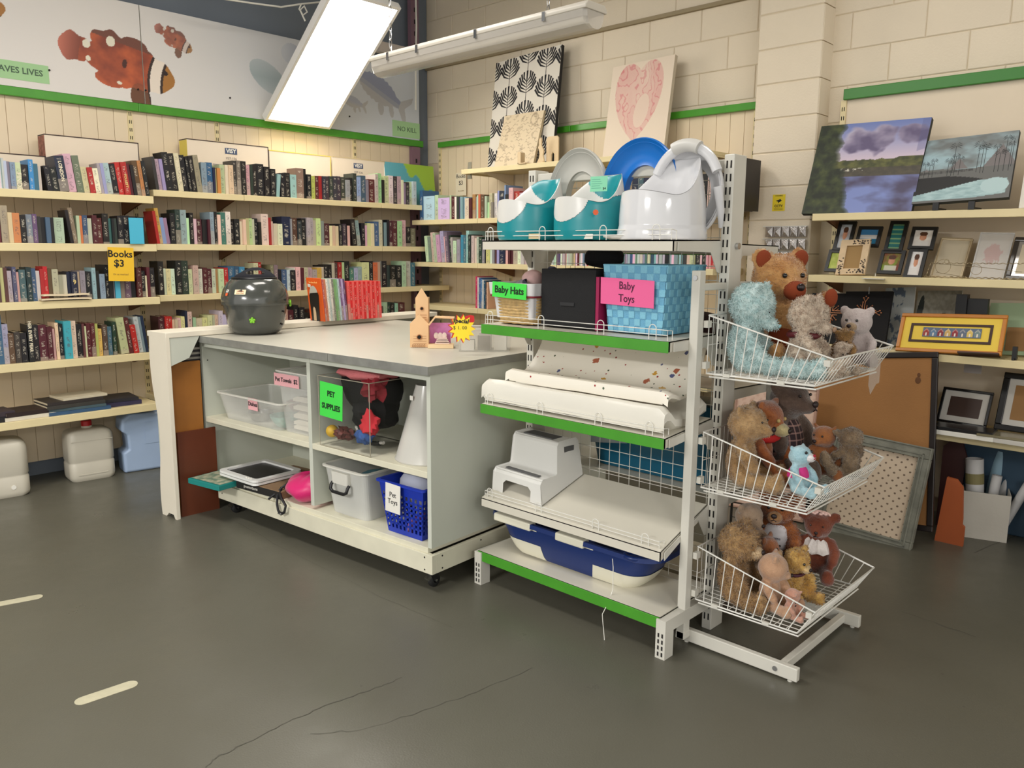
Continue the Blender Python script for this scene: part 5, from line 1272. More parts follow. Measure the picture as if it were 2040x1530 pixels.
seatring('toilet_seat', 'pale grey toilet training ring standing between the two teal potties', basis((2.655, 2.125, 1.675), (0, -1, 0), (.03, 0, 1)), .150, .078, 1.22, GRP, .028)
seatring('toilet_seat', 'bright blue toilet training ring standing behind the second teal potty', basis((2.652, 1.815, 1.680), (.03, -1, 0), (.03, 0, 1)), .170, .085, 1.12, mat('bright_blue_plastic', (24, 116, 204), .28), .032)
seatring('toilet_seat', 'white toilet training seat with guard handle leaning at the rack end', basis((2.645, 1.600, 1.660), (.06, -1, 0), (.03, 0, 1)), .135, .080, 1.22, WGL, .03, True)
b = MB(); b.lathe([(0, 0), (.10, 0), (.128, .008), (.130, .014), (.124, .013), (.095, .006), (0, .005)], 32, sx=.35, sy=1); o = b.build('lid', WPL, smooth=True); o.location = (2.40, 1.68, pz + .001); tag(o, 'shallow white oval lid lying in front of the white potty', 'lid')
lb = MB().box((-.0, -.03, 0), (.001, .03, .02)).build('shelf_label', mat('tan_label', (206, 188, 150), .7)); lb.location = (2.365, 2.12, pz + .004); tag(lb, 'small tan label lying by the guard rail under the potties', 'label')
for y, w in ((1.86, .05),):
    lb = MB().box((-.0, -w / 2, 0), (.001, w / 2, .018)).build('shelf_label', PAPER); lb.location = (2.366, y, pz + .003); tag(lb, 'small white label by the guard rail below the second potty', 'label')

# ------------------------------------------------------------------ second shelf: hats bin, black bin, blue basket
z2 = 1.1535
hb = thing('wicker_basket', 'small wicker basket with white liner labelled Baby Hats', 'basket', (2.50, 2.25, z2))
ROPE = mat('wicker_rope', (190, 160, 108), .8, var=.2, vscale=60, bump=.4, bscale=200)
for k in range(9):
    z = .006 + k * .0125; s = .86 + .10 * k / 9; pts = []
    for i in range(28):
        th = 2 * pi * i / 28; c_, s_ = cos(th), sin(th); e = (abs(c_) ** 6 + abs(s_) ** 6) ** (-1 / 6)
        pts.append((.125 * c_ * e * s, .115 * s_ * e * s, z + .0016 * sin(i * 3 + k)))
    MB().tube(pts, .0072, 6, closed=True).build('wicker_rope', ROPE, hb, smooth=True)
MB().box((-.10, -.095, 0), (.10, .095, .006)).build('base', ROPE, hb)
LIN = mat('white_liner', (206, 204, 204), .8)
b = MB(); b.loft([rrect(.252, .232, .012, .108), rrect(.268, .246, .014, .118), rrect(.275, .255, .016, .165), rrect(.262, .242, .012, .165), rrect(.24, .22, .01, .11), rrect(.22, .20, .01, .02)], cap1=True); b.build('liner', LIN, hb)
b = MB(); b.tube([(p[0], p[1], .112) for p in rrect(.262, .242, .014, 0)], .004, 5, closed=True); b.build('binding', mat('dark_red_binding', (120, 30, 40), .8), hb)
label_card(hb, XM((-.1395, .000, .135)) @ Matrix.Rotation(R(-2), 4, 'Z'), .19, .062, GN, ['Baby Hats'], .040, mat('dark_green_ink', (10, 44, 18), .7), .001)
for i, (x, y, z, nm, c, v) in enumerate(((.0, .0, .165, 'pale pink knitted baby hat in the wicker basket', (214, 176, 172), .1), (.04, -.06, .185, 'black and white patterned baby hat at the back of the wicker basket', (70, 70, 90), .8), (-.03, .05, .155, 'grey lined baby hat at the left of the wicker basket', (150, 146, 150), .2), (-.05, -.06, .16, 'dark navy baby hat at the right front of the wicker basket', (36, 36, 50), .1))):
    b = MB(); b.lathe([(.0, .03), (.03, .026), (.05, .005), (.055, -.012), (.05, -.02), (.044, -.01), (.03, .012), (0, .018)], 20, sx=1.0, sy=.85)
    o = b.build('baby_hat', mat('hat_%d' % i, c, .95, var=v, vscale=40), smooth=True); o.matrix_basis = Matrix.Translation(V((2.50 + x, 2.25 + y, z2 + z))) @ Matrix.Rotation(.5 + i, 4, (1, .4 * i, .2)); tag(o, nm, 'hat', 'baby hats in the wicker basket')
bkb = thing('fabric_bin', 'large black fabric storage bin with a black cloth on top', 'bin', (2.535, 1.985, z2))
BF = mat('black_fabric', (17, 17, 19), .85, bump=.3, bscale=400)
for nm, a, c in (('front_wall', (-.125, -.135, 0), (-.118, .135, .225)), ('back_wall', (.108, -.135, 0), (.115, .135, .225)), ('side_wall', (-.118, -.135, 0), (.108, -.129, .225)), ('side_wall', (-.118, .129, 0), (.108, .135, .225)), ('base', (-.118, -.129, 0), (.108, .129, .005))):
    MB().box(a, c).build(nm, BF, bkb, bevel=.002)
b = MB(); b.box((-.128, -.035, .085), (-.1255, .035, .098)); b.build('pull_tab', mat('black_tab', (34, 34, 36), .6), bkb)
lump('dark_cloth', 'black folded cloth heaped over the back of the black bin', 'cloth', Matrix.Translation((2.60, 1.955, z2 + .225)), (.045, .10, .045), BF, .25, 16, 3)
mb = MB().box((2.402, 1.828, z2), (2.52, 1.842, z2 + .20)); o = mb.build('slim_book', mat('magenta_cover', (150, 24, 74), .4)); tag(o, 'slim magenta book wedged between black bin and blue basket', 'book')
wb = thing('woven_basket', 'light blue woven strap basket labelled Baby Toys', 'basket', (2.545, 1.68, z2))
BW = mat('blue_strap', (126, 188, 212), .55, bump=.5, bscale=260); BW2 = mat('blue_strap_shade', (104, 166, 198), .55, bump=.5, bscale=260)
W0, D0, W1, D1, H = .235, .235, .26, .275, .245
def bpt(sd, s, f, off=0.0):
    w = W0 + (W1 - W0) * f; d = D0 + (D1 - D0) * f
    return {0: (-w / 2 - off, -s * d / 2, f * H), 1: (w / 2 + off, s * d / 2, f * H), 2: (s * w / 2, -d / 2 - off, f * H), 3: (-s * w / 2, d / 2 + off, f * H)}[sd]
for sd in range(4):
    b = MB(); b.add([bpt(sd, -1, 0), bpt(sd, 1, 0), bpt(sd, 1, 1), bpt(sd, -1, 1), bpt(sd, -1, 0, -.003), bpt(sd, 1, 0, -.003), bpt(sd, 1, 1, -.003), bpt(sd, -1, 1, -.003)], [(0, 1, 2, 3), (7, 6, 5, 4), (3, 2, 6, 7), (0, 4, 5, 1), (0, 3, 7, 4), (1, 5, 6, 2)]); b.build('wall', BW2, wb)
    nc, nr = 10, 9
    for r_ in range(nr):                    # horizontal straps weave over and under
        b = MB(); f0, f1 = (r_ + .04) / nr, (r_ + .96) / nr
        for inner in (0, 1):
            for c in range(nc):
                if (c + r_ + inner) % 2: continue
                s0, s1 = -1 + 2 * (c + .02) / nc, -1 + 2 * (c + .98) / nc; o0, o1 = (.0006, .0030) if not inner else (-.0036, -.0056)
                P4 = [bpt(sd, s0, f0, o1), bpt(sd, s1, f0, o1), bpt(sd, s1, f1, o1), bpt(sd, s0, f1, o1)]; Q4 = [bpt(sd, s0 - .01, f0, o0), bpt(sd, s1 + .01, f0, o0), bpt(sd, s1 + .01, f1, o0), bpt(sd, s0 - .01, f1, o0)]
                b.add(P4 + Q4, [(0, 1, 2, 3), (4, 0, 3, 7), (1, 5, 6, 2), (3, 2, 6, 7), (4, 5, 1, 0)])
        b.build('strap', BW, wb)
b = MB(); b.tube([bpt(0, 1, 1), bpt(0, -1, 1), bpt(3, 1, 1), bpt(3, -1, 1), bpt(1, 1, 1), bpt(1, -1, 1), bpt(2, 1, 1), bpt(2, -1, 1)], .0035, 6, closed=True); b.build('rim', BW, wb)
MB().box((-W0 / 2, -D0 / 2, 0), (W0 / 2, D0 / 2, .004)).build('base', BW2, wb)
PINK = mat('hot_pink_paper', (232, 98, 152), .6)
label_card(wb, basis((-.1385, .025, .148), (0, -1, -.03), (-.06, 0, 1)), .235, .098, PINK, ['Baby', 'Toys'], .040, mat('plum_ink', (70, 16, 50), .7), .0002, dy=.046, sx=.9)

# ------------------------------------------------------------------ changing mats on the third shelf
MATW = mat('white_vinyl_mat', (224, 220, 208), .42, bump=.5, bscale=14, var=.015)
def changemat(name, label, prof, y0, y1, th, m, pic=None, ny=36, wav=.003):
    """padded mat: cross-section across x (profile of top surface), running along y"""
    top = []; nx = len(prof)
    def ysag(s): return 0
    b = MB()
    rings = []
    for j in range(ny + 1):
        y = y0 + (y1 - y0) * j / ny; s = min(j, ny - j) / ny; e = min(1, s * 30 + .15) ** .5; ring = []
        for i, (x, z) in enumerate(prof):
            w = wav * noise.noise(V((x * 9, y * 7, 1.3))); ring.append((x, y, z - th * .5 + th * .5 * e + w))
        for i, (x, z) in enumerate(prof[::-1]):
            if z < prof[2][1] - .02 and x < prof[3][0]: continue
            ring.append((x, y, z - th * .5 - th * .5 * e + wav * noise.noise(V((x * 8, y * 6, 7)))))
        rings.append(ring)
    b.loft(rings, cap0=True, cap1=True)
    o = b.build(name, m, smooth=True)
    return o, rings
pr = [(2.356, .84), (2.358, .885), (2.362, .896), (2.378, .902), (2.40, .898), (2.43, .872), (2.50, .866), (2.56, .872), (2.60, .893), (2.63, .905), (2.642, .90)]
pr = [(x, z + .008) for x, z in pr]
o, _ = changemat('changing_mat', '', pr, 1.495, 2.405, .070, MATW, wav=.006); tag(o, 'plain white padded changing mat lying on the third rack shelf', 'changing mat')
m2 = mat('patterned_vinyl', (232, 226, 212), .42, bump=.25, bscale=10); t = m2.node_tree; bs = t.nodes['Principled BSDF']
tc = N(t, 'ShaderNodeTexCoord'); last = None; base = (*s2l((232, 226, 212)), 1)
for sc_, thr, colr in ((26, .11, (150, 40, 34)), (19, .10, (70, 84, 60)), (9, .13, (196, 150, 60)), (10.7, .115, (84, 90, 130)), (8.3, .12, (168, 96, 70))):
    v = N(t, 'ShaderNodeTexVoronoi'); v.inputs['Scale'].default_value = sc_; mp = N(t, 'ShaderNodeMapping'); mp.inputs['Location'].default_value = (sc_ * .37, sc_ * .11, 0); t.links.new(tc.outputs['Object'], mp.inputs[0]); 
    nz = N(t, 'ShaderNodeTexNoise'); nz.inputs['Scale'].default_value = 55; t.links.new(tc.outputs['Object'], nz.inputs['Vector'])
    t.links.new(mp.outputs[0], v.inputs['Vector']); ad = N(t, 'ShaderNodeMath', operation='ADD'); t.links.new(v.outputs['Distance'], ad.inputs[0])
    ml = N(t, 'ShaderNodeMath', operation='MULTIPLY'); ml.inputs[1].default_value = .22 if sc_ < 15 else .02; t.links.new(nz.outputs['Fac'], ml.inputs[0]); t.links.new(ml.outputs[0], ad.inputs[1])
    lt_ = N(t, 'ShaderNodeMath', operation='LESS_THAN'); lt_.inputs[1].default_value = thr + (.11 if sc_ < 15 else .01); t.links.new(ad.outputs[0], lt_.inputs[0])
    mx = N(t, 'ShaderNodeMix', data_type='RGBA'); t.links.new(lt_.outputs[0], mx.inputs['Factor']); mx.inputs['B'].default_value = (*s2l(colr), 1)
    if last is None: mx.inputs['A'].default_value = base
    else: t.links.new(last, mx.inputs['A'])
    last = mx.outputs['Result']
t.links.new(last, bs.inputs['Base Color'])
pr2 = [(2.392, .918), (2.394, .948), (2.398, .956), (2.415, .960), (2.44, .955), (2.47, .946), (2.51, .952), (2.55, .978), (2.59, 1.018), (2.62, 1.060), (2.638, 1.105), (2.640, 1.11)]
o, _ = changemat('changing_mat', '', pr2, 1.505, 2.30, .036, m2, wav=.004); tag(o, 'changing mat printed with small bright toys and dots, curling up on the white one', 'changing mat')
# ------------------------------------------------------------------ step stool on the sloping shelf
def slz(x): return .395 + (x - 2.335) * (.105 / .313)
GRY = mat('grey_rubber', (84, 84, 84), .7); W = .135
ss = thing('step_stool', 'white two-step child stool with grey treads on the sloping fourth shelf', 'stool', M=basis((2.392, 2.232, slz(2.392) + .002), (-.0, -1, 0), (0, 0, 1)) @ Matrix.Rotation(-pi / 2, 4, 'X') @ Matrix.Rotation(R(-4), 4, 'Z'))
# local: x = width (viewer's right), y = depth (away), z = up. the floor of the stool follows the shelf slope
sl = .105 / .313
def sidep(x): # profile of the side in (y,z)
    return [(0, 0), (.006, .085), (.018, .100), (.095, .104), (.105, .112), (.112, .228), (.122, .242), (.215, .246), (.228, .236), (.255, .255 * sl)]
b = MB(); pf = sidep(0); n = len(pf)
def xw(y, z): return W + .018 * (1 - min(1, z / .24)) 
A = [(-xw(y, z), y, z) for y, z in pf]; B = [(xw(y, z), y, z) for y, z in pf]
b.v = A + B; b.f = [(i, i + n, i + n + 1, i + 1) for i in range(1, n - 1)]; b.mi = [0] * len(b.f)
b.f += [tuple(range(n))[::-1], tuple(range(n, 2 * n))]; b.mi += [0, 0]
# front face with an arched opening
fz = .085; k0 = len(b.v)
arch = [(-.085, 0), (-.085, .045), (-.068, .060), (.068, .060), (.085, .045), (.085, 0)]
b.v += [(x, .0005 + .006 * z / .085, z) for x, z in arch]
b.f += [(0, k0, k0 + 1, k0 + 2, 1), (1, k0 + 2, k0 + 3, n + 1), (n + 1, k0 + 3, k0 + 4, k0 + 5, n)]; b.mi += [0] * 3
b.build('body', WPL, ss, bevel=.007, seg=3)
b = MB(); b.box((-.10, .030, .1045), (.10, .050, .1085)); b.build('tread', GRY, ss, bevel=.001); b = MB(); b.box((-.10, .135, .2435), (.075, .20, .2475)); b.build('tread', GRY, ss, bevel=.001)
b = MB(); b.box((.134, .145, .196), (.1385, .205, .222)); b.build('side_grip', GRY, ss, bevel=.001)
# ------------------------------------------------------------------ folding baby bath on the base deck
NB = mat('navy_blue_plastic', (18, 44, 104), .35); WB = mat('ivory_plastic', (224, 220, 200), .35)
ba = thing('baby_bath', 'navy blue and ivory folding baby bath on the lowest rack deck', 'bath', M=Matrix.Translation((2.530, 1.975, .161)) @ Matrix.Rotation(R(3), 4, 'Z') @ Matrix.Rotation(R(1.5), 4, 'X'))
def bring(z, f, gro=0.0):
    w = .19 + .10 * f + gro; l = .60 + .19 * f + gro * 2; return dense(rrect(w, l, min(w, l) * .36, z, n=8), 8, 16)
H = .165; ro = [bring(H * (k / 10), (k / 10) ** .7) for k in range(11)]
n = len(ro[0]); parts = {0: [], 1: []}
for j in range(10):
    for i in range(n):
        p = V(ro[j][i]); f = (j + .5) / 10; y = p.y; ivory = False
        if f < .36 and not (-.10 < y < .13): ivory = True
        if f > .84 and (y > .16 or -.13 < y < .02): ivory = True
        parts[1 if ivory else 0].append((j * n + i, j * n + (i + 1) % n, (j + 1) * n + (i + 1) % n, (j + 1) * n + i))
vs = [p for r in ro for p in r]
for k, nm, mm in ((0, 'tub_wall', NB), (1, 'ivory_panel', WB)):
    used = sorted({i for f in parts[k] for i in f}); mp = {v: i for i, v in enumerate(used)}; b = MB(); s = 1.0 + .008 * k
    b.add([(vs[i][0] * s, vs[i][1] * s, vs[i][2]) for i in used], [tuple(mp[i] for i in f) for f in parts[k]]); b.build(nm, mm, ba, smooth=True)
b = MB(); b.loft([bring(.004, 0), bring(.0, 0, -.02)], cap1=True); b.build('base', WB, ba)
b = MB(); b.loft([bring(H, 1, .0), bring(H, 1, .03), bring(H - .018, 1, .034), bring(H - .02, 1, .026)]); b.loft([bring(H, 1, .0), bring(H * .5, .5, -.03), bring(.03, .1, -.04)], cap1=True); b.build('rim', NB, ba)
for y0, y1 in ((.16, .36), (-.11, .03)):
    b = MB(); b.box((-.164, y0, H - .030), (-.120, y1, H + .004)); b.build('rim_clip', WB, ba, bevel=.006)
b = MB(); b.tube([(-.13 + .03 * cos(a), -.32 + .034 * sin(a), H - .006) for a in [2 * pi * k / 16 for k in range(16)]], .009, 8, closed=True); b.build('hook_ring', NB, ba, smooth=True)
b = MB(); b.tube([(-.15, -.24, H - .035), (-.165, -.255, H - .06), (-.17, -.262, .02), (-.19, -.262, -.02), (-.235, -.262, -.06), (-.238, -.27, -.10), (-.245, -.285, -.1595)], .0016, 5); b.build('cord', PAPER, ba)
# turquoise goods on the far side of the rack, seen through the grid
lumpM = Matrix.Translation((2.92, 1.85, .70)); TQ = mat('dark_turquoise_plastic', (12, 84, 110), .35)
o = thing('baby_bath', 'dark turquoise tub with a picture label behind the wire grid', 'bath', (2.92, 1.87, .512))
b = MB(); b.loft([rrect(.22, .58, .08, 0), rrect(.26, .66, .10, .20), rrect(.24, .60, .10, .32), rrect(.22, .56, .09, .325)], cap0=True, cap1=True); b.build('shell', TQ, o, smooth=False)
label_card(o, XM((-.129, .19, .17)) @ Matrix.Rotation(R(8), 4, 'Z'), .20, .13, mat('dull_label', (150, 158, 160), .6), [], .01)
label_card(o, XM((-.1305, .14, .19)) @ Matrix.Rotation(R(8), 4, 'Z'), .05, .06, mat('blue_patch', (70, 130, 170), .6), [], .01, name='label_picture')
lump('dark_basket', 'dark brown wicker goods behind the grid above the turquoise tub', 'basket', Matrix.Translation((2.93, 1.72, 1.03)), (.13, .22, .09), mat('dark_wicker', (62, 34, 34), .8, var=.4, vscale=60, bump=.8, bscale=90), .06)
# ------------------------------------------------------------------ wire basket stand with soft toys
BS = thing('basket_stand', 'white tubular stand carrying three wire baskets of soft toys', 'stand', (2.78, 1.3, 0))
def pbox(nm, a, c, bev=.003): return MB().box(a, c).build(nm, WHITE, BS, world=True, bevel=bev)
pbox('upright', (2.455, 1.437, .03), (2.495, 1.470, 1.385)); pbox('upright', (3.075, 1.437, .03), (3.115, 1.470, 1.385))
pbox('crossbar', (2.495, 1.442, 1.315), (3.075, 1.465, 1.34)); pbox('crossbar', (2.495, 1.442, .10), (3.075, 1.465, .125))
pbox('foot_rail', (2.498, 1.022, .008), (2.522, 1.486, .056)); pbox('foot_rail', (3.055, 1.022, .008), (3.079, 1.486, .056)); pbox('crossbar', (2.522, 1.075, .016), (3.055, 1.10, .048))
pbox('joint_block', (2.455, 1.436, .03), (2.498, 1.472, .06))
for x, z, y in ((2.475, 1.36, 1.4365), (2.475, .115, 1.4365)):
    MB().cyl((x - .021, 1.4535, z), (x - .025, 1.4535, z), .009, n=12).build('bolt', CHROME, BS, world=True)
MB().cyl((2.4975, 1.10, .032), (2.494, 1.10, .032), .009, n=12).build('bolt', CHROME, BS, world=True)
for x in (2.51, 3.067):
    for y in (1.05, 1.455): MB().cyl((x, y, 0), (x, y, .008), .009, n=8).build('foot_stud', WHITE, BS, world=True)
X0, X1, YB, YF, YFR = 2.515, 3.055, 1.428, 1.040, .984
def wbasket(zb, k, label):
    B = thing('wire_basket', label, 'basket', (2.785, 1.25, zb)); L0 = B.location
    zr0, zr1 = zb + .205, zb + .092
    def wire(pts, r, nm): return MB().tube(pts, r, 5).build(nm, WIREM, B, world=True)
    MB().tube([(X0, YB, zr0), (X0, YFR, zr1), (X1, YFR, zr1), (X1, YB, zr0)], .0036, 6, closed=True).build('top_rim', WIREM, B, world=True, smooth=True)
    MB().tube([(X0, YB, zb), (X0, YF, zb), (X1, YF, zb), (X1, YB, zb)], .0036, 6, closed=True).build('bottom_rim', WIREM, B, world=True, smooth=True)
    MB().tube([(X0 + .002, YB - .01, zb - .012), (X0 + .002, YF - .004, zb - .010), (X1, YF - .004, zb - .010)], .003, 6).build('stiffener', WIREM, B, world=True)
    for x in (X0, X1):
        for i in range(13):
            f = i / 12; y = YB + (YFR - YB) * f; yb_ = YB + (YF - YB) * f; wire([(x, y, zr0 + (zr1 - zr0) * f), (x, yb_, zb)], .0019, 'side_wire')
    for i in range(1, 18):
        f = i / 18; x = X0 + (X1 - X0) * f; wire([(x, YFR, zr1), (x, YF, zb), (x, YB, zb), (x, YB, zr0)], .0016, 'front_wire')
    for i in range(1, 9):
        y = YF + (YB - YF) * i / 9; wire([(X0, y, zb - .002), (X1, y, zb - .002)], .0015, 'floor_wire')
    wire([(X0, (YF + YFR) / 2, zb + .045), (X1, (YF + YFR) / 2, zb + .045)], .0016, 'front_cross_wire'); wire([(X0, YB, zb + .10), (X1, YB, zb + .10)], .0016, 'back_cross_wire')
    for y in (YB - .005,):
        for z in (zr0 - .03, zb + .03): MB().box((X0 - .024, y - .004, z - .012), (X0 + .003, y + .012, z + .012)).build('hook', WHITE, B, world=True)
    MB().box((X0 - .006, YFR + .008, zb + .068), (X0 + .020, YFR + .028, zb + .088)).build('plastic_clip', WHITE, B, world=True)
    MB().box((X0 - .004, YB - .09, zb - .006), (X0 + .004, YB - .065, zb + .005)).build('plastic_clip', WHITE, B, world=True); MB().box((X0 - .004, YF + .10, zb - .008), (X0 + .004, YF + .125, zb + .004)).build('plastic_clip', WHITE, B, world=True)
    return B
b1_ = wbasket(1.025, 0, 'top wire basket of the stand, with a clear price sleeve hanging from its front')
wbasket(.607, 1, 'middle wire basket of the stand'); wbasket(.176, 2, 'bottom wire basket of the stand, nearest the floor')
SLV = clearmat('clear_sleeve', (206, 202, 196), .28, .2)
sv = MB().box((2.80, .970, 1.00), (2.90, .9712, 1.115)).build('price_sleeve', SLV, b1_, world=True); b = MB(); b.prism([(0, 0), (.07, 0), (.02, -.03)], 0, .001); o = b.build('sleeve_flap', SLV, b1_); o.matrix_basis = YM(V((2.80, .970, 1.00)) - b1_.location)
# ------------------------------------------------------------------ things on the middle wall's top shelf
T = basis
def canvas(name, label, bl, br, tl, Xb, Xt, thick, m_side, cat='picture', zfix=None, wh=None):
    m, w, h = board(bl, br, tl, Xb, Xt)
    if zfix is not None: m.translation.z = zfix + .001
    if wh: w, h = wh
    o = thing(name, label, cat, M=m); MB().box((0, 0, -thick), (w, h, 0)).build('stretched_sides' if thick > .012 else 'board', m_side, o)
    return o, w, h
CANV = mat('canvas_white', (218, 212, 200), .85)
pc, w, h = canvas('canvas', 'tall canvas of black fan-shaped palm trees on white, leaning on the block wall', (971, 324), (1100, 302), (977, 113), 4.60, 4.74, .03, mat('canvas_black', (30, 28, 28), .8), zfix=2.066)
MB().box((0, 0, .0001), (w, h, .0008)).build('painted_ground', CANV, pc)
def fan(cx, cy, s, n=5):
    """one stylised palm: trunk and curved fronds that fill a rounded crown"""
    out = [[(cx - .012 * s, cy - .75 * s), (cx + .014 * s, cy - .75 * s), (cx + .010 * s, cy + .05 * s), (cx - .010 * s, cy + .05 * s)]]
    out.append([(cx - .016 * s, cy), (cx + .016 * s, cy), (cx + .040 * s, cy + .40 * s), (cx - .040 * s, cy + .40 * s)])
    for sg in (-1, 1):
        for j in range(n):
            a = R(2 + 17 * j); p0 = V((cx, cy + (-.30 + .085 * j) * s)); p1 = V((cx + sg * .40 * cos(a) * s, cy + (.0 + .40 * sin(a)) * s)); d = (p1 - p0).normalized(); q = V((-d.y, d.x)) * sg
            pm = p0.lerp(p1, .5) - q * .07 * s; t_ = .030 * s
            poly = [p0 + q * t_ * .2, pm + q * t_, p1 + q * t_ * 1.2, p1 - q * t_ * 1.2, pm - q * t_, p0 - q * t_ * .2]; P = [tuple(v) for v in poly]
            out.append([P[0], P[1], P[4], P[5]]); out.append([P[1], P[2], P[3], P[4]])
    return out
from mathutils import geometry
def clip(poly, w, h):
    for ax, lim, sg in ((0, 0, 1), (0, w, -1), (1, 0, 1), (1, h, -1)):
        out = []
        for i in range(len(poly)):
            p, q = poly[i], poly[(i + 1) % len(poly)]; a, c = (p[ax] - lim) * sg, (q[ax] - lim) * sg
            if a >= 0: out.append(p)
            if (a >= 0) != (c >= 0): t_ = a / (a - c); out.append((p[0] + (q[0] - p[0]) * t_, p[1] + (q[1] - p[1]) * t_))
        poly = out
        if len(poly) < 3: return None
    return poly
b = MB(); s = w * .36
for cx, cy in [(.24 + .28 * i, .90 + (.10 if i == 1 else (.02 if i == 2 else 0)) - .265 * j) for i in (-1, 0, 1, 2, 3) for j in range(-1, 5)]:
    for pl in fan(cx * w, cy * h, s):
        q = clip(pl, w, h)
        if q: b.add([(x, y, .0014) for x, y in q], [tuple(range(len(q)))])
b.build('palm_print', mat('black_paint', (24, 22, 26), .7), pc, kind='stuff')
sc, w, h = canvas('canvas', 'smaller cream canvas of faded handwriting leaning in front of the palm canvas', (984, 323), (1062, 315), (1008, 218), 4.52, 4.64, .02, mat('canvas_edge_tan', (190, 172, 138), .8), zfix=2.066)
picture('script_print', w, h, 90, 100, lambda x, y: lerp((216, 198, 166), (128, 110, 88), max(0, (1 if abs((y * 17) % 1 - .5 + .25 * sin(x * 60 + int(y * 17) * 9)) < .13 and .12 < y < .92 and fbm(x * 6, int(y * 17) * 3.3, 2) > -.02 else 0) * .45 + (.35 if abs(ell_in(x, y, .80, .86, .09, .10) - 1) < .3 else 0) + (.3 if fbm(x * 9, y * 9, 8) > .32 else 0))), sc)
hc, w, h = canvas('canvas', 'large pale canvas with a pink line drawing of a heart-shaped mass of hair', (1200, 305), (1322, 290), (1228, 117), 4.62, 4.74, .03, mat('canvas_edge_grey', (196, 184, 164), .8), zfix=2.066)
def heart(x, y):
    bg = (224, 208, 188); X, Y = (x - .48) * 2.6, (y - .52) * 2.3
    v = (X * X + Y * Y - 1 - 0) ** 3 - X * X * (Y + .0) ** 3 * 1.0 if True else 0
    ins = (X * X + Y * Y - .75) ** 3 - X * X * Y ** 3 < 0
    if not ins: return bg
    n = fbm(x * 3, y * 3, 5); st = sin((x * 30 + 14 * n + 9 * abs(X) * Y))
    face = ell_in(x, y, .56, .48, .12, .19, -.3) < 1
    return lerp(bg, (206, 128, 128), (.12 if face else .32 + .2 * n) + (.45 if st > .82 and not face else 0) + (.4 if face and abs(ell_in(x, y, .56, .48, .12, .19, -.3) - .94) < .05 else 0))
picture('heart_drawing', w, h, 150, 190, heart, hc)
b = MB(); b.prism([(0, 0), (.055, 0), (.048, .02), (.046, .13), (.012, .13), (.0, .05)], 0, .004); o = b.build('bookend', mat('grey_steel', (132, 128, 112), .5)); q = onx(938, 328, 4.5); o.matrix_basis = XM((4.5, q.y + .01, 2.066)); tag(o, 'small grey steel bookend on the left of the top wall shelf', 'bookend')
WOD = mat('cream_wood', (214, 190, 152), .6)
q = onx(1044, 317, 4.46); wb_ = thing('wooden_bookend', 'cream wooden bookend block with a small arched opening', 'bookend', M=XM((4.46, q.y, 2.066)))
b = MB(); b.box((0, 0, -.01), (.075, .008, .07)); b.box((0, 0, .0), (.008, .085, .07)); b.box((.008, .008, .064), (.03, .085, .07)); b.build('frame', WOD, wb_)
q = onx(1070, 315, 4.44); rb = thing('rabbit_figure', 'flat cream wooden rabbit figure standing by the small bookend', 'figure', M=XM((4.445, q.y, 2.066)))
b = MB(); b.prism([(0, 0), (.06, 0), (.07, .02), (.06, .05), (.066, .085), (.055, .105), (.044, .12), (.046, .165), (.038, .178), (.030, .16), (.028, .178), (.020, .165), (.022, .125), (.012, .108), (.022, .09), (.028, .06), (.02, .03)], 0, .012); b.build('body', WOD, rb, bevel=.002)
b = MB(); b.ell((.062, .012, .006), (.012, .012, .009), 8); b.build('tail', WOD, rb, smooth=True)
q = onx(1090, 312, 4.5); eb = thing('wooden_bookend', 'broad tan board bookend with a rounded slot, right of the rabbit', 'bookend', M=XM((4.5, q.y, 2.066)))
poly = [(0, 0), (0, .17), (.015, .185), (.10, .185), (.112, .172), (.112, 0), (.075, 0), (.075, .06), (.062, .078), (.048, .06), (.048, 0)]
b = MB(); b.prism(poly, 0, .010); b.build('board', WOD, eb)
# tub of slanting children's books on the wall shelf behind the cabinet
tbx = tub('storage_tub', 'milky tub of slanting picture books on the wall shelf behind the toy house', 'tub', Matrix.Translation((4.60, 3.98, MT_TOPS[2] + .001)) , .27, .50, .10, .95)
cs = [(206, 190, 170), (176, 60, 90), (230, 222, 210), (60, 60, 80), (206, 180, 190), (232, 222, 206), (200, 90, 110), (222, 210, 180), (226, 196, 60), (212, 130, 40), (236, 226, 214), (150, 60, 70), (230, 214, 200), (70, 40, 36), (50, 32, 30)]
cn = ['buff', 'berry', 'white', 'slate', 'mauve', 'ivory', 'rose', 'oat', 'yellow', 'orange', 'pearl', 'wine', 'blush', 'umber', 'chocolate']
for i, (c, nm) in enumerate(zip(cs, cn)):
    o = bpy.data.objects.new('picture_book', BOOKME); COL.objects.link(o); p = bpy.data.objects.new('pages', PAGEME); COL.objects.link(p); p.parent = o
    o.color = (*s2l(c), 1); y = 4.17 - i * .0235
    o.matrix_basis = Matrix.Translation((4.50, y, MT_TOPS[2] + .03)) @ Matrix.Rotation(-pi / 2, 4, 'Z') @ Matrix.Rotation(R(-20 - (8 if i > 12 else 0)), 4, 'Y') @ Matrix.Diagonal((.016, .17, .19 + .02 * (i % 3 == 0), 1))
    tag(o, f'{nm} spined slanting picture book in the milky tub behind the toy house', 'book', 'slanting books in the milky tub')
x = 4.62
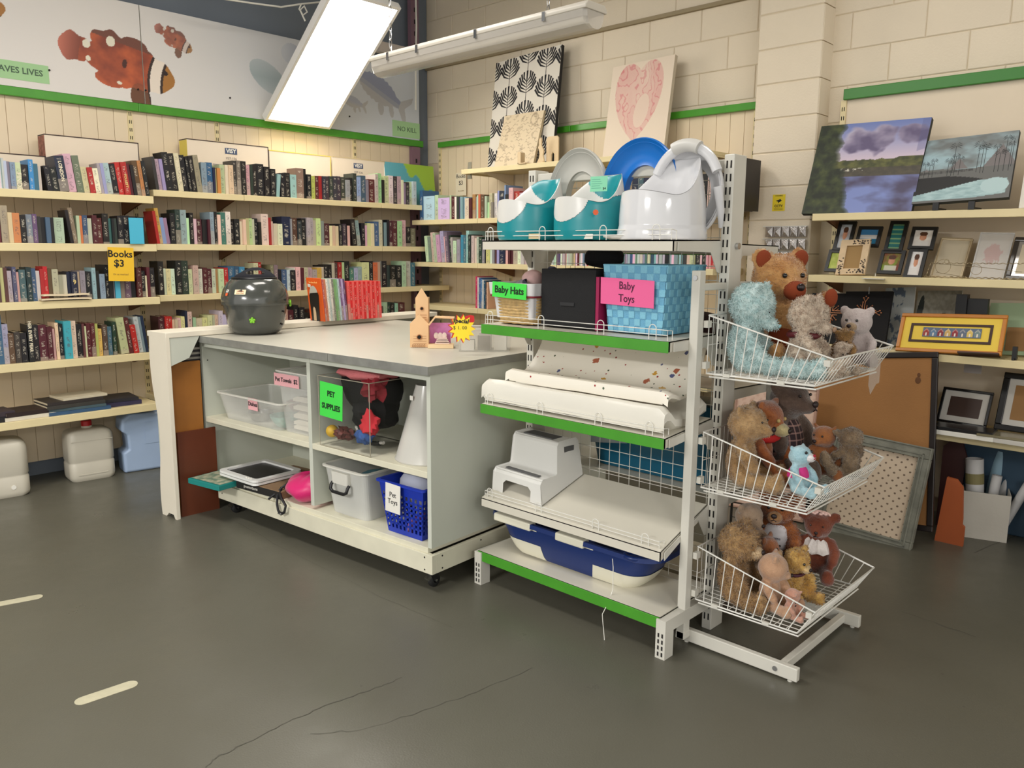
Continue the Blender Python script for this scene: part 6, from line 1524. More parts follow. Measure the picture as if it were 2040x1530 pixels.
for i, (c, nm, t_) in enumerate((((190, 40, 90), 'magenta', .02), ((206, 200, 200), 'silver grey', .016), ((56, 90, 140), 'blue', .02), ((90, 130, 170), 'sky blue', .016), ((220, 214, 206), 'white', .014), ((40, 84, 110), 'petrol blue', .018), ((60, 56, 60), 'black', .014), ((206, 160, 130), 'apricot', .014))):
    o = bpy.data.objects.new('picture_book', BOOKME); COL.objects.link(o); p = bpy.data.objects.new('pages', PAGEME); COL.objects.link(p); p.parent = o; o.color = (*s2l(c), 1)
    o.matrix_basis = Matrix.Translation((4.46, x, MT_TOPS[2] + .001)) @ Matrix.Rotation(-pi / 2, 4, 'Z') @ Matrix.Diagonal((t_, .18, .25 - .006 * i, 1)); x -= t_ + .001
    tag(o, f'{nm} upright picture book between the toy house gables and the tub', 'book', 'upright books on the third wall shelf')
# ------------------------------------------------------------------ things on the pillar
q = onx(1540, 388, 4.706); q2 = onx(1563, 420, 4.706)
cc = thing('warning_sign', 'small yellow CCTV warning sign on the pillar', 'sign', M=XM((4.706, q.y, q2.z))); w = q.y - q2.y; h = q.z - q2.z
MB().box((0, 0, 0), (w, h, .001)).build('plate', mat('warning_yellow', (228, 202, 30), .5), cc); text('CCTV', .020, Matrix.Translation((w / 2, h * .30, .0014)), INK, cc, bold=.0006); text('WARNING', .010, Matrix.Translation((w / 2, h * .92, .0014)), INK, cc)
b = MB(); b.prism([(w * .25, h * .62), (w * .62, h * .72), (w * .75, h * .62), (w * .55, h * .54)], .001, .0014); b.prism([(w * .45, h * .48), (w * .52, h * .48), (w * .52, h * .58), (w * .45, h * .58)], .001, .0014); b.build('camera_symbol', INK, cc); b = MB()
for k in range(3): b.box((w * .15, h * (.16 - k * .05), .001), (w * .85, h * (.175 - k * .05), .0014))
b.build('small_print', INK, cc, kind='stuff')
# silvery packets hanging on the pillar
q = onx(1502, 432, 4.66); pk = MB()
for r_ in range(4):
    for c_ in range(5):
        o = MB(); y = 2.30 - c_ * .052; z = 1.60 - r_ * .075; vs = []
        o.add([(4.672, y, z), (4.672, y - .046, z), (4.672, y - .046, z - .06), (4.672, y, z - .06), (4.690, y, z), (4.690, y - .046, z), (4.690, y - .046, z - .06), (4.690, y, z - .06), (4.655, y - .023, z - .03)],
              [(0, 8, 1), (1, 8, 2), (2, 8, 3), (3, 8, 0), (0, 1, 5, 4), (2, 3, 7, 6), (1, 2, 6, 5), (3, 0, 4, 7), (5, 6, 7, 4)])
        p_ = o.build('foil_packet', mat('silver_foil', (196, 192, 190), .22, metal=.85, bump=1.0, bscale=120))
        tag(p_, f"silver foil packet on the pillar, {('top', 'second', 'third', 'bottom')[r_]} row, {ordn(c_)} from the left", 'packet', 'silver foil packets hanging on the pillar')
hr = thing('hanging_rail', 'white wire rails holding the silver packets on the pillar', 'rack', (4.70, 2.2, 1.3)); 
for r_ in range(4): MB().tube([(4.700, 2.33, 1.603 - r_ * .075), (4.700, 2.05, 1.603 - r_ * .075)], .003, 5).build('rail', WIREM, hr, world=True)

# ------------------------------------------------------------------ pictures on the right shelves
def lake(x, y):
    sky = lerp((90, 110, 170), (196, 180, 196), 1 - (y - .6) * 2.2); cl = fbm(x * 3.2, y * 4, 4)
    if y > .60:
        c = sky
        for cx, cy, rx, ry in ((.36, .80, .16, .15), (.60, .80, .13, .15), (.86, .82, .13, .10)):
            g = ell_in(x, y, cx, cy, rx, ry) + cl * 1.3
            if g < 1.1: c = lerp(c, lerp((94, 84, 116), (186, 178, 196), (y - cy) / ry * .5 + .4 + cl), min(1, (1.1 - g) * 2.2))
    elif y > .40:
        edge = .585 + .02 * noise.noise(V((x * 18, 0, 0))) + max(0, x - .75) * .35
        c = lerp((58, 62, 36), (96, 96, 52), .5 + fbm(x * 14, y * 20, 2)) if y < edge else sky
        if y < .50: c = lerp(c, (70, 60, 66), .6)
        if .46 < y < .50 and x < .5 and fbm(x * 30, y * 50, 6) > .2: c = (200, 196, 180)
    else: c = lerp((76, 70, 96), (122, 136, 190), .5 + 1.1 * fbm(x * 3, y * 5, 9) + (.2 - abs(y - .2)) * 1.2)
    if y > .40 and y > .585 + max(0, x - .75) * .35 and x > .93: c = lerp(c, (80, 84, 130), .3)
    tr = .26 + .10 * fbm(y * 5, 3, 7) + (.20 * (1 - y * 1.6) if y < .5 else 0)
    if x < tr: c = lerp(lerp((28, 36, 22), (74, 82, 42), .35 + .7 * fbm(x * 12, y * 12, 1)), c, max(0, (x - tr + .05) / .05) * .7)
    return c
lk, w, h = canvas('canvas', 'oil painting of a lake with dark trees and purple clouds on the upper right shelf', (1597, 424), (1815, 422), (1612, 252), 4.43, 4.60, .03, mat('painted_edge', (40, 44, 40), .7), zfix=1.661)
picture('lake_painting', w, h, 180, 150, lake, lk)
def oasis(x, y):
    g = (104, 108, 108)
    c = lerp((150, 176, 184), g, .5 + .9 * fbm(x * 3, y * 5, 3) + (y - .75))
    if y < .50 + .02 * sin(x * 9): c = (98, 98, 96)
    for px_, pw, ph in ((.44, .10, .17), (.86, .17, .33), (.10, .03, .05)):
        if y > .49 and y < .49 + ph * (1 - abs(x - px_) / pw): c = (112, 106, 106)
    if .44 < y < .49 and x < .6: c = lerp(c, (40, 40, 40), .6 if fbm(x * 40, y * 20, 1) > 0 else .2)
    top = .40 - max(0, x - .2) ** 2 * .35; bot = .12 + x * .26
    if bot < y < top and x < .78: c = (22, 22, 24)
    if x < .96 and y < min(bot, .30) - .0 and y > .03 + max(0, x - .6) * .12: c = lerp((168, 194, 196), (140, 168, 172), fbm(x * 9, y * 30, 5) + .5)
    if (x - .84) ** 2 / .02 + (y - .20) ** 2 / .013 < 1: c = (172, 196, 198)
    return c
oz_, w, h = canvas('canvas', 'grey painting of palm trees and pyramids tilted on a small black easel', (1815, 418), (2008, 405), (1842, 293), 4.44, 4.58, .025, mat('dark_grey_edge', (54, 58, 60), .7), zfix=1.695)
picture('oasis_painting', w, h, 150, 100, oasis, oz_)
b = MB(); pr_ = random.Random(5)
for px_, top, s in ((.08, .62, .8), (.13, .60, .8), (.17, .66, .8), (.33, .64, .9), (.37, .60, .7), (.40, .70, .9), (.38, .86, 1.3), (.45, .66, .8), (.63, .84, 1.3), (.67, .78, 1.2), (.70, .80, 1.1), (.81, .78, .9), (.85, .68, 1.2), (.90, .70, .8), (.90, .90, .9), (.95, .80, .8), (.97, .88, .9)):
    X, Y = px_ * w, top * h; bot_ = max(.40, top - .42) * h
    b.add([(X - .0012, bot_, .0012), (X + .0012, bot_, .0012), (X + .001, Y, .0012), (X - .001, Y, .0012)], [(0, 1, 2, 3)])
    for k in range(9):
        a = R(-30 + 240 * k / 8); L_ = .026 * s; mx_, my_ = X + cos(a) * L_ * .6, Y + sin(a) * L_ * .6 + .002; ex_, ey_ = X + cos(a) * L_, Y + sin(a) * L_ * .7 - .005
        if ey_ < h - .002 and 0.002 < ex_ < w - .002: b.add([(X, Y - .001, .0012), (mx_, my_ - .0016, .0012), (ex_, ey_, .0012), (mx_, my_ + .0016, .0012)], [(0, 1, 2, 3)])
b.build('palm_print', mat('charcoal_paint', (38, 42, 44), .7), oz_, kind='stuff')
es = thing('table_easel', 'small black easel feet under the palm and pyramid painting', 'easel', (4.47, 1.20, 1.661))
for y in (1.12, 1.28):
    b = MB(); b.box((4.42, y - .012, 1.661), (4.56, y + .012, 1.673)); b.box((4.418, y - .014, 1.661), (4.432, y + .014, 1.70)); b.build('foot', BLACK, es, world=True)
pp, w, h = canvas('canvas', 'white and black print cut off by the right edge of the photo', (2030, 408), (2120, 402), (2040, 250), 4.44, 4.60, .02, CANV, zfix=1.661)
b = MB(); b.box((.02, .06, .0006), (.12, .075, .001)); b.box((.02, .06, .0006), (.035, .13, .001)); b.box((.03, .22, .0006), (.05, .30, .001)); b.build('print', INK, pp)
# seven-opening collage frame
def pf(bl, br, tl, Xb=4.50, Xt=4.60): return board(bl, br, tl, Xb, Xt)
m_, w, h = pf((1640, 545), (1850, 555), (1656, 444), 4.50, 4.62); m_.translation.z = 1.328
cf = thing('collage_picture', 'black seven-opening collage photo frame behind the beaded frame', 'picture frame', M=m_)
def px2(u, v):  # pixel to the frame's own plane
    mi = m_.inverted(); o_ = mi @ V((0, 0, CH)); d_ = mi.to_3x3() @ ray(u, v); t_ = -o_.z / d_.z; return o_ + d_ * t_
def skin(bg, c1, seed):
    def f(x, y):
        c = lerp(bg, c1, .35 + 1.0 * fbm(x * 2.5, y * 2.5, seed))
        if ell_in(x, y, .5, .58, .20, .22) < 1: c = lerp((206, 150, 120), (170, 110, 84), abs(x - .42) * 2.2)
        if ell_in(x, y, .5, .78, .23, .13) < 1: c = (84, 54, 40)
        if y < .30 and abs(x - .5) < .34: c = lerp(c, (214, 210, 206), .8)
        return c
    return f
for (u0, v0, u1, v1), fn in (((1658, 442, 1708, 500), skin((196, 206, 216), (160, 150, 150), 1)), ((1702, 452, 1760, 492), lambda x, y: (60, 120, 166) if y > .62 else ((206, 206, 204) if y > .38 else (24, 112, 150))),
        ((1760, 441, 1812, 502), lambda x, y: lerp((40, 110, 110), (190, 206, 120), max(0, sin(y * 34)) ** 3 * .8)), ((1808, 453, 1870, 497), skin((226, 220, 210), (204, 196, 190), 3)),
        ((1642, 499, 1690, 541), lambda x, y: lerp((160, 176, 60), (186, 196, 90), .5 + fbm(x * 4, y * 4, 2))), ((1746, 500, 1806, 545), skin((120, 140, 50), (120, 60, 44), 6)), ((1798, 496, 1850, 556), skin((222, 220, 220), (206, 196, 190), 8))):
    a, c = px2(u0, v1), px2(u1, v0); x0, y0, x1, y1 = a.x, max(.0, min(a.y, c.y)), c.x, max(a.y, c.y); fw = .018
    b = MB()
    for q in ((x0, y0, x1, y0 + fw), (x0, y1 - fw, x1, y1), (x0, y0 + fw, x0 + fw, y1 - fw), (x1 - fw, y0 + fw, x1, y1 - fw)): b.box((q[0], q[1], -.006), (q[2], q[3], .008))
    f_ = b.build('small_frame', BLACK, cf)
    pz_ = picture('photo', x1 - x0 - 2 * fw, y1 - y0 - 2 * fw, 30, 34, fn, f_, T=Matrix.Translation((x0 + fw, y0 + fw, .001)), m=attrmat('glossy_photo', .25))
m2_, w, h = pf((1664, 553), (1722, 552), (1684, 484), 4.44, 4.52); m2_.translation.z = 1.328
bf = thing('framed_photo', 'cream frame with black and gold beaded corners in front of the collage', 'picture frame', M=m2_)
b = MB(); fw = .035
for q in ((0, 0, w, fw), (0, h - fw, w, h), (0, fw, fw, h - fw), (w - fw, fw, w, h - fw)): b.box((q[0], q[1], -.01), (q[2], q[3], .006))
b.build('moulding', mat('cream_moulding', (206, 180, 144), .6, var=.12, vscale=20), bf); MB().box((fw, fw, -.008), (w - fw, h - fw, -.002)).build('backing', mat('tan_backing', (150, 118, 70), .7), bf)
b = MB(); rn = random.Random(2)
for k in range(90):
    t_ = rn.random(); cx_, cy_ = ((w * rn.uniform(.45, 1), h - fw / 2) if t_ < .33 else ((fw / 2, h * rn.uniform(0, .42)) if t_ < .6 else ((w * rn.uniform(.35, .95), fw / 2) if t_ < .8 else (w - fw / 2, h * rn.uniform(.02, .45)))))
    b.ell((cx_ + rn.uniform(-.012, .012), cy_ + rn.uniform(-.012, .012), .007), (.0045, .0035, .002), 6)
b.build('beads', mat('dark_beads', (44, 34, 28), .3), bf, kind='stuff')
st_ = MB(); st_.box((0, 0, 0), (.11, .004, .05)); st_.box((.05, .0, .0), (.054, .03, .004)); o = st_.build('frame_stand', WHITE); o.matrix_basis = XM(onx(1745, 553, 4.44)); o.location.z = 1.328; tag(o, 'thin white metal stand lying before the collage frame', 'stand')
def frame(name, label, bl, br, tl, Xb, Xt, zf, fw, m_f, inner, mount=None, th=.018, fn=None, nx=40, ny=40, step=0, wh=None):
    m_, w, h = board(bl, br, tl, Xb, Xt)
    if wh: w, h = wh
    if zf is not None: m_.translation.z = zf + .001
    o = thing(name, label, 'picture frame', M=m_); b = MB()
    for q in ((0, 0, w, fw), (0, h - fw, w, h), (0, fw, fw, h - fw), (w - fw, fw, w, h - fw)): b.box((q[0], q[1], -th), (q[2], q[3], 0))
    b.build('moulding', m_f, o, bevel=min(.004, fw * .2))
    if step:
        b = MB(); g = fw * .55
        for q in ((g, g, w - g, g + step), (g, h - g - step, w - g, h - g), (g, g, g + step, h - g), (w - g - step, g, w - g, h - g)): b.box((q[0], q[1], 0), (q[2], q[3], .004))
        b.build('raised_bead', m_f, o)
    k = fw
    if mount:
        mw, mm = mount; MB().box((fw, fw, -th * .8), (w - fw, h - fw, -th * .5)).build('mount', mm, o); k = fw + mw
    if fn: picture('print', w - 2 * k, h - 2 * k, nx, ny, fn, o, T=Matrix.Translation((k, k, -th * .45)))
    else: MB().box((k, k, -th * .6), (w - k, h - k, -th * .45)).build('backing', inner, o)
    return o, w, h
SIL = mat('champagne_metal', (206, 190, 160), .3, metal=.5); OFF = mat('off_white_card', (196, 184, 160), .8); BRN = mat('brown_backing', (148, 110, 66), .75, var=.05)
frame('framed_photo', 'thin champagne metal frame right of the collage frame', (1850, 553), (1915, 558), (1868, 473), 4.56, 4.66, 1.327, .012, SIL, OFF, (.03, OFF), step=.003)
pl_, w, h = frame('packaged_picture', 'pink drawing sealed in shiny clear plastic wrap', (1930, 556), (1998, 560), (1932, 464), 4.54, 4.64, 1.327, .006, mat('clear_wrap_edge', (206, 204, 200), .2), OFF, fn=lambda x, y: lerp((206, 198, 186), (190, 126, 116), .7 if ell_in(x, y, .5, .55, .26, .22) + .9 * fbm(x * 9, y * 9, 3) < 1 else 0))
b = MB(); b.box((0, 0, .001), (w, h, .002)); b.build('plastic_wrap', clearmat('shiny_wrap', (230, 230, 232), .18, .06), pl_)
frame('framed_photo', 'dark frame wrapped in shiny film at the right edge, second shelf', (2000, 560), (2100, 566), (2010, 475), 4.52, 4.62, 1.327, .022, mat('dark_gloss', (60, 56, 54), .15), OFF, (.015, mat('silver_film', (190, 188, 188), .15, metal=.6)))
wr = thing('wire_rack', 'low twisted wire letter rack with loops at the front of the second shelf', 'rack', (4.45, 1.08, 1.327)); WR = mat('twisted_wire', (150, 136, 108), .4, metal=.6)
b = MB()
tw = lambda p, q, n=60, r=.003: [V(p).lerp(V(q), i / n) + V((r * cos(i * 1.6), 0, r * sin(i * 1.6))) for i in range(n + 1)]
b.tube(tw((4.44, 1.31, 1.333), (4.44, .85, 1.333)), .0026, 5); b.tube(tw((4.44, 1.285, 1.40), (4.44, .85, 1.405)), .0018, 5); b.tube(tw((4.44, 1.30, 1.335), (4.44, 1.285, 1.40), 12), .0022, 5); b.build('twisted_rail', WR, wr, world=True)
b = MB(); b.tube([(4.44, 1.285, 1.40), (4.44, 1.06, 1.385), (4.44, .88, 1.365)], .0013, 5); b.tube([(4.44, 1.255, 1.355), (4.44, 1.12, 1.335)], .0013, 5); b.build('stay', WR, wr, world=True)
for y, z, r_ in ((1.225, 1.385, .035), (1.075, 1.372, .024), (1.21, 1.410, .01)):
    MB().tube([(4.44, y + r_ * cos(a), z + r_ * sin(a)) for a in [2 * pi * k / 20 for k in range(20)]], .0013, 5, closed=True).build('loop', WR, wr, world=True)
# third shelf
BLKV = mat('black_velvet', (14, 12, 14), .9); COP = mat('copper_beads', (176, 116, 80), .35, metal=.5)
def crosspanel(label, bl, br, tl, cx):
    m_, w, h = board(bl, br, tl, 4.46, 4.56); m_.translation.z = .946
    o = thing('velvet_panel', label, 'picture', M=m_); MB().box((0, 0, -.02), (w, h, 0)).build('panel', BLKV, o, bevel=.002)
    b = MB(); C = V((w * cx, h * .60)); s = .10
    def bar(p, q, r=.0022): b.tube([(C.x + p[0] * s, C.y + p[1] * s, .003), (C.x + q[0] * s, C.y + q[1] * s, .003)], r, 5)
    for a in (0, 90, 180, 270):
        ca, sa = cos(R(a)), sin(R(a)); rt_ = lambda x, y: (x * ca - y * sa, x * sa + y * ca)
        bar(rt_(0, 0), rt_(.62, 0)); bar(rt_(.62, 0), rt_(.80, .10)); bar(rt_(.62, 0), rt_(.80, -.10)); bar(rt_(.12, .12), rt_(.55, .12)); bar(rt_(.12, .12), rt_(.12, .42)); bar(rt_(.35, .35), rt_(.12, .12)); bar(rt_(.30, .12), rt_(.44, .24))
        for q in ((.84, .12), (.84, -.12), (.92, 0), (.40, .40), (.60, .12)): x_, y_ = rt_(*q); b.ell((C.x + x_ * s, C.y + y_ * s, .003), (.0045, .0045, .003), 8)
    b.build('beaded_cross', COP, o, kind='stuff'); return o
crosspanel('black velvet panel with a copper beaded cross beside the big teddy bear', (1600, 680), (1672, 684), (1622, 583), .60); crosspanel('black velvet panel with a beaded cross left of the blue flower print', (1668, 690), (1762, 694), (1700, 584), .46)
b = MB(); b.tube([onx(1732, 572, 4.42), onx(1731, 586, 4.42)], .002, 5); tag(b.build('hook', CHROME), 'tiny metal hook under the shelf above the velvet panel', 'hook')
fl_, w, h = canvas('print_board', 'pale blue grey flower print between velvet panel and leaf print', (1752, 700), (1812, 700), (1770, 585), 4.56, 4.66, .01, PAPER, zfix=.946)
picture('flower_print', w, h, 40, 60, lambda x, y: lerp((176, 180, 178), (84, 98, 118), .9 if fbm(x * 5, y * 6, 4) > .12 and x < .7 else 0), fl_)
def leaves(x, y):
    c = lerp((150, 146, 132), (128, 124, 110), .5 + fbm(x * 12, y * 12, 3))
    if ell_in(x, y, .10, .62, .30, .07, 1.45) < 1: c = (26, 34, 30)
    if ell_in(x, y, .42, .42, .34, .10, .55) < 1: c = (30, 42, 34)
    return c
lf, w, h = canvas('print_board', 'grey print with two dark green leaves on the third shelf', (1812, 702), (1900, 706), (1822, 588), 4.58, 4.68, .01, PAPER, zfix=.946); picture('leaf_print', w, h, 80, 80, leaves, lf)
bt = thing('wooden_block', 'black T-shaped wooden frame standing beside the leaf print', 'picture frame', M=XM((4.56, onx(1900, 700, 4.56).y, .946)))
MB().box((0, 0, 0), (.05, .30, .05)).build('post', BLACK, bt); MB().box((.045, .20, -.001), (.14, .28, .03)).build('arm', BLACK, bt); MB().box((.05, 0, 0), (.12, .20, .02)).build('panel', BLACK, bt)
sg_, w, h = canvas('print_board', 'sage green board with a tan square at the right end of the third shelf', (1960, 706), (2100, 712), (1984, 605), 4.60, 4.68, .008, mat('sage_board', (152, 172, 138), .8), zfix=.946); MB().box((.09, .02, .001), (.26, .14, .004)).build('tan_square', BRN, sg_)
gp_ = MB().box((0, 0, 0), (.08, .20, .004)); o = gp_.build('grey_card', mat('dull_grey_card', (150, 142, 138), .8)); o.matrix_basis = XM((4.57, onx(1948, 640, 4.57).y, .946)); tag(o, 'small grey card behind the orange framed house picture', 'card')
OR = mat('orange_wood', (186, 118, 42), .35, var=.1, vscale=10); YW = mat('yellow_mount', (228, 196, 74), .7)
def houses(x, y):
    c = (84, 100, 124); k = int(x * 8); f = x * 8 - k; cols = ((150, 44, 34), (90, 120, 150), (130, 30, 40), (196, 160, 90), (140, 30, 40), (90, 100, 120), (210, 180, 90), (110, 130, 130))
    roof = .58 + .34 * (1 - abs(f - .5) / .42)
    if .12 < f < .88 and .1 < y < .6: c = cols[k % 8]
    if .08 < f < .92 and y < roof and y >= .58: c = lerp(cols[k % 8], (220, 206, 190), .5 if y > roof - .14 else 0)
    if .40 < f < .60 and .1 < y < .42: c = (228, 216, 200)
    return c
yf, w, h = frame('framed_picture', 'orange wooden frame round a yellow mount with a row of eight tiny houses', (1782, 703), (1994, 714), (1795, 628), 4.41, 4.50, .946, .020, OR, YW)
b = MB(); i0, i1 = .055, .067
for q in ((i0, i0, w - i0, i1), (i0, h - i1, w - i0, h - i0), (i0, i1, i1, h - i1), (w - i1, i1, w - i0, h - i1)): b.box((q[0], q[1], -.008), (q[2], q[3], -.004))
b.build('inner_band', mat('dark_brown_band', (56, 28, 20), .6), yf); picture('houses_print', w * .55, h * .24, 128, 24, houses, yf, T=Matrix.Translation((w * .24, h * .40, -.005)))
MB().box((.30, -.001, -.03), (.48, .006, .02)).build('easel_foot', mat('dark_wood', (60, 26, 20), .5), yf)
es2 = MB().box((4.44, .865, .946), (4.46, .885, 1.01)); es2.box((4.42, .87, .946), (4.50, .88, .955)); tag(es2.build('easel_leg', BLACK), 'small black easel leg at the right end of the third shelf', 'easel')
# lowest right shelf
BKG = mat('black_frame_gloss', (16, 16, 18), .25); WM = mat('white_mount', (196, 192, 184), .8)
frame('framed_photo', 'black frame with white mount and dark picture on the lowest shelf', (1862, 852), (1962, 868), (1868, 782), 4.56, 4.64, .575, .014, BKG, mat('dark_brown_photo', (64, 44, 36), .5), (.03, WM))
frame('framed_photo', 'large black frame with a tan backing at the far right of the lowest shelf', (1978, 858), (2110, 878), (1986, 743), 4.56, 4.66, .575, .030, BKG, BRN, (.03, WM))
def flat(label, u, v, w, d, t_, z, m, X=4.46, rot=0):
    q = onx(u, v, X); o = MB().box((-.0, -w / 2, 0), (d, w / 2, t_)).build('framed_photo', m, bevel=.002); o.matrix_basis = Matrix.Translation((X - .03, q.y, z)) @ Matrix.Rotation(R(rot), 4, 'Z'); tag(o, label, 'picture frame'); return o
flat('white box frame lying under the black one on the lowest shelf', 1930, 864, .26, .14, .024, .5465, PAPER); flat('black frame lying on the white box frame', 1925, 850, .27, .13, .018, .571, BKG, rot=3)
flat('pale frame lying flat at the right end of the lowest shelf', 2030, 872, .28, .14, .022, .5465, WM, rot=-2); flat('glass pane frame tilted over the pale flat frame', 2022, 858, .29, .13, .012, .569, mat('glass_dull', (120, 112, 86), .15), rot=4)
# leaning on the floor: pin board, grey moulded frame, other frames
DBR = mat('dark_wood_frame', (30, 22, 20), .4)
pinb, w, h = frame('pin_board', 'large cork brown board in a thin black frame leaning on the right shelves', (1600, 1030), (1857, 1064), (1685, 706), 4.24, 4.395, 0.0, .030, DBR, mat('cork_brown', (150, 104, 56), .75, var=.06, vscale=5, bump=.2, bscale=150), wh=None)
b = MB(); b.ell((w * .86, h * .84, -.0065), (.014, .018, .001), 10); b.ell((w * .865, h * .87, -.0065), (.008, .012, .001), 10); b.build('stain', mat('stain', (96, 60, 30), .8), pinb)
GRW = mat('driftwood_grey', (122, 122, 110), .55, var=.22, vscale=14, bump=.5, bscale=60)
def dots(x, y):
    X, Y = x * 8, y * 10.5; c = (206, 186, 162)
    for sx_, sy_ in ((0, 0), (.5, .5)):
        fx, fy = (X + sx_) % 1 - .5, (Y / 1.0 + sy_) % 1 - .5
        if fx * fx + (fy * .95) ** 2 < .0125: c = (112, 92, 76)
    return c
m_, w, h = board((1622, 1010), (1802, 1072), (1660, 820), 4.10, 4.25); 
gm, w, h = frame('framed_picture', 'wide grey driftwood frame with polka dot backing standing on the floor', (1617, 1016), (1815, 1072), (1662, 820), 4.10, 4.22, 0.0, .058, GRW, WM, fn=dots, nx=220, ny=280, th=.03, step=.008)
b = MB()
for a, c in ((.0, .006), (.050, .056)):
    for q in ((a, a, w - a, c), (a, h - c, w - a, h - a), (a, c, c, h - c), (w - c, c, w - a, h - c)): b.box((q[0], q[1], 0), (q[2], q[3], .006))
b.build('moulding_lip', GRW, gm); MB().box((w * .16, h - .03, .0005), (w * .20, h - .018, .0012)).build('price_sticker', PAPER, gm)
frame('framed_picture', 'plain black framed sheet leaning behind the cork board', (1560, 1020), (1660, 1035), (1650, 690), 4.34, 4.50, 0.0, .04, BKG, BLKV)
pbx, w, h = frame('wrapped_canvas', 'blush pink patterned canvas in plastic wrap behind the baskets', (1440, 985), (1600, 1020), (1455, 735), 4.10, 4.22, 0.0, .012, mat('blush_edge', (176, 140, 122), .6), OFF, fn=lambda x, y: lerp((222, 192, 174), (200, 160, 140), .6 if sin(x * 60 + 2 * sin(y * 40)) * sin(y * 70) > .3 else .1), nx=90, ny=120)
pd, w, h = frame('pet_gate', 'black wire pen panel leaning low behind the baskets', (1470, 900), (1560, 915), (1476, 780), 3.4, 3.42, .35, .004, BLACK, None or clearmat('open_air', (10, 10, 10), .02, .5))
for k in range(1, 4): MB().cyl((0, h * k / 4, 0), (w, h * k / 4, 0), .002, n=5).build('bar', BLACK, pd)
pd.location.z = .0; pd.location.x = 3.35
# stuff on the floor at the right: orange board, boxes, poster tubes
ob_ = thing('orange_board', 'rust orange angled board leaning beside the cork board', 'board', M=XM((4.36, onx(1865, 1060, 4.36).y, 0)))
b = MB(); b.prism([(0, 0), (.13, 0), (.13, .10), (.118, .11), (.118, .14), (.105, .30), (.075, .335), (.03, .34)], 0, .02); b.build('board', mat('rust_orange', (168, 84, 40), .6, var=.08), ob_)
gb = thing('guitar_shape', 'dark reddish wooden shape behind the rust orange board', 'board', M=XM((4.62, 1.185, 0))); b = MB(); b.prism([(0, 0), (.10, 0), (.115, .40), (.09, .47), (.05, .49), (.0, .44)], 0, .02); b.build('board', mat('dark_red_wood', (56, 26, 24), .5), gb)
bl_ = thing('blue_board', 'dark blue panel standing at the wall behind the poster tubes', 'board', M=XM((4.72, onx(1890, 1000, 4.72).y, .0))); MB().box((0, 0, 0), (.60, .485, .015)).build('panel', mat('dark_blue_panel', (40, 66, 86), .6), bl_, bevel=.006)
a = onz(1910, 1068, 0); c = onz(2005, 1082, 0); wbx = thing('open_box', 'white cardboard box on the floor holding rolled posters', 'box', M=basis(a, (c.x - a.x, c.y - a.y, 0), (0, 0, 1)) @ Matrix.Rotation(-pi / 2, 4, 'X')); w = (c - a).length; d_ = .24; h = .245; CB2 = mat('white_corrugated', (190, 184, 172), .8, var=.04, bump=.2)
for nm, p_, q_ in (('front_wall', (0, 0, 0), (w, .005, h)), ('back_wall', (0, d_, 0), (w, d_ + .005, h)), ('side_wall', (0, .005, 0), (.005, d_, h)), ('side_wall', (w - .005, .005, 0), (w, d_, h)), ('base', (.005, .005, 0), (w - .005, d_, .005))): MB().box(p_, q_).build(nm, CB2, wbx)
MB().box((w, .05, .10), (w + .012, .10, .13)).build('side_grip', PAPER, wbx)
BI = wbx.matrix_basis
def roll(label, x, y, z0, z1, r_, tx, ty, m, inner=.8):
    b = MB(); n = 24; p0 = V((x, y, z0)); p1 = V((x + tx, y + ty, z1)); b.cyl(p0, p1, r_, n=n, cap=False); b.cyl(p1, p0 + (p1 - p0) * .02, r_ * inner, n=n, cap=False)
    d1 = (p1 - p0).normalized(); a_ = d1.orthogonal().normalized(); c_ = d1.cross(a_)
    b.loft([[p1 + (a_ * cos(2 * pi * i / n) + c_ * sin(2 * pi * i / n)) * rr for i in range(n)] for rr in (r_, r_ * inner)])
    o = b.build('poster_roll', m, smooth=True); o.matrix_basis = BI @ Matrix.Translation(o.location); tag(o, label, 'poster', 'rolled posters in the white box'); return o
PR = mat('poster_paper', (186, 184, 182), .6); PR2 = mat('poster_print', (170, 160, 130), .6)
rr_ = roll('widest poster roll at the left, pale top over an olive and dark band', .075, .07, .006, .40, .042, -.035, .02, PR, .92)
b = MB(); b.cyl((.0518, .0835, .27), (.0465, .0865, .325), .0428, n=24, cap=False); o = b.build('printed_band', mat('olive_print', (120, 112, 72), .7), None); o.matrix_basis = BI @ Matrix.Translation(o.location); o.parent = None; tag(o, 'olive printed band round the widest poster roll', 'poster')
roll('loose white and blue poster roll sticking out highest', .12, .17, .006, .43, .032, .045, .03, mat('poster_blue', (130, 160, 176), .6), .9); roll('white poster tube in the middle, open end up', .12, .09, .006, .32, .024, .03, .02, PR, .6); roll('white poster tube right behind the middle one', .16, .17, .006, .36, .026, .05, .02, PR, .55); roll('white poster tube slanting far out to the right', .17, .06, .006, .31, .022, .12, .02, PR, .55)
db_ = MB().box((4.50, .46, 0), (4.70, .70, .30)); tag(db_.build('dark_bag', mat('dark_plastic_bag', (34, 38, 46), .25, bump=1, bscale=30)), 'dark shiny plastic bundle beside the white poster box', 'bag')
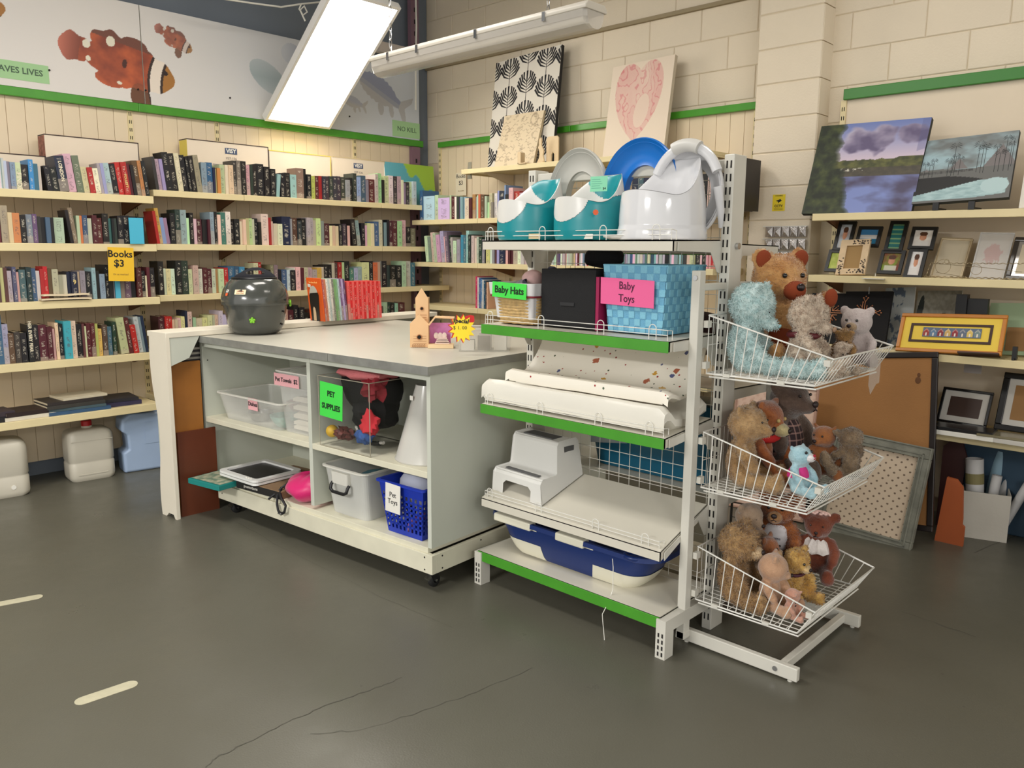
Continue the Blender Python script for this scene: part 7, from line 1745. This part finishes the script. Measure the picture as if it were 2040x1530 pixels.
# ------------------------------------------------------------------ jerry cans on the floor at left
def can(name, label, x, y, w, d, h, m, cap, capm, rot=0, ridge=True, kind=0):
    o = thing(name, label, 'container', M=Matrix.Translation((x, y, 0)) @ Matrix.Rotation(R(rot), 4, 'Z'))
    b = MB(); prof = [(0, .90), (.012, .97), (.03, 1), (.10 * h / .3, 1), (.105 * h / .3, .975), (.115 * h / .3, .975), (.12 * h / .3, 1), (h * .80, 1), (h * .88, .985), (h * .94, .93), (h * .975, .80), (h, .5)]
    if not ridge: prof = [(0, .90), (.012, .97), (.03, 1), (h * .80, 1), (h * .90, .96), (h * .96, .86), (h, .6)]
    b.loft([dense(rrect(w * s, d * (s if s > .8 else s), min(w, d) * .22 * s, z, n=6), 6, 4) for z, s in prof], cap0=True, cap1=True); b.build('body', m, o, smooth=True)
    cx = cap; b = MB(); b.cyl((cx, 0, h - .01), (cx, 0, h + .012), .032, n=20); b.build('neck', m, o)
    b = MB(); b.lathe([(0, h + .045), (.028, h + .045), (.031, h + .040), (.031, h + .012), (0, h + .012)], 24, c=(cx, 0, 0)); b.build('cap', capm, o)
    return o
JW = mat('natural_hdpe', (196, 190, 174), .4, var=.03); JB = mat('pale_blue_hdpe', (158, 178, 206), .4, var=.03)
j1 = can('jerry_can', 'white jerry can with a red cap standing under the lowest left shelf', 1.755, 5.36, .265, .19, .325, JW, .0, mat('red_cap', (176, 24, 30), .4), rot=-4)
MB().box((-.09, -.098, .04), (.08, -.0955, .046)).build('moulded_ridge', JW, j1); MB().box((-.12, -.0965, .255), (.12, -.0945, .259)).build('moulded_ridge', JW, j1)
j2 = can('jerry_can', 'white jerry can with a dark cap cut off by the left photo edge', 1.24, 5.33, .30, .22, .34, JW, -.06, BLACK, rot=-6)
MB().cyl((.06, -.113, .06), (.06, -.108, .06), .013, n=14).build('drain_bung', PAPER, j2)
j3 = thing('jerry_can', 'pale blue water container with a side handle hollow beside the white counter', 'container', M=Matrix.Translation((2.085, 5.345, 0)) @ Matrix.Rotation(R(-8), 4, 'Z') @ Matrix.Diagonal((.94, 1, .90, 1)))
# the narrow end has a deep finger hollow: build as stacked outline
b = MB(); pts = [(-.145, .0), (.14, 0), (.14, .40), (.10, .425), (-.09, .435), (-.145, .39), (-.15, .31), (-.115, .28), (-.11, .17), (-.148, .145)]
def off(p, k): return [(x * k[0], y * k[1] + k[2]) for x, y in p]
lay = [(-.085, (.93, .96, .008)), (-.075, (.985, .99, .002)), (-.06, (1, 1, 0)), (.06, (1, 1, 0)), (.075, (.985, .99, .002)), (.085, (.93, .96, .008))]
b.loft([[(x, y_, z) for x, z in off(pts, k)] for y_, k in lay], cap0=True, cap1=True); b.build('body', JB, j3, bevel=.012, seg=3)
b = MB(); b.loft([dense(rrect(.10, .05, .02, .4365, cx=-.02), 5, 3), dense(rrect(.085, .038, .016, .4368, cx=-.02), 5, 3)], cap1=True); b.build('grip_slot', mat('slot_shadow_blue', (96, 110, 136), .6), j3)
b = MB(); b.tube([(-.075, 0, .432), (-.06, 0, .448), (.02, 0, .450), (.035, 0, .434)], .010, 8); b.build('handle', JB, j3, smooth=True)
b = MB(); b.lathe([(0, .465), (.024, .465), (.026, .46), (.026, .42), (0, .42)], 20, c=(.085, 0, 0)); b.build('cap', mat('blue_cap', (30, 90, 180), .4), j3); b = MB(); b.box((.0, -.0875, .20), (.10, -.0855, .36)); b.build('moulded_panel', JB, j3)
# ------------------------------------------------------------------ soft toys
def plushmat(name, c1, c2=None, sc=14):
    if name in MATS: return MATS[name]
    m = mat(name, c1, .95, spec=.1, bump=1.0, bscale=170, sheen=.5); t = m.node_tree; bs = t.nodes['Principled BSDF']
    tc = N(t, 'ShaderNodeTexCoord'); n = N(t, 'ShaderNodeTexNoise'); n.inputs['Scale'].default_value = sc; n.inputs['Detail'].default_value = 7; n.inputs['Roughness'].default_value = .7
    t.links.new(tc.outputs['Object'], n.inputs['Vector']); r = N(t, 'ShaderNodeValToRGB'); r.color_ramp.elements[0].position = .38; r.color_ramp.elements[1].position = .62
    c2 = c2 or tuple(x * .72 for x in c1)
    r.color_ramp.elements[0].color = (*s2l(c2), 1); r.color_ramp.elements[1].color = (*s2l(c1), 1); t.links.new(n.outputs['Fac'], r.inputs['Fac']); t.links.new(r.outputs['Color'], bs.inputs['Base Color'])
    return m
def fuse(name, ells, m, parent, vox, disp=0.0, dfr=60, seed=0):
    """one continuous skin over overlapping ellipsoids (voxel remesh, smoothed, then ruffled)"""
    b = MB()
    for e in ells:
        c, r = e[0], e[1]; T_ = e[2] if len(e) > 2 else None
        if T_ is not None: b.ell((0, 0, 0), r, 18, T=Matrix.Translation(c) @ T_)
        else: b.ell(c, r, 18)
    me = b.mesh(name, m); ob = bpy.data.objects.new(name, me); COL.objects.link(ob)
    md = ob.modifiers.new('r', 'REMESH'); md.mode = 'VOXEL'; md.voxel_size = vox; s = ob.modifiers.new('s', 'SMOOTH'); s.iterations = 5; s.factor = .6
    dg = bpy.context.evaluated_depsgraph_get(); me2 = bpy.data.meshes.new_from_object(ob.evaluated_get(dg)); bpy.data.objects.remove(ob); bpy.data.meshes.remove(me)
    if disp:
        nn = [v.normal.copy() for v in me2.vertices]
        for v, q in zip(me2.vertices, nn): v.co += q * disp * (noise.noise(v.co * dfr + V((seed, 0, 0))) + .6 * noise.noise(v.co * dfr * 2.3))
    me2.polygons.foreach_set('use_smooth', [True] * len(me2.polygons)); me2.materials.clear(); me2.materials.append(m)
    o = bpy.data.objects.new(name, me2); COL.objects.link(o); o.parent = parent
    return o
def fur(body, m, parent, count, ln, wd, curl=.5, seed=0):
    rn = random.Random(seed); me = body.data; me.calc_loop_triangles(); tris = me.loop_triangles; areas = [t.area for t in tris]
    pick = rn.choices(range(len(tris)), weights=areas, k=count); b = MB()
    for k in pick:
        t = tris[k]; a, c, d = [me.vertices[i].co for i in t.vertices]; u, v = rn.random(), rn.random()
        if u + v > 1: u, v = 1 - u, 1 - v
        p = a + (c - a) * u + (d - a) * v; n = t.normal; l = ln * rn.uniform(.6, 1.2)
        tg = V((rn.gauss(0, 1), rn.gauss(0, 1), rn.gauss(0, 1) - .4)); tg = (tg - n * tg.dot(n)); tg = tg.normalized() if tg.length > .01 else n.orthogonal()
        sd = n.cross(tg) * wd; mid = p + n * l * .6 + tg * l * curl * .4; tip = p + n * l * .8 + tg * l * curl
        b.add([p - sd, p + sd, mid + sd * .7, mid - sd * .7, tip], [(0, 1, 2, 3), (3, 2, 4)])
    return b.build('fur', m, parent, kind='stuff')
EYE = mat('toy_eye', (14, 10, 10), .12, coat=.5); NOSE = mat('toy_nose', (34, 20, 20), .5)
def ez(*a): return Matrix.Rotation(R(a[0]), 4, 'Z') @ Matrix.Rotation(R(a[1]), 4, 'Y') if len(a) > 1 else Matrix.Rotation(R(a[0]), 4, 'Z')
def bear(label, loc, s, face, body, o=None, lean=(0, 0), name='teddy_bear', cat='soft toy'):
    """sitting soft toy. local x = forward, s = sitting height; o = options"""
    O_ = dict(hy=0, hp=0, hr=.20, ear=.085, earz=.17, muz=None, muzl=.09, earin=None, fur=0, fl=.012, fw=.0011, curl=.6, disp=.004, fat=1.0, arm=None, leg=None, pad=None, nose=NOSE, ns=.030, eye=EYE, es=.018, vox=.045, nomouth=False, legs=True, seed=hash(label) % 97, earshape=(.04, .085, .085))
    O_.update(o or {})
    O_['seed'] = sum(map(ord, label)) % 97
    t = thing(name, label, cat, M=Matrix.Translation(loc) @ Matrix.Rotation(R(face), 4, 'Z') @ Matrix.Rotation(R(lean[0]), 4, 'Y') @ Matrix.Rotation(R(lean[1]), 4, 'X'), group='soft toys in the wire baskets')
    f = O_['fat']; P_ = lambda x, y, z: V((x * s, y * s, z * s)); r3 = lambda a, b_, c: (a * s, b_ * s, c * s)
    E = [(P_(0, 0, .27), r3(.165 * f, .185 * f, .27))]
    for sg in (-1, 1):
        A = (O_['arm'] or {}).get(sg, [(.02, .17, .46), (.12, .24, .36), (.20, .22, .26)])
        for i in range(7):
            q = i / 6 * (len(A) - 1); k = min(int(q), len(A) - 2); p = V(A[k]).lerp(V(A[k + 1]), q - k); E.append((P_(p.x, sg * p.y, p.z), r3(.072, .072, .072)))
        if O_['legs']:
            L_ = (O_['leg'] or {}).get(sg, [(.04, .12, .10), (.24, .16, .10), (.42, .20, .10)])
            for i in range(7):
                q = i / 6 * (len(L_) - 1); k = min(int(q), len(L_) - 2); p = V(L_[k]).lerp(V(L_[k + 1]), q - k); E.append((P_(p.x, sg * p.y, p.z), r3(.092, .092, .092)))
            p = V(L_[-1]); E.append((P_(p.x + .02, sg * p.y, p.z + .03), r3(.06, .085, .115)))
    HM_ = Matrix.Translation(P_(.03, 0, .66)) @ Matrix.Rotation(R(O_['hy']), 4, 'Z') @ Matrix.Rotation(R(O_['hp']), 4, 'Y'); hr = O_['hr']
    H = lambda x, y, z: HM_ @ P_(x, y, z)
    E.append((H(0, 0, .02), r3(hr * .95, hr * 1.02, hr * .92), HM_.to_3x3().to_4x4()))
    E.append((H(hr * .85, 0, -.05), r3(O_['muzl'], .085, .072), HM_.to_3x3().to_4x4()))
    er = O_['earshape']
    for sg in (-1, 1): E.append((H(-.01, sg * O_['earz'], hr * .82), r3(*er), (HM_.to_3x3().to_4x4() @ Matrix.Rotation(R(-sg * 25), 4, 'X'))))
    bd = fuse('body', E, body, t, O_['vox'] * s * .62, O_['disp'], 55 if O_['fur'] else 30, O_['seed'])
    if O_['fur']: fur(bd, body, bd, O_['fur'], O_['fl'], O_['fw'], O_['curl'], O_['seed'])
    if O_['muz']:
        b = MB(); b.ell((0, 0, 0), r3(O_['muzl'] * 1.05, .090, .078), 16); q = b.build('muzzle', O_['muz'], t, smooth=True); q.matrix_basis = Matrix.Translation(H(hr * .85 + .012, 0, -.05)) @ HM_.to_3x3().to_4x4()
    nx = hr * .85 + O_['muzl'] * 1.02 + (.010 if O_['muz'] else 0)
    b = MB(); b.ell((0, 0, 0), r3(O_['ns'] * .7, O_['ns'] * 1.2, O_['ns']), 12); q = b.build('nose', O_['nose'], t, smooth=True); q.matrix_basis = Matrix.Translation(H(nx, 0, -.025)) @ HM_.to_3x3().to_4x4()
    if not O_['nomouth']:
        b = MB(); b.tube([P_(.0, 0, 0), P_(.004, 0, -.035), P_(-.006, .03, -.05)], .004 * s + .0008, 5); b.tube([P_(.004, 0, -.035), P_(-.006, -.03, -.05)], .004 * s + .0008, 5); q = b.build('mouth', O_['nose'], t); q.matrix_basis = Matrix.Translation(H(nx - .004, 0, -.035)) @ HM_.to_3x3().to_4x4()
    for sg in (-1, 1):
        b = MB(); b.ell(H(hr * .88, sg * .078, .055), r3(O_['es'], O_['es'], O_['es']), 10); b.build('eye', O_['eye'], t, smooth=True)
        if O_['earin']:
            b = MB(); b.ell((0, 0, 0), r3(er[0] * .75, er[1] * .72, er[2] * .72), 12); q = b.build('inner_ear', O_['earin'], t, smooth=True); q.matrix_basis = Matrix.Translation(H(.022, sg * O_['earz'], hr * .82)) @ HM_.to_3x3().to_4x4() @ Matrix.Rotation(R(-sg * 25), 4, 'X')
        if O_['pad']:
            L_ = (O_['leg'] or {}).get(sg, [(.04, .12, .10), (.24, .16, .10), (.42, .20, .10)]); p = V(L_[-1]); b = MB(); b.ell(P_(p.x + .065, sg * p.y, p.z + .03), r3(.02, .065, .09), 12); b.build('foot_pad', O_['pad'], t, smooth=True)
    t['s'] = s
    return t, H, P_, HM_
def shirt(t, P_, m, z0=.14, z1=.50, k=1.09, f=1.0, nm='shirt'):
    b = MB(); s = t['s']; rings = []
    for j in range(9):
        z = z0 + (z1 - z0) * j / 8; q = max(.05, 1 - ((z - .27) / .27) ** 2) ** .5; rings.append([(.165 * f * s * q * k * cos(a), .185 * f * s * q * k * sin(a), z * s) for a in [2 * pi * i / 28 for i in range(28)]])
    b.loft(rings); return b.build(nm, m, t, smooth=True)
def scarf(t, P_, m, r=.15, z=.49, th=.035, nm='scarf'):
    s = t['s']; b = MB(); b.tube([(r * s * cos(a), r * s * 1.05 * sin(a), (z + .01 * sin(a * 3)) * s) for a in [2 * pi * i / 24 for i in range(24)]], th * s, 8, closed=True); return b.build(nm, m, t, smooth=True)
def at(u, v, X): return onx(u, v, X)
zb = [1.028, .610, .179]
# --- top basket
PB = plushmat('pale_blue_plush', (206, 224, 222), (170, 200, 200), 40)
c = at(1500, 730, 2.63)
bear('big pale blue curly plush bear in profile at the near corner of the top basket', (2.640, 1.355, zb[0] + .005), .345, -80, PB, dict(fur=9000, fl=.011, fw=.0012, curl=.9, disp=.006, hr=.235, muzl=.15, ear=.06, earz=.15, hp=26, nose=mat('nose_blue', (150, 190, 196), .9), ns=.02, es=.008, nomouth=True, arm={1: [(.02, .15, .42), (.12, .22, .28), (.22, .20, .16)], -1: [(.02, .15, .42), (.14, .20, .28), (.24, .18, .14)]}, leg={1: [(.04, .12, .09), (.30, .15, .09), (.56, .17, .10)], -1: [(.04, .12, .09), (.35, .13, .09), (.78, .14, .10)]}), lean=(2, 0))
OB = plushmat('golden_orange_plush', (206, 160, 104), (170, 118, 66), 12); RU = mat('rust_felt', (132, 54, 20), .9)
t, H, P_, HM_ = bear('largest golden orange teddy bear with rust ears, back of the top basket', (2.875, 1.365, zb[0] + .005), .475, -128, OB, dict(fur=9000, fl=.010, fw=.0008, curl=.4, hr=.205, muz=None, muzl=.105, earin=RU, earshape=(.035, .095, .10), earz=.165, nose=mat('black_leather_nose', (30, 12, 14), .3), ns=.03, es=.020, fat=.95, hy=8, arm={1: [(.02, .15, .44), (.10, .24, .44), (.15, .34, .52)], -1: [(.02, .15, .44), (.12, .22, .32), (.22, .20, .22)]}, leg={1: [(.04, .10, .09), (.2, .13, .09), (.36, .14, .09)], -1: [(.04, .10, .09), (.2, .13, .09), (.36, .14, .09)]}), lean=(3, 0))
b = MB(); b.ell((0, 0, 0), (.040, .041, .036), 18); q = b.build('muzzle', RU, t, smooth=True); q.matrix_basis = Matrix.Translation(H(.205, 0, -.055)) @ HM_.to_3x3().to_4x4()
b = MB(); b.ell(P_(.205, .35, .545), (.014, .026, .034), 12); b.build('paw_pad', RU, t, smooth=True); b = MB(); b.ell(P_(.15, 0, .18), (.035, .07, .06), 14); b.build('belly_patch', RU, t, smooth=True)
TN = plushmat('tan_grey_curly_plush', (206, 190, 170), (164, 142, 122), 50)
t, H, P_, _h = bear('tan grey curly plush bear looking down to the right in the top basket', (2.70, 1.165, zb[0] + .005), .30, -80, TN, dict(fur=7000, fl=.008, fw=.0011, curl=1.0, disp=.006, hr=.235, muzl=.13, hp=18, hy=-6, nose=mat('tan_nose', (150, 120, 96), .9), es=.006, nomouth=True))
scarf(t, P_, mat('maroon_ribbon', (84, 16, 26), .5), .16, .46)
LG = plushmat('pale_lilac_grey_plush', (186, 174, 170), (168, 154, 150), 20)
t, H, P_, _h = bear('small pale grey plush bear with tan snout, far corner of the top basket', (2.955, 1.085, zb[0] + .02), .230, -150, LG, dict(hr=.235, muz=plushmat('tan_snout', (186, 156, 120)), muzl=.10, es=.022, disp=.001, hy=-30, earshape=(.04, .08, .08), earz=.2))
bear('small ochre plush toy lying between the tan and grey bears in the top basket', (2.86, 1.085, zb[0] + .03), .15, -170, plushmat('ochre_plush', (168, 128, 76)), dict(disp=.001, hp=50, fur=1500, fl=.005))
bear('little tan curly toy half hidden low at the front of the top basket', (2.80, 1.075, zb[0] + .005), .13, -110, TN, dict(fur=2500, fl=.006, fw=.0011, hp=60, disp=.003))
# --- middle basket
SB = plushmat('sandy_brown_plush', (178, 146, 104), (140, 106, 66), 14)
bear('large sandy brown teddy bear in profile at the near corner of the middle basket', (2.625, 1.335, zb[1] + .005), .335, -80, SB, dict(fur=8000, fl=.007, fw=.0007, curl=.3, hr=.215, muzl=.10, es=.012, earz=.18, earshape=(.03, .08, .085), hp=-6, hy=-4, leg={1: [(.04, .12, .10), (.2, .15, .10), (.36, .18, .12)], -1: [(.04, .10, .10), (.25, .12, .10), (.42, .14, .10)]}), lean=(2, 0))
OP = plushmat('burnt_orange_plush', (160, 96, 52), (124, 66, 34), 16)
t, H, P_, _h = bear('burnt orange plush with cream muzzle and red scarf in the middle basket', (2.755, 1.325, zb[1] + .005), .345, -88, OP, dict(hr=.20, muz=plushmat('cream_plush', (196, 180, 132)), muzl=.115, disp=.0015, es=.022, earshape=(.04, .06, .07), fat=.8, eye=mat('amber_eye', (176, 150, 96), .15), hp=14)); scarf(t, P_, mat('red_scarf', (176, 22, 22), .8), .16, .48, .05)
DBP = plushmat('dark_taupe_plush', (98, 80, 68), (70, 54, 46), 14); PLD = mat('plaid_cloth', (60, 44, 44), .9)
tt_ = PLD.node_tree; bs_ = tt_.nodes['Principled BSDF']; tc_ = N(tt_, 'ShaderNodeTexCoord'); mixes = None
for ax_, ph in (('Z', 0), ('Y', 1)):
    sx_ = N(tt_, 'ShaderNodeSeparateXYZ'); tt_.links.new(tc_.outputs['Object'], sx_.inputs[0]); m1 = N(tt_, 'ShaderNodeMath', operation='MULTIPLY'); m1.inputs[1].default_value = 240; tt_.links.new(sx_.outputs[ax_], m1.inputs[0]); m2_ = N(tt_, 'ShaderNodeMath', operation='SINE'); tt_.links.new(m1.outputs[0], m2_.inputs[0]); m3 = N(tt_, 'ShaderNodeMath', operation='GREATER_THAN'); m3.inputs[1].default_value = .78; tt_.links.new(m2_.outputs[0], m3.inputs[0])
    mx = N(tt_, 'ShaderNodeMix', data_type='RGBA'); m4 = N(tt_, 'ShaderNodeMath', operation='MULTIPLY'); m4.inputs[1].default_value = .45; tt_.links.new(m3.outputs[0], m4.inputs[0]); tt_.links.new(m4.outputs[0], mx.inputs['Factor']); mx.inputs['B'].default_value = (*s2l((190, 150, 140)), 1)
    if mixes is None: mx.inputs['A'].default_value = (*s2l((52, 38, 42)), 1)
    else: tt_.links.new(mixes, mx.inputs['A'])
    mixes = mx.outputs['Result']
tt_.links.new(mixes, bs_.inputs['Base Color'])
t, H, P_, _h = bear('tall dark taupe plush bear in plaid dress at the back of the middle basket', (2.90, 1.30, zb[1] + .005), .42, -100, DBP, dict(hr=.185, muzl=.10, es=.014, disp=.002, fat=.92, hp=-8, arm={1: [(.02, .15, .48), (.08, .20, .40), (.10, .20, .28)], -1: [(.02, .15, .48), (.08, .20, .40), (.10, .20, .28)]})); shirt(t, P_, PLD, .06, .50, 1.10, .92, 'plaid_dress')
t, H, P_, _h = bear('small rust orange plush dog slumped at the centre front of the middle basket', (2.90, 1.15, zb[1] + .02), .22, -150, plushmat('rust_plush', (152, 96, 54), (122, 72, 38)), dict(hr=.20, muzl=.11, disp=.001, earshape=(.03, .05, .09), hy=-40))
bear('tan grey plush with big upright paw at the far corner of the middle basket', (2.90, 1.045, zb[1] + .030), .22, 60, plushmat('grey_tan_plush', (136, 116, 92), (104, 84, 62)), dict(fur=3500, fl=.006, hp=65, fat=.8, leg={1: [(.04, .14, .10), (.0, .34, .14), (-.02, .52, .36)], -1: [(.0, .1, .10), (.2, .16, .10), (.36, .2, .14)]}))
PBL = plushmat('ice_blue_plush', (176, 208, 216), (140, 178, 190), 30)
t, H, P_, _h = bear('little ice blue plush bear with white face and pink top, middle basket', (2.66, 1.135, zb[1] + .01), .195, -100, PBL, dict(hr=.21, muz=plushmat('white_plush', (226, 222, 222)), muzl=.09, es=.028, nose=mat('crimson_nose', (160, 24, 44), .6), earshape=(.03, .06, .06), disp=.002, hp=-20)); shirt(t, P_, mat('hot_pink_top', (206, 50, 130), .8), .30, .50, 1.12, 1, 'top')
# --- bottom basket
HB = plushmat('honey_brown_plush', (182, 148, 102), (136, 100, 60), 26)
bear('fluffy honey brown teddy bear at the near corner of the bottom basket', (2.615, 1.335, zb[2] + .005), .320, -88, HB, dict(fur=11000, fl=.014, fw=.0009, curl=.7, disp=.005, hr=.225, muz=plushmat('oat_plush', (196, 170, 134)), muzl=.09, es=.014, nose=NOSE, ns=.03), lean=(2, 0))
PT = plushmat('peach_tan_plush', (190, 152, 122), (170, 130, 100), 10)
bear('smooth peach tan plush with round head in the middle of the bottom basket', (2.625, 1.195, zb[2] + .005), .225, -95, PT, dict(disp=.001, hr=.25, hp=10, hy=30, es=.010, nomouth=True, muzl=.09)); 
bear('pinkish tan plush toy upside down at the front of the bottom basket', (2.60, 1.105, zb[2] + .005), .12, -90, plushmat('pink_tan_plush', (196, 150, 130), (180, 130, 110)), dict(disp=.001, hr=.24, hp=60, nomouth=True))
bear('grey tan plush toy seen from behind at the back of the bottom basket', (2.76, 1.365, zb[2] + .10), .26, -100, plushmat('mouse_plush', (160, 138, 116), (140, 116, 94)), dict(disp=.001, hr=.21, hp=8, nomouth=True, es=.006, earz=.20))
RB = plushmat('red_brown_plush', (160, 96, 50), (120, 64, 30), 24)
t, H, P_, _h = bear('red brown fluffy teddy bear in a white printed T-shirt, bottom basket', (2.92, 1.315, zb[2] + .06), .325, -165, RB, dict(fur=7000, fl=.008, fw=.0008, hr=.20, muz=plushmat('tan_muzzle', (176, 130, 86)), muzl=.06, es=.02, hp=-4)); shirt(t, P_, mat('white_tshirt', (206, 202, 204), .9), .20, .53, 1.16, 1.0, 't_shirt')
s_ = t['s']; text('Blooms', .017, Matrix.Translation((.175 * s_ * 1.12, 0, .36 * s_)) @ basis((0, 0, 0), (0, 1, 0), (0, 0, 1)), mat('grey_shirt_ink', (90, 86, 100), .8), t)
text('the florist', .007, Matrix.Translation((.185 * s_ * 1.12, 0, .31 * s_)) @ basis((0, 0, 0), (0, 1, 0), (0, 0, 1)), mat('grey_shirt_ink', (90, 86, 100), .8), t)
MR = plushmat('mahogany_plush', (124, 66, 44), (100, 50, 34), 16); LACE = mat('white_crochet', (214, 206, 200), .9, bump=1, bscale=140)
t, H, P_, _h = bear('mahogany brown bear with a white crochet collar at the far side, bottom basket', (2.965, 1.17, zb[2] + .04), .290, -165, MR, dict(disp=.001, hr=.18, earz=.20, muzl=.055, ns=.02, es=.012)); sl_ = t['s']
b = MB(); rings = []
for j in range(6):
    r_ = .11 + .115 * j / 5; z = .50 - .16 * (j / 5) ** 1.4; rings.append([((r_ + .008 * (i % 2)) * sl_ * cos(a), (r_ + .008 * (i % 2)) * sl_ * 1.1 * sin(a), (z + .012 * sin(i * 1.57)) * sl_) for i, a in enumerate([2 * pi * i / 44 for i in range(44)])])
b.loft(rings); b.build('crochet_collar', LACE, t); b = MB(); b.tube([H(.0 + .0, .14 * cos(a), .165 + .05 * sin(a)) for a in [pi * k / 10 for k in range(11)]], .004, 6)
for k in range(6): b.ell(H(.02, .08 * cos(k), .19 + .01 * sin(k)), (.008, .008, .006), 8)
b.build('hair_lace', mat('pale_pink_lace', (226, 190, 180), .9), t, smooth=True)
YB = plushmat('golden_yellow_plush', (206, 168, 96), (170, 126, 60), 20)
t, H, P_, _h = bear('golden yellow plush bear lying across the front of the bottom basket', (2.76, 1.165, zb[2] + .01), .215, -120, YB, dict(fur=4000, fl=.007, hr=.22, muzl=.09, es=.024, ns=.034, muz=plushmat('pale_gold_plush', (210, 180, 130)), hp=10, hy=20)); scarf(t, P_, mat('plum_ribbon', (70, 16, 40), .5), .15, .45, .03, 'ribbon')
bear('brown plush with orange snout squeezed behind the honey bear, bottom basket', (2.73, 1.27, zb[2] + .02), .24, -80, plushmat('chestnut_plush', (150, 90, 52)), dict(disp=.001, hr=.19, muz=plushmat('light_tan_plush', (196, 160, 120)), muzl=.08))
